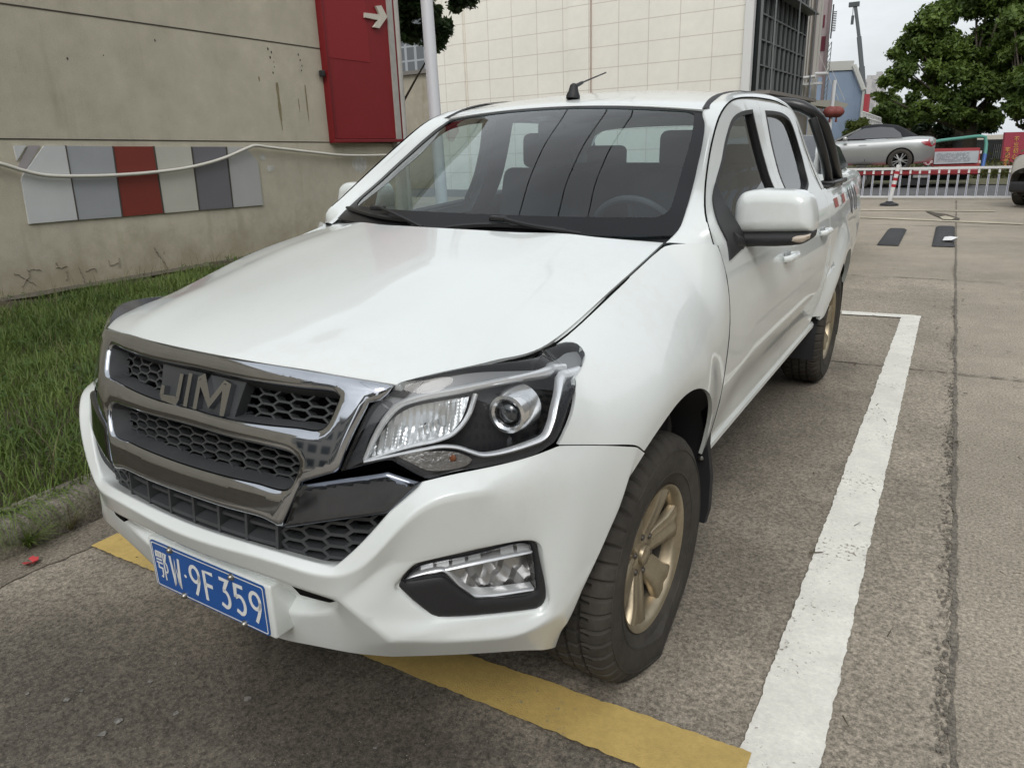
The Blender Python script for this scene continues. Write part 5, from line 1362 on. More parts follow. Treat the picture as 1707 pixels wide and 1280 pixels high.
def leafmat(name, c1, c2, sc=1.5, rough=.55, trans=.3):
    m, n, l, b = nmat(name); tc_ = n.new('ShaderNodeTexCoord'); z = n.new('ShaderNodeTexNoise'); z.inputs['Scale'].default_value = sc; z.inputs['Detail'].default_value = 9; z.inputs['Roughness'].default_value = .75
    l.new(tc_.outputs['Object'], z.inputs['Vector']); r = n.new('ShaderNodeMapRange'); r.inputs[1].default_value = .32; r.inputs[2].default_value = .68; l.new(z.outputs[0], r.inputs[0])
    x = n.new('ShaderNodeMix'); x.data_type = 'RGBA'; l.new(r.outputs[0], x.inputs[0]); x.inputs[6].default_value = (*c1, 1); x.inputs[7].default_value = (*c2, 1); l.new(x.outputs[2], b.inputs['Base Color'])
    b.inputs['Roughness'].default_value = rough; b.inputs['Specular IOR Level'].default_value = .35
    t = n.new('ShaderNodeBsdfTranslucent'); l.new(x.outputs[2], t.inputs[0]); ms = n.new('ShaderNodeMixShader'); ms.inputs[0].default_value = trans
    o = n['Material Output']; l.new(b.outputs[0], ms.inputs[1]); l.new(t.outputs[0], ms.inputs[2]); l.new(ms.outputs[0], o.inputs[0]); return m
gm = leafmat('grass_blades', (.055,.100,.018), (.200,.270,.070), 1.1); gd = leafmat('grass_dry', (.12,.115,.05), (.24,.21,.11), 3)
tag(grass('grass', 70000, (-6.3,-1.70,-.4,5.6), .04, .16, gm, 1, .0027), 'green tufted grass growing between kerb and concrete wall', 'grass', kind='stuff')
tag(grass('grass', 16000, (-6.9,-1.72,5.6,12.5), .06, .16, gm, 2, .005), 'green grass behind the truck along the wall', 'grass', kind='stuff')
tag(grass('dry_grass', 2600, (-6.9,-1.70,-.4,5.6), .08, .28, gd, 3, .0016), 'thin dry grass stalks among the green grass', 'grass', kind='stuff')
# broad-leaved ground weeds mixed in
def weeds(name, N, region, size, m, seed, label):
    g = np.random.default_rng(seed); x0, x1, ya, yb = region; mb = MB()
    for i in range(N):
        x_, y_ = g.uniform(x0, x1), g.uniform(ya, yb); z_ = bank(x_, y_)+g.uniform(.02, .11); s_ = g.uniform(.6, 1.3)*size
        for k in range(6):
            a = g.uniform(0, 2*math.pi); e = g.uniform(-.2, .6); d = np.array([math.cos(a), math.sin(a), e]); d /= np.linalg.norm(d); p = np.array([-d[1], d[0], 0])
            o = np.array([x_, y_, z_])+g.normal(0, size*.6, 3)*np.array([1,1,.5])
            mb.add([o, o+d*s_*.5+p*s_*.28, o+d*s_, o+d*s_*.5-p*s_*.28], [(0,1,2,3)])
    return tag(mb.build(name, m, None, smooth=0), label, 'weeds', kind='stuff')
weeds('ground_weeds', 1500, (-6.6,-1.75,-.3,5.5), .030, leafmat('weed_leaves', (.040,.085,.022), (.10,.17,.05), 3), 8, 'small broad-leaved weeds growing through the grass')
# tufts hanging over the kerb
def tuft(cx, cy, cz, n, h, seed, m, label):
    g = random.Random(seed); mb = MB()
    for i in range(n):
        a = g.uniform(0, 2*math.pi); L_ = g.uniform(.5, 1.)*h; ln = g.uniform(.3, 1.1); P = []
        for t in (0,.35,.7,1.): P.append(np.array([cx+g.gauss(0,.004)+math.cos(a)*L_*ln*t**1.5, cy+math.sin(a)*L_*ln*t**1.5, max(.006, cz+L_*(t-.55*t*t*ln))]))
        w = .0022; p = np.array([-math.sin(a), math.cos(a), 0])*w
        V = []
        for q_, k in zip(P, (1,.9,.6,.1)): V += [q_-p*k, q_+p*k]
        mb.add(V, [(0,1,3,2),(2,3,5,4),(4,5,7,6)])
    return tag(mb.build('grass_tuft', m, None, smooth=0), label, 'grass tuft')
g_ = random.Random(77)
over = MB()
for i in range(1500):                       # blades hanging over the kerb stone
    y_ = g_.uniform(-.6, 2.6); c_ = .5+.5*math.sin(y_*5)*math.sin(y_*2.1+1)
    if g_.random() > c_*.8+.15: continue
    a = g_.gauss(0, .7); L_ = g_.uniform(.06, .17)*(.5+c_); o = np.array([-1.745+g_.gauss(0,.02), y_, .135]); d = np.array([math.cos(a), math.sin(a), 0]); p = np.array([-d[1], d[0], 0])*.0022
    P = [o+d*L_*t+np.array([0,0,L_*(.75*t-1.05*t*t)]) for t in (0,.4,.75,1.)]; V = []
    for q_, k in zip(P, (1,.9,.6,.1)): V += [q_-p*k, q_+p*k]
    over.add(V, [(0,1,3,2),(2,3,5,4),(4,5,7,6)])
tag(over.build('kerb_grass', gm, None, smooth=0), 'grass blades flopping over the kerb stone beside the truck', 'grass', kind='stuff')
tuft(-1.60,.30,.0,130,.20,1,gm,'green grass tuft rooted in the gutter at the kerb foot, nearest the left edge'); tuft(-1.595,.47,.0,40,.20,2,gd,'sparse dry grass stalks at the kerb foot beside the green tuft')
# stone edging at the foot of the wall
ragged('wall_footing', -7.05, -6.72, -7, 13, concrete('footing', (.12,.105,.085)), .19, .06, .02, seed=41)
# red crumpled flower scrap on the gutter
mb = MB(); p0 = won(52,940,2,0); g = random.Random(3)
for k in range(7):
    a = g.uniform(0, 6.28); d = np.array([math.cos(a), math.sin(a), g.uniform(.1,.7)]); q_ = np.array([-d[1], d[0], .2])
    o = p0+np.array([0,0,.006]); mb.add([o-q_*.010, o+d*.022-q_*.014, o+d*.032, o+d*.018+q_*.014], [(0,1,2,3)])
tag(mb.build('red_scrap', mat('red_petals', (.50,.045,.05), .5), None, smooth=0), 'crumpled red scrap lying at the gutter near the left edge', 'litter')
# two rubber wheel stops
rub = concrete('wheelstop_rubber', (.055,.055,.058), bumpd=.004)
for k, (xa, xb, ya, yb, lb) in enumerate(((.66,.945,11.0,13.15,'low black rubber hump on the lane, the left one nearer the truck'),(1.36,1.64,11.05,13.7,'low black rubber hump by the joint, with white paper on it'))):
    V = []; F = []; nx, ny = 8, 30
    for j in range(ny+1):
        for i in range(nx+1):
            u, v = i/nx*2-1, j/ny*2-1; h_ = .045*math.sqrt(max(0, 1-u**4))*math.sqrt(max(0, 1-v**6)); h_ += .006*(1 if j % 4 == 0 else 0)*(h_ > .01)
            V.append((xa+(xb-xa)*i/nx+(.06*v*0), ya+(yb-ya)*j/ny, h_))
    for j in range(ny):
        for i in range(nx): a = j*(nx+1)+i; F.append((a, a+1, a+nx+2, a+nx+1))
    tag(mobj('rubber_hump', V, F, rub, None, 40), lb, 'speed hump', 'rubber humps on the lane')
mb = MB(); p0 = won(1583,402,2,.04); 
mb.add([p0+np.array(v) for v in ((-.09,-.10,.02),(.02,-.14,.03),(.10,-.02,.06),(.03,.12,.03),(-.07,.08,.05),(0,0,.07))], [(0,1,5),(1,2,5),(2,3,5),(3,4,5),(4,0,5)])
tag(mb.build('paper_scrap', mat('paper_white', (.75,.75,.75), .6), None, smooth=0), 'crumpled white paper scrap lying on the right rubber hump', 'litter')
# ================================================================== LEFT WALL BUILDING (plane x = XW)
XW = -7.0
def wl(u, v, d=0.): p = won(u, v, 0, XW+d); return (p[1], p[2])
def wallmat(name, base, joints=False):
    m, n, l, b = nmat(name); tc_ = n.new('ShaderNodeTexCoord'); v = tc_.outputs['Object']
    mp_ = n.new('ShaderNodeMapping'); mp_.inputs['Scale'].default_value = (1, 1.6, .28); l.new(v, mp_.inputs[0])
    c = tonal(n, l, v, [(.6,.88,1.10),(3.5,.90,1.08),(90,.88,1.12),(260,.9,1.1)], base)
    # rain streaks and damp foot, which have a shape of their own
    z = n.new('ShaderNodeTexNoise'); z.inputs['Scale'].default_value = 2.4; z.inputs['Detail'].default_value = 8; l.new(mp_.outputs[0], z.inputs['Vector'])
    r = n.new('ShaderNodeMapRange'); r.inputs[1].default_value = .60; r.inputs[2].default_value = .80; r.inputs[4].default_value = .5; l.new(z.outputs[0], r.inputs[0])
    x = n.new('ShaderNodeMix'); x.data_type = 'RGBA'; l.new(r.outputs[0], x.inputs[0]); l.new(c, x.inputs[6]); x.inputs[7].default_value = (base[0]*.55, base[1]*.52, base[2]*.42, 1)
    sp = n.new('ShaderNodeSeparateXYZ'); l.new(v, sp.inputs[0]); z2 = n.new('ShaderNodeTexNoise'); z2.inputs['Scale'].default_value = 2.2; z2.inputs['Detail'].default_value = 9; z2.inputs['Roughness'].default_value = .7; l.new(v, z2.inputs['Vector'])
    ad = n.new('ShaderNodeMath'); ad.operation = 'MULTIPLY_ADD'; ad.inputs[1].default_value = -1.6; l.new(z2.outputs[0], ad.inputs[0]); l.new(sp.outputs[2], ad.inputs[2])
    rr = n.new('ShaderNodeMapRange'); rr.inputs[1].default_value = -.62; rr.inputs[2].default_value = -.05; rr.inputs[3].default_value = .62; rr.inputs[4].default_value = 0; l.new(ad.outputs[0], rr.inputs[0])
    x2 = n.new('ShaderNodeMix'); x2.data_type = 'RGBA'; l.new(rr.outputs[0], x2.inputs[0]); l.new(x.outputs[2], x2.inputs[6]); x2.inputs[7].default_value = (base[0]*.52, base[1]*.48, base[2]*.38, 1)
    l.new(x2.outputs[2], b.inputs['Base Color']); b.inputs['Roughness'].default_value = .9; b.inputs['Specular IOR Level'].default_value = .25
    z3 = n.new('ShaderNodeTexNoise'); z3.inputs['Scale'].default_value = 120; z3.inputs['Detail'].default_value = 4; l.new(v, z3.inputs['Vector'])
    bp_ = n.new('ShaderNodeBump'); bp_.inputs['Distance'].default_value = .003; l.new(z3.outputs[0], bp_.inputs['Height']); l.new(bp_.outputs[0], b.inputs['Normal'])
    return m
plaster = wallmat('grey_render', (.505,.465,.37))
hall = empty('rendered_hall', (XW, 3, 0), label='grey rendered building with painted colour panels, along the left side', cat='building')
def hb(mb, x0, x1, ya, yb, z0, z1): mb.box(((x0+x1)/2-XW, (ya+yb)/2-3, (z0+z1)/2), (x1-x0, yb-ya, z1-z0)); return mb
YE = 9.62
mb = hb(MB(), XW-9, XW, -14, YE, -.05, 7.2); mb.build('wall', plaster, hall, smooth=0)
jm = mat('groove_dark', (.060,.052,.042), .9)
def wstrip(pts, w, d, m, parent, name, off=(XW,3,0)):
    mb = MB(); V = []
    for u, v in pts: y_, z_ = wl(u, v); V += [(XW+d-off[0], y_-off[1], z_+w/2), (XW+d-off[0], y_-off[1], z_-w/2)]
    F = [(2*i, 2*i+1, 2*i+3, 2*i+2) for i in range(len(pts)-1)]
    return mb.add(V, F).build(name, m, parent, smooth=0)
wstrip([(-300,-36),(0,6),(260,42.5),(535,82)], .016, .004, jm, hall, 'wall_joint'); wstrip([(-300,228),(0,231.7),(270,234.5),(547,237.5),(670,239)], .014, .004, jm, hall, 'wall_joint')
mb = hb(MB(), XW-9.2, XW+.06, -14, YE+.05, 7.2, 7.5); mb.build('parapet', plaster, hall, smooth=0)
stain_shade = mat('rust_stain', (.25,.215,.125), .9, var=(12,.25))
g = random.Random(2)
for u, v, L_, w in ((461,138,75,.075),(508,142,60,.040),(497,165,22,.03),(431,128,8,.05)):
    mb = MB(); y_, z_ = wl(u, v); mh = L_*.0085; k = 8; V = []
    for i in range(k+1): t = i/k; ww = w*(.5+.6*math.sin(math.pi*min(1,t*1.1)))*g.uniform(.6,1.1)*(1-t*.6); V += [(.004, y_-3-ww/2, z_-mh*t), (.004, y_-3+ww/2, z_-mh*t)]
    mb.add(V, [(2*i, 2*i+2, 2*i+3, 2*i+1) for i in range(k)]); mb.build('rust_streak', stain_shade, hall, smooth=0)
mb = MB()
for u, v in ((446,82),(452,88),(450,96),(456,104),(457,112),(455,122),(497,92),(500,101),(503,110),(502,118),(172,93),(112,98),(258,68)):
    y_, z_ = wl(u, v); a = g.uniform(.008,.018); mb.add([(.005, y_-3+a*math.cos(t)*g.uniform(.5,1), z_+1.5*a*math.sin(t)*g.uniform(.5,1)) for t in np.linspace(0, 5.5, 8)], [tuple(range(8))])
mb.build('chipped_spots', jm, hall, smooth=0)
# cracks and root marks near the foot
mb = MB()
cr_px = [[(45,448),(48,458),(41,470),(38,477)],[(45,452),(60,449),(68,451)],[(94,436),(96,446),(112,442)],[(111,450),(111,468)],[(180,432),(184,443),(196,437)],[(198,428),(199,446)],[(258,418),(270,432),(280,450)],[(272,418),(274,424)],[(130,445),(137,460),(145,482)],[(265,425),(256,412)],[(22,455),(60,475)],[(160,455),(158,448),(142,453)]]
for c_ in cr_px:
    P = [wl(u, v) for u, v in c_]; P = crom([np.array([.006+0*i, p[0]-3, p[1]]) for i, p in enumerate(P)], .02)
    P = [p+np.array([0, g.gauss(0,.006), g.gauss(0,.006)]) for p in P]; mb = MB(); mb.tube(P, [.0015+.004*abs(math.sin(i*1.7)) for i in range(len(P))], 4)
    mb.build('wall_crack', mat('crack_dark', (.25,.22,.17), .95), hall, smooth=0)
# red sign board with its arrow
redm = mat('sign_red', (.225,.007,.011), .6, var=(2.5,.06)); redf = mat('sign_red_frame', (.19,.006,.010), .5)
sgn = empty('wall_sign', (XW+.001, 8.9, 0), label='tall dark red sign board with white arrow on the left building', cat='sign')
bl_, br_ = wl(549,236), wl(664,240); tl_, tr_ = wl(529,0), wl(655,0)
ya, yb = bl_[0], br_[0]+.0; z0 = (bl_[1]+br_[1])/2
mb = MB(); mb.box((.05, (ya+yb)/2-8.9, (z0+6.4)/2+.03), (.08, yb-ya-.10, 6.4-z0-.06)); mb.build('sign_panel', redm, sgn, smooth=0)
mb = MB()
for yy in (ya+.02, yb-.02): mb.box((.06, yy-8.9, (z0+6.4)/2), (.12, .045, 6.4-z0), bev=.006)
mb.box((.06, (ya+yb)/2-8.9, z0+.025), (.125, yb-ya, .05), bev=.006); mb.build('sign_frame', redf, sgn)
y1, z1 = wl(605,105); y2, _ = wl(604,0)
mb = MB(); mb.box((.0925, (wl(604,50)[0]+ya)/2-8.9+.02, (z1+6.4)/2), (.006, wl(604,50)[0]-ya-.03, 6.4-z1)); mb.build('sign_sheet', mat('sign_red_sheet', (.265,.009,.014), .6), sgn, smooth=0)
ar = mat('arrow_white', (.62,.58,.50), .5); mb = MB()
apx = [((607,24),(608,32),(638,32),(638,23))]
def arrowpt(u, v): p = won(u, v, 0, XW+.10); return p[1]-8.9, p[2]
shaft = [arrowpt(*p) for p in ((606,22),(636,26),(636,36),(606,30))]; head = [arrowpt(*p) for p in ((624,11),(633,10),(643,29),(630,48),(620,46),(632,29))]
for poly in (shaft, head): mb.prism(poly[::-1], lambda a, b, t: (t, a, b), .099 if poly is shaft else .098, .13 if poly is shaft else .133)
mb.build('sign_arrow', ar, sgn, smooth=0)
mb = MB(); mb.box((.06, wl(536,124)[0]-8.9-.05, wl(536,124)[1]), (.08,.06,.09), bev=.01); mb.build('sign_bracket', blackp, sgn)
# corner post / downpipe at the end of the building
mb = MB(); mb.box((XW+.06, YE-.03, 3.6), (.12,.16,7.2)); mb.tube([(XW+.10, YE+.11, 0),(XW+.10, YE+.11, 7.0)], .055, 10)
tag(mb.build('corner_downpipe', mat('pipe_grey', (.42,.41,.38), .5, var=(5,.15)), None), 'pale square post and downpipe at the far corner of the left building', 'pipe')
# colour sample panels on the wall
panels = empty('colour_panels', (XW, 4.6, .9), label='row of white, grey and brown-red cladding samples mounted low on the left wall', cat='wall panel')
def pan(px, col, name, d=.022):
    P = [wl(u, v) for u, v in px]; mb = MB(); poly = [(p[0]-4.6, p[1]-.9) for p in P]
    a = sum(poly[i][0]*poly[(i+1) % len(poly)][1]-poly[(i+1) % len(poly)][0]*poly[i][1] for i in range(len(poly)))
    if a < 0: poly = poly[::-1]
    mb.prism(poly, lambda a, b, t: (t, a, b), .001, d); o = mb.build(name, mat('pan_'+'%d_%d_%d' % tuple(int(c*1000) for c in col), col, .5, var=(3,.05)), panels, smooth=0); return o
pan([(72,243),(106.5,243.5),(127.5,366.5),(47,373.5),(34,300),(38,290)], (.56,.57,.57), 'panel_sheet')
pan([(108.5,243.5),(185,244.5),(201,361.5),(130,366.5)], (.34,.35,.37), 'panel_sheet')
pan([(187.5,244.5),(253,244.5),(270,355.5),(204,361)], (.20,.033,.022), 'panel_sheet')
pan([(256,244.5),(316,245),(329.5,350.5),(273,355.5)], (.50,.485,.43), 'panel_sheet')
pan([(319,245),(374,245),(385.5,346.5),(332,350.5)], (.155,.15,.165), 'panel_sheet')
pan([(377,245),(408,246),(428,270),(437,342),(388,346)], (.42,.42,.41), 'panel_sheet')
pan([(21,243),(42,243),(27,268)], (.56,.57,.57), 'panel_sheet'); pan([(46,243),(66,243),(42,283),(28,281)], (.34,.31,.32), 'panel_sheet', .012)
mb = MB()
for (u0, v0), (u1, v1) in (((107.5,243),(129,366.5)),((186,244),(202.5,361)),((254.5,244),(271.5,355.5)),((317.5,245),(331,350.5)),((375.5,245),(387,346))):
    a, b = wl(u0, v0), wl(u1, v1); mb = MB(); mb.tube([(.018, a[0]-4.6, a[1]-.9), (.018, b[0]-4.6, b[1]-.9)], .012, 4)
    mb.build('panel_gap', jm, panels, smooth=0)
# paint splashes beside them
for u, v, a, b in ((438,262,.07,.05),(450,281,.10,.06),(432,300,.03,.09),(600,275,.22,.16)):
    y_, z_ = wl(u, v); mb = MB(); mb.add([(XW+.004, y_+a*math.cos(t)*g.uniform(.6,1.1), z_+b*math.sin(t)*g.uniform(.6,1.1)) for t in np.linspace(0, 5.9, 12)], [tuple(range(12))])
    mb.V = [(p[0]-XW, p[1]-3, p[2]) for p in mb.V]; mb.build('paint_smear', mat('pale_smear', (.50,.49,.45), .8, var=(14,.25)), hall, smooth=0)
# white hose draped along the wall
hp = [(-60,262),(0,273),(40,285),(75,292.5),(140,294),(200,292),(262,287),(318,279),(370,265),(415,246),(424,243),(450,246),(520,254),(570,259),(640,259),(700,256)]
mb = MB(); P = [won(u, v, 0, XW+.07) for u, v in hp]; mb.tube(crom(P, .06), .021, 8)
tag(mb.build('white_cable', mat('cable_white', (.60,.58,.52), .5), None, smooth=60), 'white cable sagging across the left wall and its colour panels', 'cable')
# pipe pole standing beyond the corner
def wp3(u, v, dist): return wdepth(u, v, dist)
mb = MB(); a = wp3(726,200,12.5); b = wp3(711,0,12.3); dvec = (b-a); p0 = np.array([a[0]+.05, a[1], 0]); mb.tube([p0, a, a+dvec*3.0], .105, 14)
tag(mb.build('light_pole', mat('pole_white', (.62,.63,.66), .45), None, smooth=60), 'white round pole standing before the gap left of the tiled building', 'pole')
def rayx0(u, y_, v=150): d = wray(u, v); t = (y_-CAM[1])/d[1]; return CAM[0]+d[0]*t
# ---- beige back building in the gap
bb = empty('back_building', (rayx0(752, 26)-8, 28.5, 0), label='dim beige building with dark doorway seen in the gap behind the white pole', cat='building')
mb = MB(); mb.box((0,0,2.35), (16,5,4.7)); mb.build('wall', wallmat('beige_render', (.34,.31,.25)), bb, smooth=0)
mb = MB(); mb.box((3.5,-2.52,1.5), (.0,.0,.0)) if False else None
pA, pB = wp3(706,210,26.5), wp3(730,125,26.5)
mb = MB(); mb.box((pA[0]*.5+pB[0]*.5-bb.location[0], -2.51, 1.4), (.85,.05,2.8)); mb.build('doorway', mat('door_dark', (.05,.05,.045), .6), bb, smooth=0)
pC = wp3(697,185,26.0); mb = MB(); mb.box((pC[0]-bb.location[0], -2.72, pC[2]), (.75,.35,.55), bev=.03); mb.build('air_conditioner', mat('ac_white', (.55,.55,.52), .5), bb)
mb = MB(); mb.box((0,0,4.77), (16.1,5.3,.15)); mb.build('roof_edge', mat('roof_grey', (.16,.15,.14), .8), bb, smooth=0)
gl_t = empty('glass_tower', (rayx0(760,52)-9, 56, 0), label='grey glazed block rising behind the beige building', cat='building')
mb = MB(); mb.box((0,0,9), (20,8,18)); 
def gridmat(name, wallc, winc, sx, sz_, mx_=.25, mz=.35, rough=.5, metal=0):
    m, n, l, b = nmat(name); tc_ = n.new('ShaderNodeTexCoord'); sp = n.new('ShaderNodeSeparateXYZ'); l.new(tc_.outputs['Object'], sp.inputs[0])
    a1 = n.new('ShaderNodeMath'); a1.operation = 'ADD'; l.new(sp.outputs[0], a1.inputs[0]); l.new(sp.outputs[1], a1.inputs[1])
    def cell(src, s_, mg):
        d = n.new('ShaderNodeMath'); d.operation = 'DIVIDE'; d.inputs[1].default_value = s_; l.new(src, d.inputs[0]); f = n.new('ShaderNodeMath'); f.operation = 'FRACT'; l.new(d.outputs[0], f.inputs[0])
        c1 = n.new('ShaderNodeMath'); c1.operation = 'GREATER_THAN'; c1.inputs[1].default_value = mg; l.new(f.outputs[0], c1.inputs[0]); return c1.outputs[0]
    q1, q2 = cell(a1.outputs[0], sx, mx_), cell(sp.outputs[2], sz_, mz); mu_ = n.new('ShaderNodeMath'); mu_.operation = 'MULTIPLY'; l.new(q1, mu_.inputs[0]); l.new(q2, mu_.inputs[1])
    x = n.new('ShaderNodeMix'); x.data_type = 'RGBA'; l.new(mu_.outputs[0], x.inputs[0]); x.inputs[6].default_value = (*wallc, 1); x.inputs[7].default_value = (*winc, 1); l.new(x.outputs[2], b.inputs['Base Color'])
    rr = n.new('ShaderNodeMapRange'); rr.inputs[3].default_value = .8; rr.inputs[4].default_value = rough; l.new(mu_.outputs[0], rr.inputs[0]); l.new(rr.outputs[0], b.inputs['Roughness']); return m
mb.build('facade', gridmat('glazed_grid', (.30,.32,.34), (.10,.11,.12), 1.0, 1.1, .25, .12, .15), gl_t, smooth=0)
# ================================================================== WHITE TILED BUILDING
cy0, cx0 = 24., None
def rayx(u, y_, v=150): d = wray(u, v); t = (y_-CAM[1])/d[1]; return CAM[0]+d[0]*t
cx0 = rayx(1240, cy0); du = np.array([-.9966, .082, 0]); dn = np.array([-.082, -.9966, 0])    # along the face to the left, and outward to us
LW = 12.75
tiled = empty('tiled_building', (cx0, cy0, 0), label='large cream building faced with square tiles behind the truck', cat='building')
tm, n, l, b = nmat('cream_tile')
tc_ = n.new('ShaderNodeTexCoord'); 
# face coordinates come from the object's own axes, rotated to the facade
mp_ = n.new('ShaderNodeMapping'); mp_.vector_type = 'POINT'; mp_.inputs['Rotation'].default_value = (math.radians(90), 0, 0); l.new(tc_.outputs['Object'], mp_.inputs[0])
bk = n.new('ShaderNodeTexBrick'); bk.offset = 0; bk.inputs['Scale'].default_value = 1; bk.inputs['Brick Width'].default_value = 1.10; bk.inputs['Row Height'].default_value = .685; bk.inputs['Mortar Size'].default_value = .014; bk.inputs['Mortar Smooth'].default_value = .1; bk.inputs['Bias'].default_value = 0
bk.inputs['Color1'].default_value = (.79,.765,.69,1); bk.inputs['Color2'].default_value = (.77,.745,.67,1); bk.inputs['Mortar'].default_value = (.56,.52,.45,1)
cb_ = n.new('ShaderNodeCombineXYZ'); sp = n.new('ShaderNodeSeparateXYZ'); l.new(tc_.outputs['Object'], sp.inputs[0]); l.new(sp.outputs[0], cb_.inputs[0]); l.new(sp.outputs[2], cb_.inputs[1]); l.new(cb_.outputs[0], bk.inputs['Vector'])
c = tonal(n, l, tc_.outputs['Object'], [(.35,.94,1.05),(4,.97,1.03)], bk.outputs['Color']); l.new(c, b.inputs['Base Color']); b.inputs['Roughness'].default_value = .5
tiled.rotation_euler = (0, 0, math.pi-math.atan2(.082, .9966)*1.0)
# local frame: x runs left along the face, y points away from us after the turn, so the body sits at negative local y
tiled.rotation_euler = (0, 0, math.atan2(-.082, .9966)); SGN = -1        # local +x to the right, body to +y
mb = MB(); mb.box((-LW/2, 2.5, 7), (LW, 5, 14)); mb.build('tiled_wall', tm, tiled, smooth=0)
def fx(u):                                   # local x on the face for a photo column
    d = wray(u, 90); A = np.array([[du[0], -d[0]], [du[1], -d[1]]]); s_, _ = np.linalg.solve(A, [CAM[0]-cx0, CAM[1]-cy0]); return -s_
for ua, ub, dd_ in ((949,985,.10),(756,775,.10)):
    a, b2 = fx(ua), fx(ub); mb = MB(); mb.box(((a+b2)/2, -dd_/2, 7), (abs(b2-a), dd_, 14)); mb.build('pilaster', tm, tiled, smooth=0)
mb = MB(); a = fx(984); mb.box((a+.03, -.02, 7), (.045, .05, 14)); mb.build('movement_joint', mat('pinkish_joint', (.42,.33,.29), .8), tiled, smooth=0)
mb = MB(); mb.box((0.08,-.06,7), (.26,.20,14)); mb.build('corner_trim', mat('trim_white', (.66,.66,.65), .4), tiled, smooth=0)
# glass side facade with its grid
gls = mat('facade_glass', (.012,.016,.016), .25, spec=.35); fr_m = mat('mullion_grey', (.15,.16,.16), .5)
fa = empty('glass_facade', (cx0+.35, cy0+.1, 0), label='dark gridded glass facade standing beside the cream tiled building', cat='building')
fa.rotation_euler = (0, 0, math.radians(-2.0))
GL = 6.4; mb = MB(); mb.box((-1.0, GL/2, 8.5), (2.0, GL, 11)); mb.build('glass_wall', gls, fa, smooth=0)
mb = MB()
zb0 = 3.0
for i in range(11): mb.box((.03, GL*i/10, 8.5), (.07,.05,11))
for j in range(16): mb.box((.03, GL/2, 3.05+.72*j), (.06, GL, .04))
for j in range(3): mb.box((.25, GL/2, 5.9+2.9*j), (.40, GL, .05))
for i in (0,5,9): mb.tube([(.44, GL*i/10, 3), (.44, GL*i/10, 14)], .025, 6)
mb.build('mullions', fr_m, fa, smooth=0)
mb = MB(); mb.box((-.2, GL/2-.3, 2.92), (1.6, GL+.8, .10)); mb.box((-.2,GL/2-.3,1.4), (1.0,GL,2.8)); mb.build('canopy', mat('canopy_grey', (.22,.20,.18), .7), fa, smooth=0)
# ---- concrete pylon with banners
py = empty('concrete_pylon', tuple(np.array([*wp3(1340,100,33)[:2], 0])), label='tall weathered concrete pillar beside the glass facade', cat='pillar')
o = np.array(py.location[:])
xl, xr = wp3(1326,100,33), wp3(1352,100,33); wdt = np.linalg.norm(xr-xl)
mb = MB(); mb.box((0,0,6.5), (wdt*.85, .9, 13), rz=YAW*0); mb.build('pillar_shaft', wallmat('pylon_concrete', (.27,.24,.20)), py, smooth=0)
mb = MB(); 
for u_, w_ in ((1359,.14),(1364,.08),(1343,.05),(1347,.05)): p = wp3(u_,100,32.3); mb.box((p[0]-o[0], p[1]-o[1], 6.5), (w_,.14,13))
mb.build('cable_ducts', mat('duct_pale', (.45,.43,.40), .6), py, smooth=0)
mb = MB(); p = wp3(1352,140,32.2); mb.box((p[0]-o[0], p[1]-o[1], p[2]), (.9,.3,.10)); p = wp3(1350,130,32); mb.tube([(p[0]-o[0]-.3, p[1]-o[1], p[2]), (p[0]-o[0]+.25, p[1]-o[1]-.1, p[2]+.03)], .07, 10); p = wp3(1369,124,32); mb.tube([(p[0]-o[0]-.25, p[1]-o[1], p[2]+.03), (p[0]-o[0]+.3, p[1]-o[1]-.1, p[2])], .07, 10)
mb.build('security_cameras', mat('camera_white', (.6,.6,.6), .4), py)
ban = tag(empty('vertical_banner', tuple(np.array([*wp3(1372,40,32.5)[:2], 0]))), 'narrow pink vertical banner with dark red blocks hung by the pylon', 'banner'); o = np.array(ban.location[:])
mb = MB(); mb.box((0,0,8.0), (.62,.08,7.6)); mb.build('banner_cloth', mat('banner_pink', (.48,.40,.42), .7), ban, smooth=0)
mb = MB(); mb.box((.25,-.03,6.5), (.12,.14,13)); mb.build('banner_post', mat('post_mauve', (.30,.24,.25), .6), ban, smooth=0)
dr_ = mat('banner_dark_red', (.16,.03,.05), .7)
for v0, v1 in ((0,15),(26,46),(60,84)):
    a, b_ = wp3(1374,v0,32.4), wp3(1371,v1,32.4); mb = MB(); mb.box((a[0]-o[0]-.05, -.05, (a[2]+b_[2])/2), (.22,.03,abs(a[2]-b_[2])), bev=.01); mb.build('banner_block', dr_, ban, smooth=0)
ls = tag(empty('lattice_mast', tuple(np.array([*wp3(1385,60,31.8)[:2], 0]))), 'slim grey lattice mast with a louvred panel right of the banner', 'mast'); o = np.array(ls.location[:])
mb = MB(); A_ = .10
for sx_ in (-A_, A_): mb.tube([(sx_*.6,0,0),(sx_*.6,0,wp3(1385,70,31.8)[2])], .018, 5)
zt2 = wp3(1385,70,31.8)[2]
for k in range(26): z_ = zt2*k/26; mb.tube([(-A_*.6,0,z_),(A_*.6,0,z_+zt2/26)], .012, 4)
mb.build('lattice', fr_m, ls, smooth=0); mb = MB()
za, zb_2 = wp3(1387,52,31.7)[2], wp3(1387,22,31.7)[2]
for k in range(12): mb.box((.08,0,za+(zb_2-za)*k/11), (.16,.04,.035))
mb.tube([(.0,0,za-.3),(.0,0,zb_2+.3)], .03, 6); mb.build('louvre', mat('louvre_dark', (.06,.06,.06), .6), ls, smooth=0)
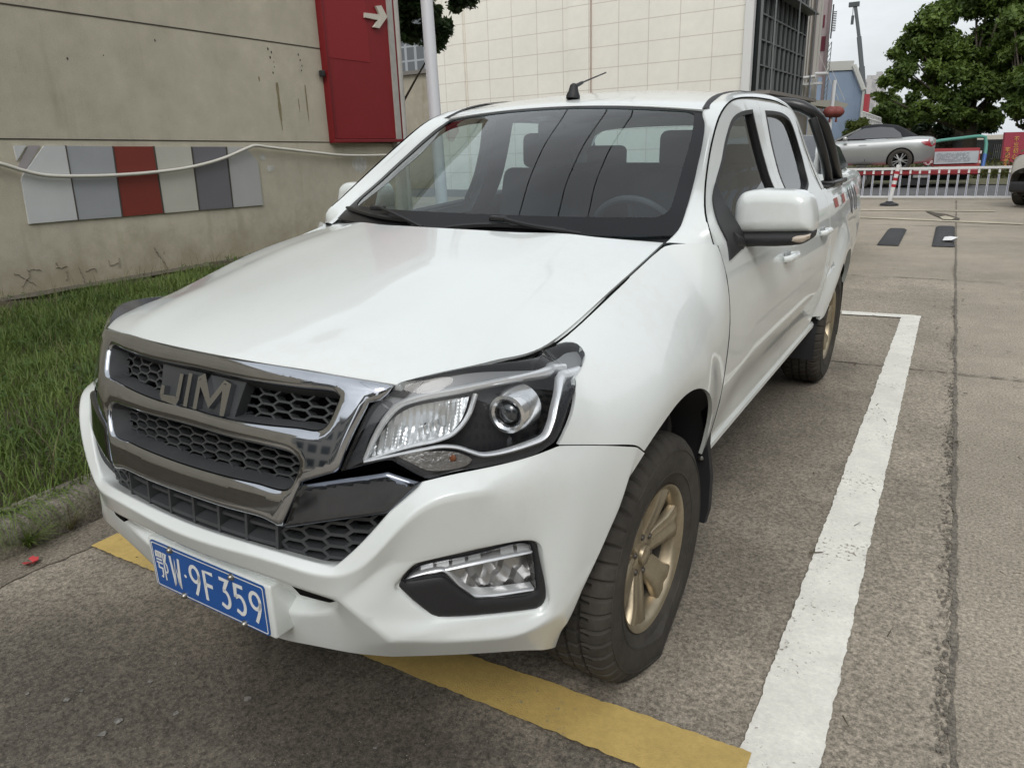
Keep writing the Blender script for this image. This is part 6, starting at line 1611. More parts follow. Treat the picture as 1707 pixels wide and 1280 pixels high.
# lantern lamp: slab canopy held by stays, red lanterns under it, white post
slab = tag(empty('hanging_canopy', tuple(wp3(1385,174,30))), 'thin grey canopy slab held by stay rods before the blue building', 'canopy'); o = np.array(slab.location[:])
pts = [wp3(u, v, 30)-o for u, v in ((1348,168),(1390,167),(1415,174),(1409,180),(1390,180),(1354,176))]
mb = MB(); e = (R3[2]*np.array([1,1,0]))*1.0; mb.add(pts+[p+e for p in pts], [(0,1,2,3,4,5)[::-1],(6,7,8,9,10,11)]+[(i,(i+1)%6,(i+1)%6+6,i+6) for i in range(6)]); mb.build('slab', mat('slab_grey', (.25,.24,.20), .8), slab, smooth=0)
mb = MB()
for (u0,v0),(u1,v1) in (((1363,85),(1398,168)),((1382,106),(1408,168))): mb.tube([wp3(u0,v0,30.4)-o, wp3(u1,v1,30.4)-o], .012, 5)
mb.build('stay_rods', mat('rod_pale', (.45,.44,.42), .5), slab, smooth=0)
lan = tag(empty('lantern_post', tuple(np.array([*wp3(1381,225,27.5)[:2], 0]))), 'white lamp post carrying two faded red lanterns behind the truck bed', 'lamp post'); o = np.array(lan.location[:])
mb = MB(); zt2 = wp3(1386,178,27.5)[2]; mb.tube([(0,0,0),(.04,0,zt2+.9)], .07, 10); mb.build('post', mat('post_white', (.68,.69,.70), .45), lan, smooth=60)
lm = mat('lantern_red', (.24,.060,.050), .6, var=(3,.2))
for u_ in (1384,1395):
    p = wp3(u_,187,27.2)-o; mb = MB(); mb.lathe([(.05,.20),(.14,.18),(.24,.09),(.27,0),(.24,-.09),(.14,-.18),(.05,-.20)], p, (0,0,1), 20); mb.lathe([(.02,-.2),(.05,-.34),(.02,-.36)], p, (0,0,1), 8); mb.build('lantern', lm, lan, smooth=60)
# ---- blue building
bd_ = 47.; P = [wp3(u, v, bd_) for u, v in ((1352,120),(1423,117),(1440,151),(1436,250),(1352,250))]
blu = tag(empty('blue_building', tuple(np.array([*P[2][:2], 0]))), 'pale blue shed with sloping roof edge rising behind the silver car', 'building'); o = np.array(blu.location[:])
for p in (P[3], P[4]): p[2] = -.02
P[3][:2] = P[2][:2]; back = (R3[2]*np.array([1,1,0])); back = back/np.linalg.norm(back)*14+np.array([-4,0,0])
mb = MB(); mb.add([p-o for p in P]+[p-o+back for p in P], [(4,3,2,1,0),(5,6,7,8,9)]+[(i,(i+1)%5,(i+1)%5+5,i+5) for i in range(5)]); mb.build('blue_wall', mat('blue_cladding', (.22,.28,.375), .7, var=(.5,.12)), blu, smooth=0)
mb = MB(); f_ = np.array([0,-.12,0]); up = np.array([0,0,.55])
mb.add([P[0]-o+f_, P[1]-o+f_, P[1]-o+f_+up, P[0]-o+f_+up, P[0]-o+back, P[1]-o+back, P[1]-o+back+up, P[0]-o+back+up], [(0,1,2,3),(3,2,6,7),(1,5,6,2),(4,7,6,5)])
mb.tube([P[1]-o+f_+up*.5, P[2]-o+f_], .16, 6); mb.tube([P[2]-o+f_, P[3]-o+f_], .08, 6); mb.build('roof_trim', mat('trim_pale', (.50,.50,.47), .6), blu, smooth=0)
# white stepped balustrade
bal = tag(empty('white_balustrade', tuple(wp3(1450,200,44))), 'white stepped railing descending right of the blue building', 'railing'); o = np.array(bal.location[:])
mb = MB(); A, B = (1437,187), (1469,198)
for k in range(12):
    t = k/11; u_ = 1437+31*t; p, q_ = wp3(u_,187+11*t,44)-o, wp3(u_-1,214,44)-o; mb.tube([p, q_], .05, 4)
for dv in (0,9,18): mb.tube([wp3(1437,187+dv,44)-o, wp3(1468,198+dv*.75,44)-o], .07, 5)
mb.build('rails', mat('balustrade_white', (.62,.62,.60), .6), bal, smooth=0)
# distant apartment blocks
apm = gridmat('apartment_grid', (.42,.41,.41), (.22,.22,.23), 3.4, 3.0, .42, .45, .5)
for k, (u0, u1, vt, dist) in enumerate(((1441,1457,135,230),(1456,1476,128,260))):
    a, b_ = wp3(u0,vt,dist), wp3(u1,vt,dist); t = tag(empty('apartment_block', tuple(np.array([*((a+b_)/2)[:2], 0]))), ('far pale apartment tower just right of the crane foot','far apartment tower half hidden by the big tree')[k], 'building', 'far apartment towers')
    w_ = np.linalg.norm(b_-a); mb = MB(); mb.box((0,0,a[2]/2), (w_,14,a[2])); mb.build('facade', apm, t, smooth=0)
    mb = MB(); mb.box((0,0,a[2]+.6), (w_*.4,5,1.6)); mb.build('roof_plant', mat('plant_grey', (.4,.4,.4), .8), t, smooth=0)
# crane boom
crn = tag(empty('crane_boom', tuple(np.array([*wp3(1440,160,90)[:2], 0]))), 'slim dark telescopic crane boom against the sky', 'crane'); o = np.array(crn.location[:])
cm = mat('crane_dark', (.055,.065,.07), .5); Q = [wp3(u, v, 90)-o for u, v in ((1441,190),(1436.5,112),(1432,62),(1425.5,8))]
for a, b_, r0 in ((Q[0],Q[1],.34),(Q[1],Q[2],.27),(Q[2],Q[3],.20)): mb = MB(); mb.tube([a, b_], r0, 6); mb.build('boom_section', cm, crn, smooth=0)
mb = MB(); p = wp3(1424,8,90)-o; mb.box(p, (1.2,.6,.5)); mb.build('boom_head', cm, crn, smooth=0); mb = MB(); a, b_ = wp3(1422.3,12,90)-o, wp3(1421,34,90)-o; mb.tube([a, b_], .04, 4); mb.box(b_, (.3,.3,1.0)); mb.build('hook_line', cm, crn, smooth=0)
mb = MB(); p = wp3(1441,178,89)-o; mb.tube([p-np.array([0,0,2]), p+np.array([0,0,1.4])], .55, 8); mb.build('boom_base', mat('crane_red', (.30,.03,.04), .5), crn, smooth=0)
# ---- low dark wall and sheds under the trees
lw = tag(empty('boundary_wall', (6, 44, 0)), 'low grey boundary wall with barred window under the big tree', 'wall'); 
a, b_ = wp3(1575,236,40), wp3(1668,232,36)
mb = MB(); hgt = wp3(1620,234,38)[2]; d_ = b_-a; an = math.atan2(d_[1], d_[0]); c_ = (a+b_)/2
mb.box((c_[0]-6+1.5, c_[1]-44, hgt/2), (np.linalg.norm(d_[:2])+5, .3, hgt), rz=an); mb.build('wall_body', wallmat('dark_render', (.12,.125,.125)), lw, smooth=0)
p, q_ = wp3(1652,264,37.4), wp3(1676,240,36.4); mb = MB(); mb.box(((p[0]+q_[0])/2-6, (p[1]+q_[1])/2-44-.25, (p[2]+q_[2])/2), (abs(q_[0]-p[0]), .1, q_[2]-p[2])); w_ = mb.build('wall_window', dark, lw, smooth=0)
mb = MB()
for k in range(6): t = (k+.5)/6; mb.box((p[0]+(q_[0]-p[0])*t-6, (p[1]+q_[1])/2-44-.33, (p[2]+q_[2])/2), (.05,.04,q_[2]-p[2]))
mb.build('window_bars', fr_m, w_, smooth=0)
rt = tag(empty('retaining_wall', tuple(np.array([*wp3(1520,225,42)[:2], 0]))), 'brownish ribbed low wall behind the silver car roof', 'wall'); o = np.array(rt.location[:])
hgt = wp3(1520,214,42)[2]; mb = MB(); mb.box((0,0,hgt/2), (5.5,.4,hgt)); 
for k in range(22): mb.box((-2.7+k*.257,-.22,hgt/2), (.09,.06,hgt))
mb.build('wall_body', mat('ribbed_brown', (.15,.125,.10), .9, var=(2,.2)), rt, smooth=0)
tag(sheet('verge', -40, 60, 26.4, 60, .02, mat('verge_soil', (.10,.095,.05), .95, var=(1.2,.3), var2=(12,.3))), kind='structure')
# ---- notice board in its bent pipe frame
def T3(u, v, d): return wp3(u, v, d)
nb = tag(empty('notice_board', tuple(np.array([*T3(1595,278,23.5)[:2], 0]))), 'notice board with red border inside a bent green and blue pipe frame, behind the fence', 'notice board'); o = np.array(nb.location[:])
f_ = lambda u, v, d=23.5: T3(u, v, d)-o
mb = MB(); mb.tube(crom([f_(1545,300), f_(1546,262), f_(1547,243), f_(1554,238), f_(1600,231), f_(1636,227.5), f_(1642.5,229), f_(1644,240), f_(1642,258)], .15), .055, 10); mb.build('pipe_frame', mat('pipe_green', (.09,.30,.24), .45), nb, smooth=60)
mb = MB(); mb.tube([f_(1642,257), f_(1638,279)], .058, 10); mb.build('pipe_foot', mat('pipe_blue', (.05,.13,.38), .45), nb, smooth=60)
def quadp(mb, pts, th=.04):
    P = [np.array(p) for p in pts]; e = R3[2]*np.array([1,1,0])*th; mb.add(P+[p+e for p in P], [(3,2,1,0),(4,5,6,7)]+[(i,(i+1)%4,(i+1)%4+4,i+4) for i in range(4)])
mb = MB(); quadp(mb, [f_(1557,248), f_(1634,246.5), f_(1633,277), f_(1554,277.5)], .10); mb.build('board_frame', mat('board_red', (.30,.03,.035), .5), nb, smooth=0)
mb = MB(); quadp(mb, [f_(1558.5,253.5,23.44), f_(1632,251.5,23.44), f_(1630,271.5,23.44), f_(1556.5,274,23.44)], .03); br = mb.build('board_sheet', mat('board_grey', (.36,.39,.41), .4), nb, smooth=0)
A, B, C_, D_ = [f_(u, v, 23.41) for u, v in ((1558.5,253.5),(1632,251.5),(1630,271.5),(1556.5,274))]
def bmap(a, b, t=0): return (A*(1-a)+B*a)*(1-b)+(D_*(1-a)+C_*a)*b
mb = MB(); g = random.Random(8); ink = mat('board_ink', (.17,.18,.20), .6)
for row in range(6):
    a = .05
    while a < .80:
        w_ = g.uniform(.006,.02); 
        if g.random() < .72: mb.add([bmap(a, .12+row*.13), bmap(a+w_, .12+row*.13), bmap(a+w_, .17+row*.13), bmap(a, .17+row*.13)], [(0,3,2,1)])
        a += w_+.006
mb.build('printed_lines', ink, br, smooth=0)
mb = MB()
bm_ = mat('badge_red', (.33,.04,.06), .5); bw_ = mat('badge_white', (.62,.55,.55), .5)
mb = MB(); quadp(mb, [f_(1541,250,23.3), f_(1552,250,23.3), f_(1551,276,23.3), f_(1540,276,23.3)], .05); mb.build('side_plate', bm_, nb, smooth=0)
for v_ in (254,263,271):
    mb = MB(); p = f_(1547,v_,23.2); mb.lathe([(.055,0),(.085,0),(.085,.01),(.055,.01)], p, -R3[2]*np.array([1,1,0]), 18, closed=True); mb.build('round_badge', bw_, nb, smooth=0)
for u_, v_ in ((1541,256),(1541,271),(1554,255),(1553,270),(1635,254),(1633,270)):
    mb = MB(); mb.box(f_(u_, v_, 23.2), (.06,.02,.09), bev=.008); mb.build('clip', bw_, nb, smooth=0)
mb = MB(); quadp(mb, [f_(1544,281), f_(1551,281), f_(1550,300), f_(1543,300)], .1); mb.build('board_leg', MATS['board_red'], nb, smooth=0)
# red slogan board at the right edge
rs = tag(empty('slogan_board', tuple(np.array([*T3(1688,280,30)[:2], 0]))), 'upright red board with yellow characters behind the silver hatchback', 'sign'); o = np.array(rs.location[:])
A, B, C_, D_ = [T3(u, v, 30)-o for u, v in ((1676,221),(1712,220),(1706,284),(1669,282))]
mb = MB(); quadp(mb, [A, B, C_, D_], .12); mb.build('board', mat('slogan_red', (.26,.02,.04), .5), rs, smooth=0)
rx = (B-A)/np.linalg.norm(B-A); dn_ = (D_-A)/np.linalg.norm(D_-A); off = -R3[2]*np.array([1,1,0])*.03; 
def smap(a, b, t): return A+rx*a-dn_*(-b)*1.0+off*(1+t)
ym = mat('slogan_yellow', (.62,.42,.08), .5); mb = MB()
def place(ch, u, v, w_=8., h_=8.):
    p = T3(u, v, 29.96)-o; s_ = 30/FPX
    fit_text(mb, ch, 0, 0, w_*s_, h_*s_, lambda a, b, t: p+rx*a+np.array([0,0,1])*b+off)
for ch, u, v in (('不',1694,232),('忘',1693,242),('初',1692,251.5),('心',1690,261),('牢',1679,249.5),('记',1678.5,259),('使',1676.5,268.5),('命',1675,277.5)): place(ch, u, v)
mb.build('characters', ym, rs, smooth=0)
# ---- white road fence
fn = tag(empty('road_fence', (0, 20.35, 0)), 'white metal rail fence across the lane behind the truck', 'fence')
wm_ = mat('fence_white', (.70,.70,.70), .5); bm2 = mat('fence_blue', (.30,.33,.45), .5)
zt3 = won(1500,281.5,1,20.35)[2]; x_ = won(1440,300,1,20.35)[0]
x0_, x1_ = -7.5, 9.5; sl = .0
mb = MB(); mb.box(((x0_+x1_)/2,0,zt3), (x1_-x0_,.06,.055)); mb.build('top_rail', wm_, fn, smooth=0)
mb = MB(); mb.box(((x0_+x1_)/2,0,.05), (x1_-x0_,.06,.045)); mb.build('bottom_rail', wm_, fn, smooth=0)
k = 0; xx = x_-.208*32
while xx < x1_-.05:
    if xx > x0_:
        mb = MB(); mb.box((xx,0,zt3*.5+.30), (.045,.03,zt3-.62)); mb.mi = 0; mb.box((xx-.016,0,.32), (.008,.03,.52)); mb.box((xx+.016,0,.32), (.008,.03,.52)); mb.mi = 1; mb.box((xx,.008,.32), (.024,.010,.52)); mb.build('fence_bar', [wm_, bm2], fn, smooth=0)
    xx += .208; k += 1
# ---- flexible bollard
bo = won(1482,342,2,0); bol = tag(empty('bollard', tuple(bo)), 'slim white bollard with three red bands standing before the fence', 'bollard'); zt4 = won(1490,275,1,bo[1])[2]
lean = np.array([.06,0,0]); mb = MB(); mb.lathe([(.20,0),(.19,.03),(.10,.06),(.06,.09)], (0,0,0), (0,0,1), 20); mb.build('base', blackp, bol)
P = [np.array([0,0,.05])+(np.array([.10,0,zt4])-np.array([0,0,.05]))*t for t in (0,1)]; D = P[1]-P[0]; mb = MB(); mb.tube(P, .046, 14); mb.build('post', wm_, bol, smooth=50)
for t in (.42,.59,.76): mb = MB(); mb.tube([P[0]+D*t, P[0]+D*(t+.075)], .0485, 14); mb.build('red_band', mat('band_red', (.42,.02,.04), .5), bol, smooth=50)
# ================================================================== TREES
bark = mat('bark', (.060,.048,.036), .95, var=(4,.3), bump=(14,.02))
def tree(name, base, label, cat, crown, leaf, m, nleaf, seed, trunk_r=.18, limbs=9, group=None, trunk_h=None):
    """crown: list of (centre offset, radii) clumps; leaves gather on shells of many small clumps"""
    g = np.random.default_rng(seed); root = tag(empty(name, base), label, cat, group)
    mb = MB(); c0 = np.mean([np.array(c) for c, r in crown], 0); th = trunk_h or c0[2]*.45
    mb.tube(crom([(0,0,-.1),(.08,.05,th*.5),(-.05,.0,th)], .5), [trunk_r*1.25, trunk_r, trunk_r*.85][:1]*0+[trunk_r*(1.25-.45*i/ max(1, len(crom([(0,0,-.1),(.08,.05,th*.5),(-.05,.0,th)], .5))-1)) for i in range(len(crom([(0,0,-.1),(.08,.05,th*.5),(-.05,.0,th)], .5)))], 10)
    sub = []
    for c, r in crown:
        c = np.array(c, float); r = np.array(r, float)
        k = max(8, int(6+r[0]*r[2]*6))
        for i in range(k):
            d = g.normal(0, 1, 3); d /= np.linalg.norm(d); q_ = c+d*r*g.uniform(.45, .98); sub.append((q_, g.uniform(.24, .52)*min(r)))
    for i in range(min(len(sub), limbs*4)):
        q_, rr = sub[int(i*len(sub)/(limbs*4)) if len(sub) > limbs*4 else i]
        a = np.array([-.05,0,th*g.uniform(.7,1.)]); mid = a+(q_-a)*.5+g.normal(0, .18, 3)+np.array([0,0,-.1]); P = crom([a, mid, q_], .5); n_ = len(P)
        mb.tube(P, [trunk_r*.30*(1-.85*j/(n_-1))+.008 for j in range(n_)], 6, cap=False)
    mb.build('trunk', bark, root, smooth=60)
    S_ = np.array([s[1] for s in sub]); w = S_**2/np.sum(S_**2); idx = g.choice(len(sub), nleaf, p=w)
    C_ = np.array([s[0] for s in sub])[idx]; Rr = S_[idx][:, None]
    d = g.normal(0, 1, (nleaf, 3)); d /= np.linalg.norm(d, axis=1)[:, None]; d[:, 2] *= .72
    P = C_+d*Rr*(g.uniform(.1, 1.35, (nleaf, 1))**.75)+g.normal(0, .06, (nleaf, 3))
    n1 = g.normal(0, 1, (nleaf, 3)); n1[:, 2] += .9; n1 += d*.7; n1 /= np.linalg.norm(n1, axis=1)[:, None]
    t = np.cross(n1, g.normal(0, 1, (nleaf, 3))); t /= np.linalg.norm(t, axis=1)[:, None]; b = np.cross(n1, t); s_ = (leaf*g.uniform(.6, 1.4, (nleaf, 1)))
    V = np.stack([P-t*s_, P+b*s_*.45, P+t*s_, P-b*s_*.45], 1).astype(np.float32).reshape(-1, 3)
    me = bpy.data.meshes.new('crown'); me.vertices.add(len(V)); me.vertices.foreach_set('co', V.ravel()); me.loops.add(nleaf*4); me.loops.foreach_set('vertex_index', np.arange(nleaf*4, dtype=np.int32))
    me.polygons.add(nleaf); me.polygons.foreach_set('loop_start', np.arange(0, nleaf*4, 4, dtype=np.int32)); me.polygons.foreach_set('loop_total', np.full(nleaf, 4, np.int32)); me.update(calc_edges=True); me.materials.append(m)
    o = bpy.data.objects.new('crown', me); COL.objects.link(o); o.parent = root; return root
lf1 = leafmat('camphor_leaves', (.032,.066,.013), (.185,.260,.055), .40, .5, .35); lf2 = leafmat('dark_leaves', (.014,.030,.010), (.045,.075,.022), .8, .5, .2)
def crown_px(px, dist, base, dz=0):
    o = []
    for u, v, r, rz in px:
        c = wp3(u, v, dist)-np.array(base); s_ = dist/FPX; o.append(((c[0], c[1]+rnd.uniform(-1.2,1.2), c[2]), (r*s_, r*s_*.9, rz*s_)))
    return o
tb = tuple(np.array([*wp3(1612,250,37)[:2], 0]))
tree('camphor_tree', tb, 'large spreading broadleaf tree filling the upper right, behind the fence', 'tree', crown_px([(1640,-20,75,60),(1565,50,48,38),(1520,85,38,30),(1600,95,45,38),(1660,70,55,45),(1540,125,42,26),(1600,150,55,36),(1500,115,26,20),(1665,140,48,40),(1480,150,20,22),(1570,185,44,26),(1640,190,40,24),(1700,30,50,50)], 37, tb), .135, lf1, 95000, 3, .30, 5)
tb = tuple(np.array([*wp3(1505,240,46)[:2], 0]))
tree('bushy_tree', tb, 'smaller bushy tree left of the big tree, above the silver car', 'tree', crown_px([(1500,175,34,26),(1478,190,20,20),(1530,200,34,20),(1510,212,40,12)], 46, tb), .14, lf1, 22000, 5, .16, 4)
tb = tuple(np.array([*wp3(1585,240,41)[:2], 0]))
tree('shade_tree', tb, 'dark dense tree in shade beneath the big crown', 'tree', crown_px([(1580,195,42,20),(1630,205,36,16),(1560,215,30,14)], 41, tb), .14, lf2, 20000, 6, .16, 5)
tb = tuple(np.array([*wp3(1720,240,33)[:2], 0]))
tree('edge_tree', tb, 'tree cut off by the right edge of the picture', 'tree', crown_px([(1722,60,50,60),(1730,150,45,50),(1712,200,24,24)], 33, tb), .13, lf1, 24000, 7, .2, 6)
tb = tuple(np.array([*wp3(1431,215,38)[:2], 0]))
tree('round_bush', tb, 'round clipped bush in front of the blue building', 'bush', crown_px([(1431,216,20,15)], 38, tb), .07, leafmat('bush_leaves', (.05,.075,.012), (.12,.15,.03), 1.5), 7000, 8, .06, 3)
tb = tuple(np.array([*wp3(628,240,16.5)[:2], 0]))
tree('wall_tree', tb, 'dark leafy tree overhanging the gap behind the red sign', 'tree', crown_px([(690,-30,55,48),(684,34,30,30),(705,5,40,34),(734,-14,20,22),(684,74,18,24),(668,30,26,36),(712,52,22,26),(728,24,14,20),(650,-50,50,50)], 15, tb), .075, leafmat('hanging_leaves', (.014,.032,.010), (.050,.085,.025), 1.5), 60000, 9, .12, 1)
# hedge along the far road
mb = MB(); g = np.random.default_rng(4)
for k in range(9000):
    x_, y_, z_ = g.uniform(-2, 16), g.uniform(30, 33), abs(g.normal(0, .28)); d = g.normal(0, 1, 3); d /= np.linalg.norm(d); e = np.cross(d, [.3,.2,1]); e /= np.linalg.norm(e); o = np.array([x_, y_, z_]); mb.add([o-d*.09, o+e*.045, o+d*.09, o-e*.045], [(0,1,2,3)])
tag(mb.build('ground_cover', leafmat('cover_leaves', (.055,.065,.018), (.15,.15,.05), 1.0), None, smooth=0), 'low olive ground cover on the verge beyond the road', 'ground cover', kind='stuff')
# ================================================================== OTHER VEHICLES
def sections(mbn, parent, m, ST, nu=18, smooth=40, name='body'):
    """ST: list of (y, [(halfwidth, z), ...]) cross-sections, mirrored and lofted along y"""
    V = []; F = []; prof = []
    for y_, cs in ST:
        half = crom([np.array(c, float) for c in cs], .05) if False else [np.array(c, float) for c in cs]
        ring = [(-a, y_, z_) for a, z_ in half[::-1]]+[(a, y_, z_) for a, z_ in half]; prof.append(ring)
    n = len(prof[0]); 
    G = np.array(prof); return patch(name, G, nu*2, len(ST)*5, m, parent, smooth=smooth)
def carwheel(parent, x_, y_, z_, r, sg, m, spokes=10):
    root = empty('wheel'); root.parent = parent; root.location = (x_, y_, z_)
    mb = MB(); mb.lathe([(r*.68,.10),(r*.80,.115),(r*.93,.105),(r,.085),(r,-.085),(r*.9,-.11)], (0,0,0), (sg,0,0), 48); mb.build('tyre', rubber, root)
    mb = MB(); mb.lathe([(r*.60,-.05),(r*.63,.06),(r*.69,.098),(r*.70,.10)], (0,0,0), (sg,0,0), 48)
    for k in range(spokes):
        a = 2*math.pi*k/spokes+(.22 if k % 2 else 0); mb.tube([(sg*.06, r*.12*math.cos(a), r*.12*math.sin(a)), (sg*.085, r*.65*math.cos(a), r*.65*math.sin(a))], [r*.055, r*.05], 6)
    mb.lathe([(.0001,.085),(r*.16,.08),(r*.18,.05)], (0,0,0), (sg,0,0), 20); mb.build('rim', m, root)
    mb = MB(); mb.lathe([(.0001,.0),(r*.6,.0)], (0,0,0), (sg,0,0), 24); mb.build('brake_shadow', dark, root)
def sidepoly(parent, name, m, pts, xf, d=.03, sides=(1,-1), h=.12):
    """flat piece on the flank: pts (y, z); xf(y, z) gives the half width there"""
    for sg in sides:
        class S_:
            def map(s, a, b, o=0.): return np.array([sg*(xf(a, b)+o+d), a, b])
        lp = ccw(pts); panel(name, S_(), lp, m, parent, h=h, flip=(sg < 0), skirt=.01)
# ---- silver convertible riding on the flatbed: y axis runs nose(-) to tail(+), turned sideways below
silver = mat('silver_paint', (.50,.51,.50), .28, metal=.75, coat=.6)
softtop = mat('soft_top', (.012,.013,.016), .85); carglass = mat('car_glass_dark', (.05,.055,.065), .08, spec=.8)
tail = mat('tail_red', (.28,.012,.02), .2, coat=.8)
cv = tag(empty('convertible'), 'silver convertible with black soft top carried on the red flatbed behind the fence', 'car')
def half(w, zb, zs, zt, wt): return [(.0,zt+.03),(wt*.6,zt+.02),(wt,zt),(w*.965,zs+.06),(w,zs-.08),(w*1.0,zs-.25),(w*.96,zb+.08),(w*.90,zb)]
ST = [(-2.20, half(.62,.30,.52,.60,.50)),(-2.10, half(.80,.22,.58,.68,.60)),(-1.70, half(.87,.20,.66,.80,.68)),(-1.0, half(.885,.20,.74,.90,.70)),(-.4, half(.885,.20,.78,.95,.72)),(.4, half(.885,.20,.80,.96,.72)),(1.1, half(.885,.20,.83,.99,.72)),(1.65, half(.87,.22,.85,1.00,.70)),(2.05, half(.80,.26,.84,.98,.62)),(2.20, half(.66,.34,.74,.90,.52))]
sections(None, cv, silver, ST)
def hx(y_, z_):
    ys = [s[0] for s in ST]; z_ = min(max(z_, .24), .95); ws = []
    for yy, cs in ST:
        zz = [c[1] for c in cs][::-1]; ww = [c[0] for c in cs][::-1]; ws.append(np.interp(z_, zz, ww))
    return float(np.interp(y_, ys, ws))
TP = [(-.55, [(.0,.97),(.35,.97),(.62,.96),(.70,.94)]),(-.20,[(.0,1.17),(.35,1.165),(.52,1.13),(.68,.95)]),(.15,[(.0,1.37),(.30,1.365),(.50,1.30),(.71,.95)]),(.6,[(.0,1.42),(.30,1.41),(.50,1.35),(.72,.96)]),(1.1,[(.0,1.36),(.30,1.35),(.50,1.29),(.72,.98)]),(1.45,[(.0,1.18),(.30,1.17),(.48,1.12),(.69,.985)]),(1.72,[(.0,1.03),(.30,1.03),(.5,1.02),(.66,.99)])]
sections(None, cv, softtop, TP, name='soft_top')
for sg in (1,-1):
    mb = MB(); mb.tube([(sg*.71,-.60,.96),(sg*.56,.10,1.30)], [.035,.028], 6); mb.build('windshield_pillar', silver, cv)
class GW:
    def __init__(s, sg): s.sg = sg
    def map(s, a, b, o=0.): return np.array([s.sg*(.735-(b-.96)*.48+o), a, b])
for sg in (1,-1):
    panel('side_window', GW(sg), ccw([(-.38,.985),(-.02,1.22),(.20,1.30),(.65,1.33),(1.0,1.29),(1.22,1.13),(1.28,1.0)]), carglass, cv, h=.2, flip=(sg<0), skirt=.02)
    panel('windshield', GW(sg), [(-.60,.97),(-.5,.97),(-.02,1.29),(-.10,1.26)], carglass, cv, h=.2, flip=(sg<0)) if False else None
mb = MB(); mb.add([(-.66,-.58,.97),(.66,-.58,.97),(.50,.12,1.335),(-.50,.12,1.335)], [(0,1,2,3)]); mb.build('windshield', carglass, cv, smooth=0)
sidepoly(cv, 'tail_light', tail, [(1.80,.86),(2.04,.93),(2.19,.88),(2.20,.76),(2.10,.70),(1.92,.76)], hx, .034)
sidepoly(cv, 'headlight', clear, [(-2.12,.58),(-1.85,.70),(-1.78,.68),(-2.02,.54)], hx, .034)
sidepoly(cv, 'wheel_arch', dark, [(1.30+.385*math.cos(t), .32+.385*math.sin(t)) for t in np.linspace(-.3, math.pi+.3, 20)], hx, .028); sidepoly(cv, 'wheel_arch', dark, [(-1.36+.37*math.cos(t), .31+.37*math.sin(t)) for t in np.linspace(-.3, math.pi+.3, 20)], hx, .028)
sidepoly(cv, 'door_line', dark, [(.30,.30),(.312,.30),(.42,.94),(.408,.94)], hx, .028); sidepoly(cv, 'belt_trim', chromeb, [(-.5,.945),(1.3,.965),(1.3,.975),(-.5,.958)], hx, .034)
sidepoly(cv, 'door_handle', silver, [(.10,.80),(.32,.805),(.32,.825),(.10,.82)], hx, .045)
for sg in (1,-1):
    for y_ in (1.30,-1.36): carwheel(cv, sg*.835, y_, .325, .335, sg, silver)
    mb = MB(); mb.box((sg*.98,-.30,1.0), (.22,.12,.13), bev=.04); mb.build('side_mirror', silver, cv)
pR, pF = wp3(1500,268,22.3), None
# place: rear wheel hub at photo (1500,268), car seen from its right side, nose to the left
rot = math.radians(-90-8)
hub_l = np.array([ -.80, 1.30, .32])
def orient(root, rz, local, world, pitch=0):
    c, s_ = math.cos(rz), math.sin(rz); Rz = np.array([[c,-s_,0],[s_,c,0],[0,0,1]]); t = world-Rz@local; root.location = tuple(t); root.rotation_euler = (0, 0, rz)
# tail must point right: local +y -> world +x : rz = -90deg ; near flank is then local -x? (-x -> +y); +x -> -y (towards us)
orient(cv, math.radians(-90+2), np.array([.90, 1.30, .32]), pR)
# ---- flatbed truck under it
fb = tag(empty('flatbed_truck'), 'red flatbed recovery truck with dark wheels standing behind the fence', 'truck'); o = np.array([pR[0], pR[1]+.9, 0]); fb.location = tuple(o)
zdeck = pR[2]-.33
redt = mat('deck_red', (.26,.025,.03), .45)
mb = MB(); mb.box((-1.2,0,zdeck-.05), (6.6,2.2,.10)); mb.build('deck', redt, fb, smooth=0)
mb = MB(); mb.box((-1.2,-1.12,zdeck-.02), (6.6,.05,.10)); mb.build('deck_edge', redt, fb, smooth=0)
mb = MB(); mb.box((-1.2,0,zdeck-.20), (6.2,1.0,.16)); mb.box((.4,-.8,.18), (.9,.5,.2)); mb.build('chassis', blackp, fb, smooth=0)
for xx in (-1.05,-3.6): 
    mb = MB(); mb.lathe([(.0001,.02),(.12,.04),(.16,.10),(.22,.10),(.25,.13),(.33,.11),(.35,.07),(.35,-.12)], (xx,-1.0,.33), (0,-1,0), 36); mb.build('wheel', rubber, fb)
    mb = MB(); mb.lathe([(.0001,.05),(.10,.07),(.14,.10),(.20,.11),(.215,.13)], (xx,-1.005,.33), (0,-1,0), 24); mb.build('wheel_rim', mat('dull_rim', (.10,.10,.10), .6), fb)
mb = MB(); mb.box((.62,-1.05,.42), (.42,.12,.26), bev=.03); mb.build('tool_box', mat('box_pale', (.38,.38,.36), .6), fb)
mb = MB(); mb.box((-5.6,0,1.25), (2.0,2.1,2.1), bev=.15); mb.build('truck_cab', redt, fb)
mb = MB(); mb.box((-5.9,-1.06,1.65), (.9,.02,.6), bev=.005); mb.build('cab_window', carglass, fb)
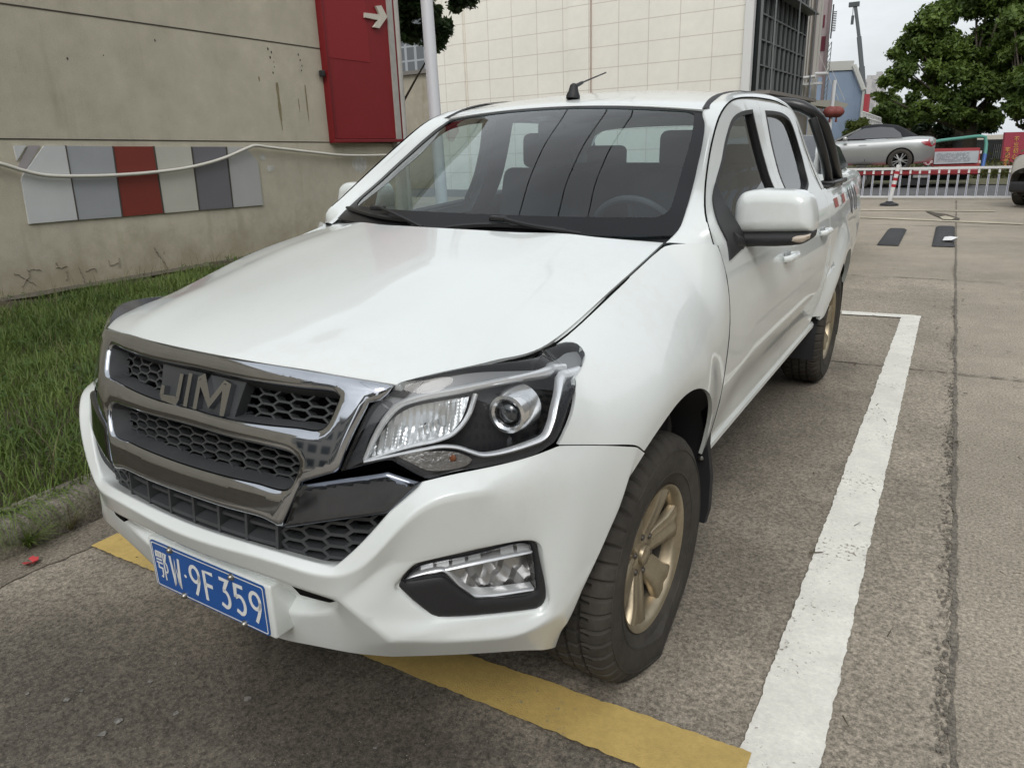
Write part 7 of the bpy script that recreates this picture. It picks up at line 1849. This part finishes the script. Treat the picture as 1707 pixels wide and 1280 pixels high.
# ---- beige hatchback at the right edge, seen from behind
sv = tag(empty('hatchback'), 'beige silver hatchback entering at the right edge, with green window sticker', 'car')
beige = mat('champagne_paint', (.40,.37,.32), .3, metal=.5, coat=.7)
def hs_(w, zb, zs, zt, wt): return [(.0,zt+.03),(wt*.6,zt+.02),(wt,zt),(w*.96,zs+.05),(w,zs-.10),(w,zs-.30),(w*.97,zb+.12),(w*.88,zb)]
ST2 = [(-2.25, hs_(.66,.30,.60,.66,.5)),(-2.1, hs_(.84,.22,.66,.74,.62)),(-1.4, hs_(.90,.20,.82,.94,.7)),(-.6, hs_(.91,.20,.88,1.0,.74)),(.6, hs_(.91,.20,.93,1.03,.74)),(1.5, hs_(.91,.20,.96,1.06,.74)),(1.95, hs_(.89,.24,.96,1.06,.72)),(2.12, hs_(.86,.28,.90,1.03,.68)),(2.22, hs_(.80,.34,.66,.80,.60))]
sections(None, sv, beige, ST2)
TP2 = [(-1.2,[(.0,.98),(.4,.98),(.66,.97),(.72,.94)]),(-.6,[(.0,1.30),(.36,1.29),(.56,1.24),(.74,.98)]),(-.1,[(.0,1.52),(.36,1.51),(.56,1.44),(.75,1.0)]),(.8,[(.0,1.56),(.36,1.55),(.57,1.48),(.75,1.02)]),(1.5,[(.0,1.50),(.36,1.49),(.55,1.42),(.74,1.04)]),(1.85,[(.0,1.30),(.36,1.29),(.54,1.24),(.72,1.05)]),(2.05,[(.0,1.08),(.4,1.08),(.6,1.07),(.68,1.04)])]
sections(None, sv, beige, TP2, name='roof')
def hx2(y_, z_):
    ws = []
    for yy, cs in ST2: ws.append(np.interp(min(z_, .98), [c[1] for c in cs][::-1], [c[0] for c in cs][::-1]))
    return float(np.interp(y_, [s[0] for s in ST2], ws))
class GR:
    def map(s, a, b, o=0.): t = (b-1.08)/.42; return np.array([a, 2.055-.54*t+o+.01, b])
panel('rear_window', GR(), ccw([(-.58,1.13),(.58,1.13),(.48,1.42),(-.48,1.42)]), carglass, sv, h=.2, flip=True, skirt=.01)
for sg in (1,-1):
    class GQ:
        def map(s, a, b, o=0.): return np.array([sg*(.775-(b-1.02)*.42+o), a, b])
    panel('side_window', GQ(), ccw([(-.95,1.05),(-.35,1.36),(.1,1.44),(.9,1.44),(1.4,1.38),(1.62,1.12),(.5,1.08)]), carglass, sv, h=.2, flip=(sg<0), skirt=.02)
    for y_ in (1.42,-1.40): carwheel(sv, sg*.86, y_, .33, .335, sg, silver, 8)
sidepoly(sv, 'tail_light', tail, [(1.90,.80),(2.14,.84),(2.16,.98),(1.80,1.0)], hx2, .034); sidepoly(sv, 'wheel_arch', dark, [(1.42+.39*math.cos(t), .33+.39*math.sin(t)) for t in np.linspace(-.3, math.pi+.3, 20)], hx2, .028)
mb = MB(); mb.box((0,2.17,.42), (1.62,.16,.22), bev=.05); mb.build('bumper_trim', blackp, sv); mb = MB(); mb.box((0,2.225,.72), (.46,.03,.16), bev=.01); mb.build('plate_recess', blackp, sv)
mb = MB(); mb.box((-.42,2.095,1.20), (.20,.012,.15), ax=np.array([[1,0,0],[0,.61,.79],[0,-.79,.61]])); mb.build('green_sticker', mat('sticker_green', (.16,.36,.20), .5), sv, smooth=0)
orient(sv, math.radians(180-28), np.array([.90,2.15,0]), np.array([*won(1671,345,2,0)[:2], 0]))
# ---- white saloon parked behind the pickup
wc = tag(empty('white_car'), 'white car behind the pickup, its pillar and window showing over the cargo box', 'car')
sections(None, wc, white, [(y_, cs) for y_, cs in ST2]); sections(None, wc, white, TP2, name='roof')
for sg in (1,-1):
    class GQ:
        def map(s, a, b, o=0.): return np.array([sg*(.775-(b-1.02)*.42+o), a, b])
    panel('side_window', GQ(), ccw([(-.95,1.05),(-.35,1.36),(.1,1.44),(.9,1.44),(1.4,1.38),(1.62,1.12),(.5,1.08)]), carglass, wc, h=.2, flip=(sg<0), skirt=.02)
    for y_ in (1.42,-1.40): carwheel(wc, sg*.76, y_, .33, .335, sg, silver, 8)
    mb = MB(); mb.box((sg*.93,-.70,1.05), (.17,.12,.13), bev=.04); mb.build('side_mirror', white, wc)
mb = MB(); mb.add([(-.64,-1.26,1.015),(-.22,-1.30,1.02),(.22,-1.30,1.02),(.64,-1.26,1.015),(.54,-.19,1.535),(.20,-.20,1.56),(-.20,-.20,1.56),(-.54,-.19,1.535)]+[(-.62,-.72,1.30),(-.22,-.76,1.34),(.22,-.76,1.34),(.62,-.72,1.30)], [(0,1,9,8),(1,2,10,9),(2,3,11,10),(8,9,6,7),(9,10,5,6),(10,11,4,5)]); mb.build('windshield', carglass, wc, smooth=0)
wc.location = (-.56, 9.3, 0)
# ================================================================== SURROUNDINGS BEHIND AND BESIDE THE CAMERA (seen in the paint, chrome and glass)
bm3 = gridmat('office_grid', (.42,.40,.36), (.06,.07,.08), 3.2, 3.1, .35, .45, .15); bm4 = gridmat('flats_grid', (.30,.27,.25), (.05,.055,.06), 2.8, 3.0, .45, .5, .2)
for k, (x_, y_, w_, d_, h_, m_, lb) in enumerate(((34,12,14,46,17,bm3,'long office block across the lane to the right'),(28,60,26,20,17,bm3,'tall block of flats beyond the right edge of the picture'),(48,96,30,20,30,bm3,'tallest office block far beyond the right edge'),(30,-30,18,24,16,bm4,'brown block of flats behind and right of the viewpoint'),(-4,-38,30,12,11,bm3,'office block behind the viewpoint'),(-30,-26,16,20,9,bm4,'low brown block behind and left of the viewpoint'))):
    t = tag(empty('office_block', (x_, y_, 0)), lb, 'building'); mb = MB(); mb.box((0,0,h_/2), (w_,d_,h_)); mb.build('facade', m_, t, smooth=0); mb = MB(); mb.box((0,0,h_+.3), (w_+.6,d_+.6,.6)); mb.build('parapet', mat('parapet_grey', (.3,.29,.28), .8), t, smooth=0)
for k, (x_, y_) in enumerate(((14,-16),(22,-8),(20,2),(-14,-18))):
    tree('street_tree', (x_, y_, 0), ('street tree behind the viewpoint, the right one','street tree right of the lane, nearest the flats','street tree right of the lane, beside the office block','street tree behind the grass bank')[k], 'tree', [((0,0,4.2),(2.2,2.2,1.8)),((.8,.5,5.4),(1.5,1.5,1.2)),((-1.,-.4,4.8),(1.4,1.4,1.1))], .22, lf1, 2500, 20+k, .16, 5)

# ---- three cables strung high over the bay, mirrored in the windscreen
def mirrored(u, v, zc):
    a, b = None, None; best = None
    for aa in np.linspace(0, 1.36, 69):
        for bb in np.linspace(0, 1, 41):
            x, y_ = pj(WSP.map(aa, bb)); e = (x-u)**2+(y_-v)**2
            if best is None or e < best[0]: best = (e, aa, bb)
    P = WSP.map(best[1], best[2]); n_ = WSP.map(best[1], best[2], 1.)-P; Pw = TR@P+TT; nw = TR@n_; nw /= np.linalg.norm(nw)
    d = Pw-CAM; d /= np.linalg.norm(d); r = d-2*np.dot(d, nw)*nw; return Pw+r*((zc-Pw[2])/r[2])
for k, (p, q_, lb) in enumerate((((946,182),(860,366),'black cable high overhead, mirrored leftmost in the windscreen'),((1014,182),(925,370),'black cable high overhead, mirrored in the middle of the windscreen'),((1059,182),(968,386),'black cable high overhead, mirrored rightmost in the windscreen'))):
    A, B = mirrored(*p, 7.5), mirrored(*q_, 7.5); D = (B-A)/np.linalg.norm(B-A); print('cable', A.round(2), B.round(2))
    mb = MB(); P = [A-D*14+np.array([0,0,.9]), A-D*5+np.array([0,0,.25]), A, B, B+D*5+np.array([0,0,.25]), B+D*14+np.array([0,0,.9])]; mb.tube(crom(P, 1.), .015, 6)
    tag(mb.build('overhead_cable', mat('cable_black', (.01,.01,.01), .6), None, smooth=60), lb, 'cable')
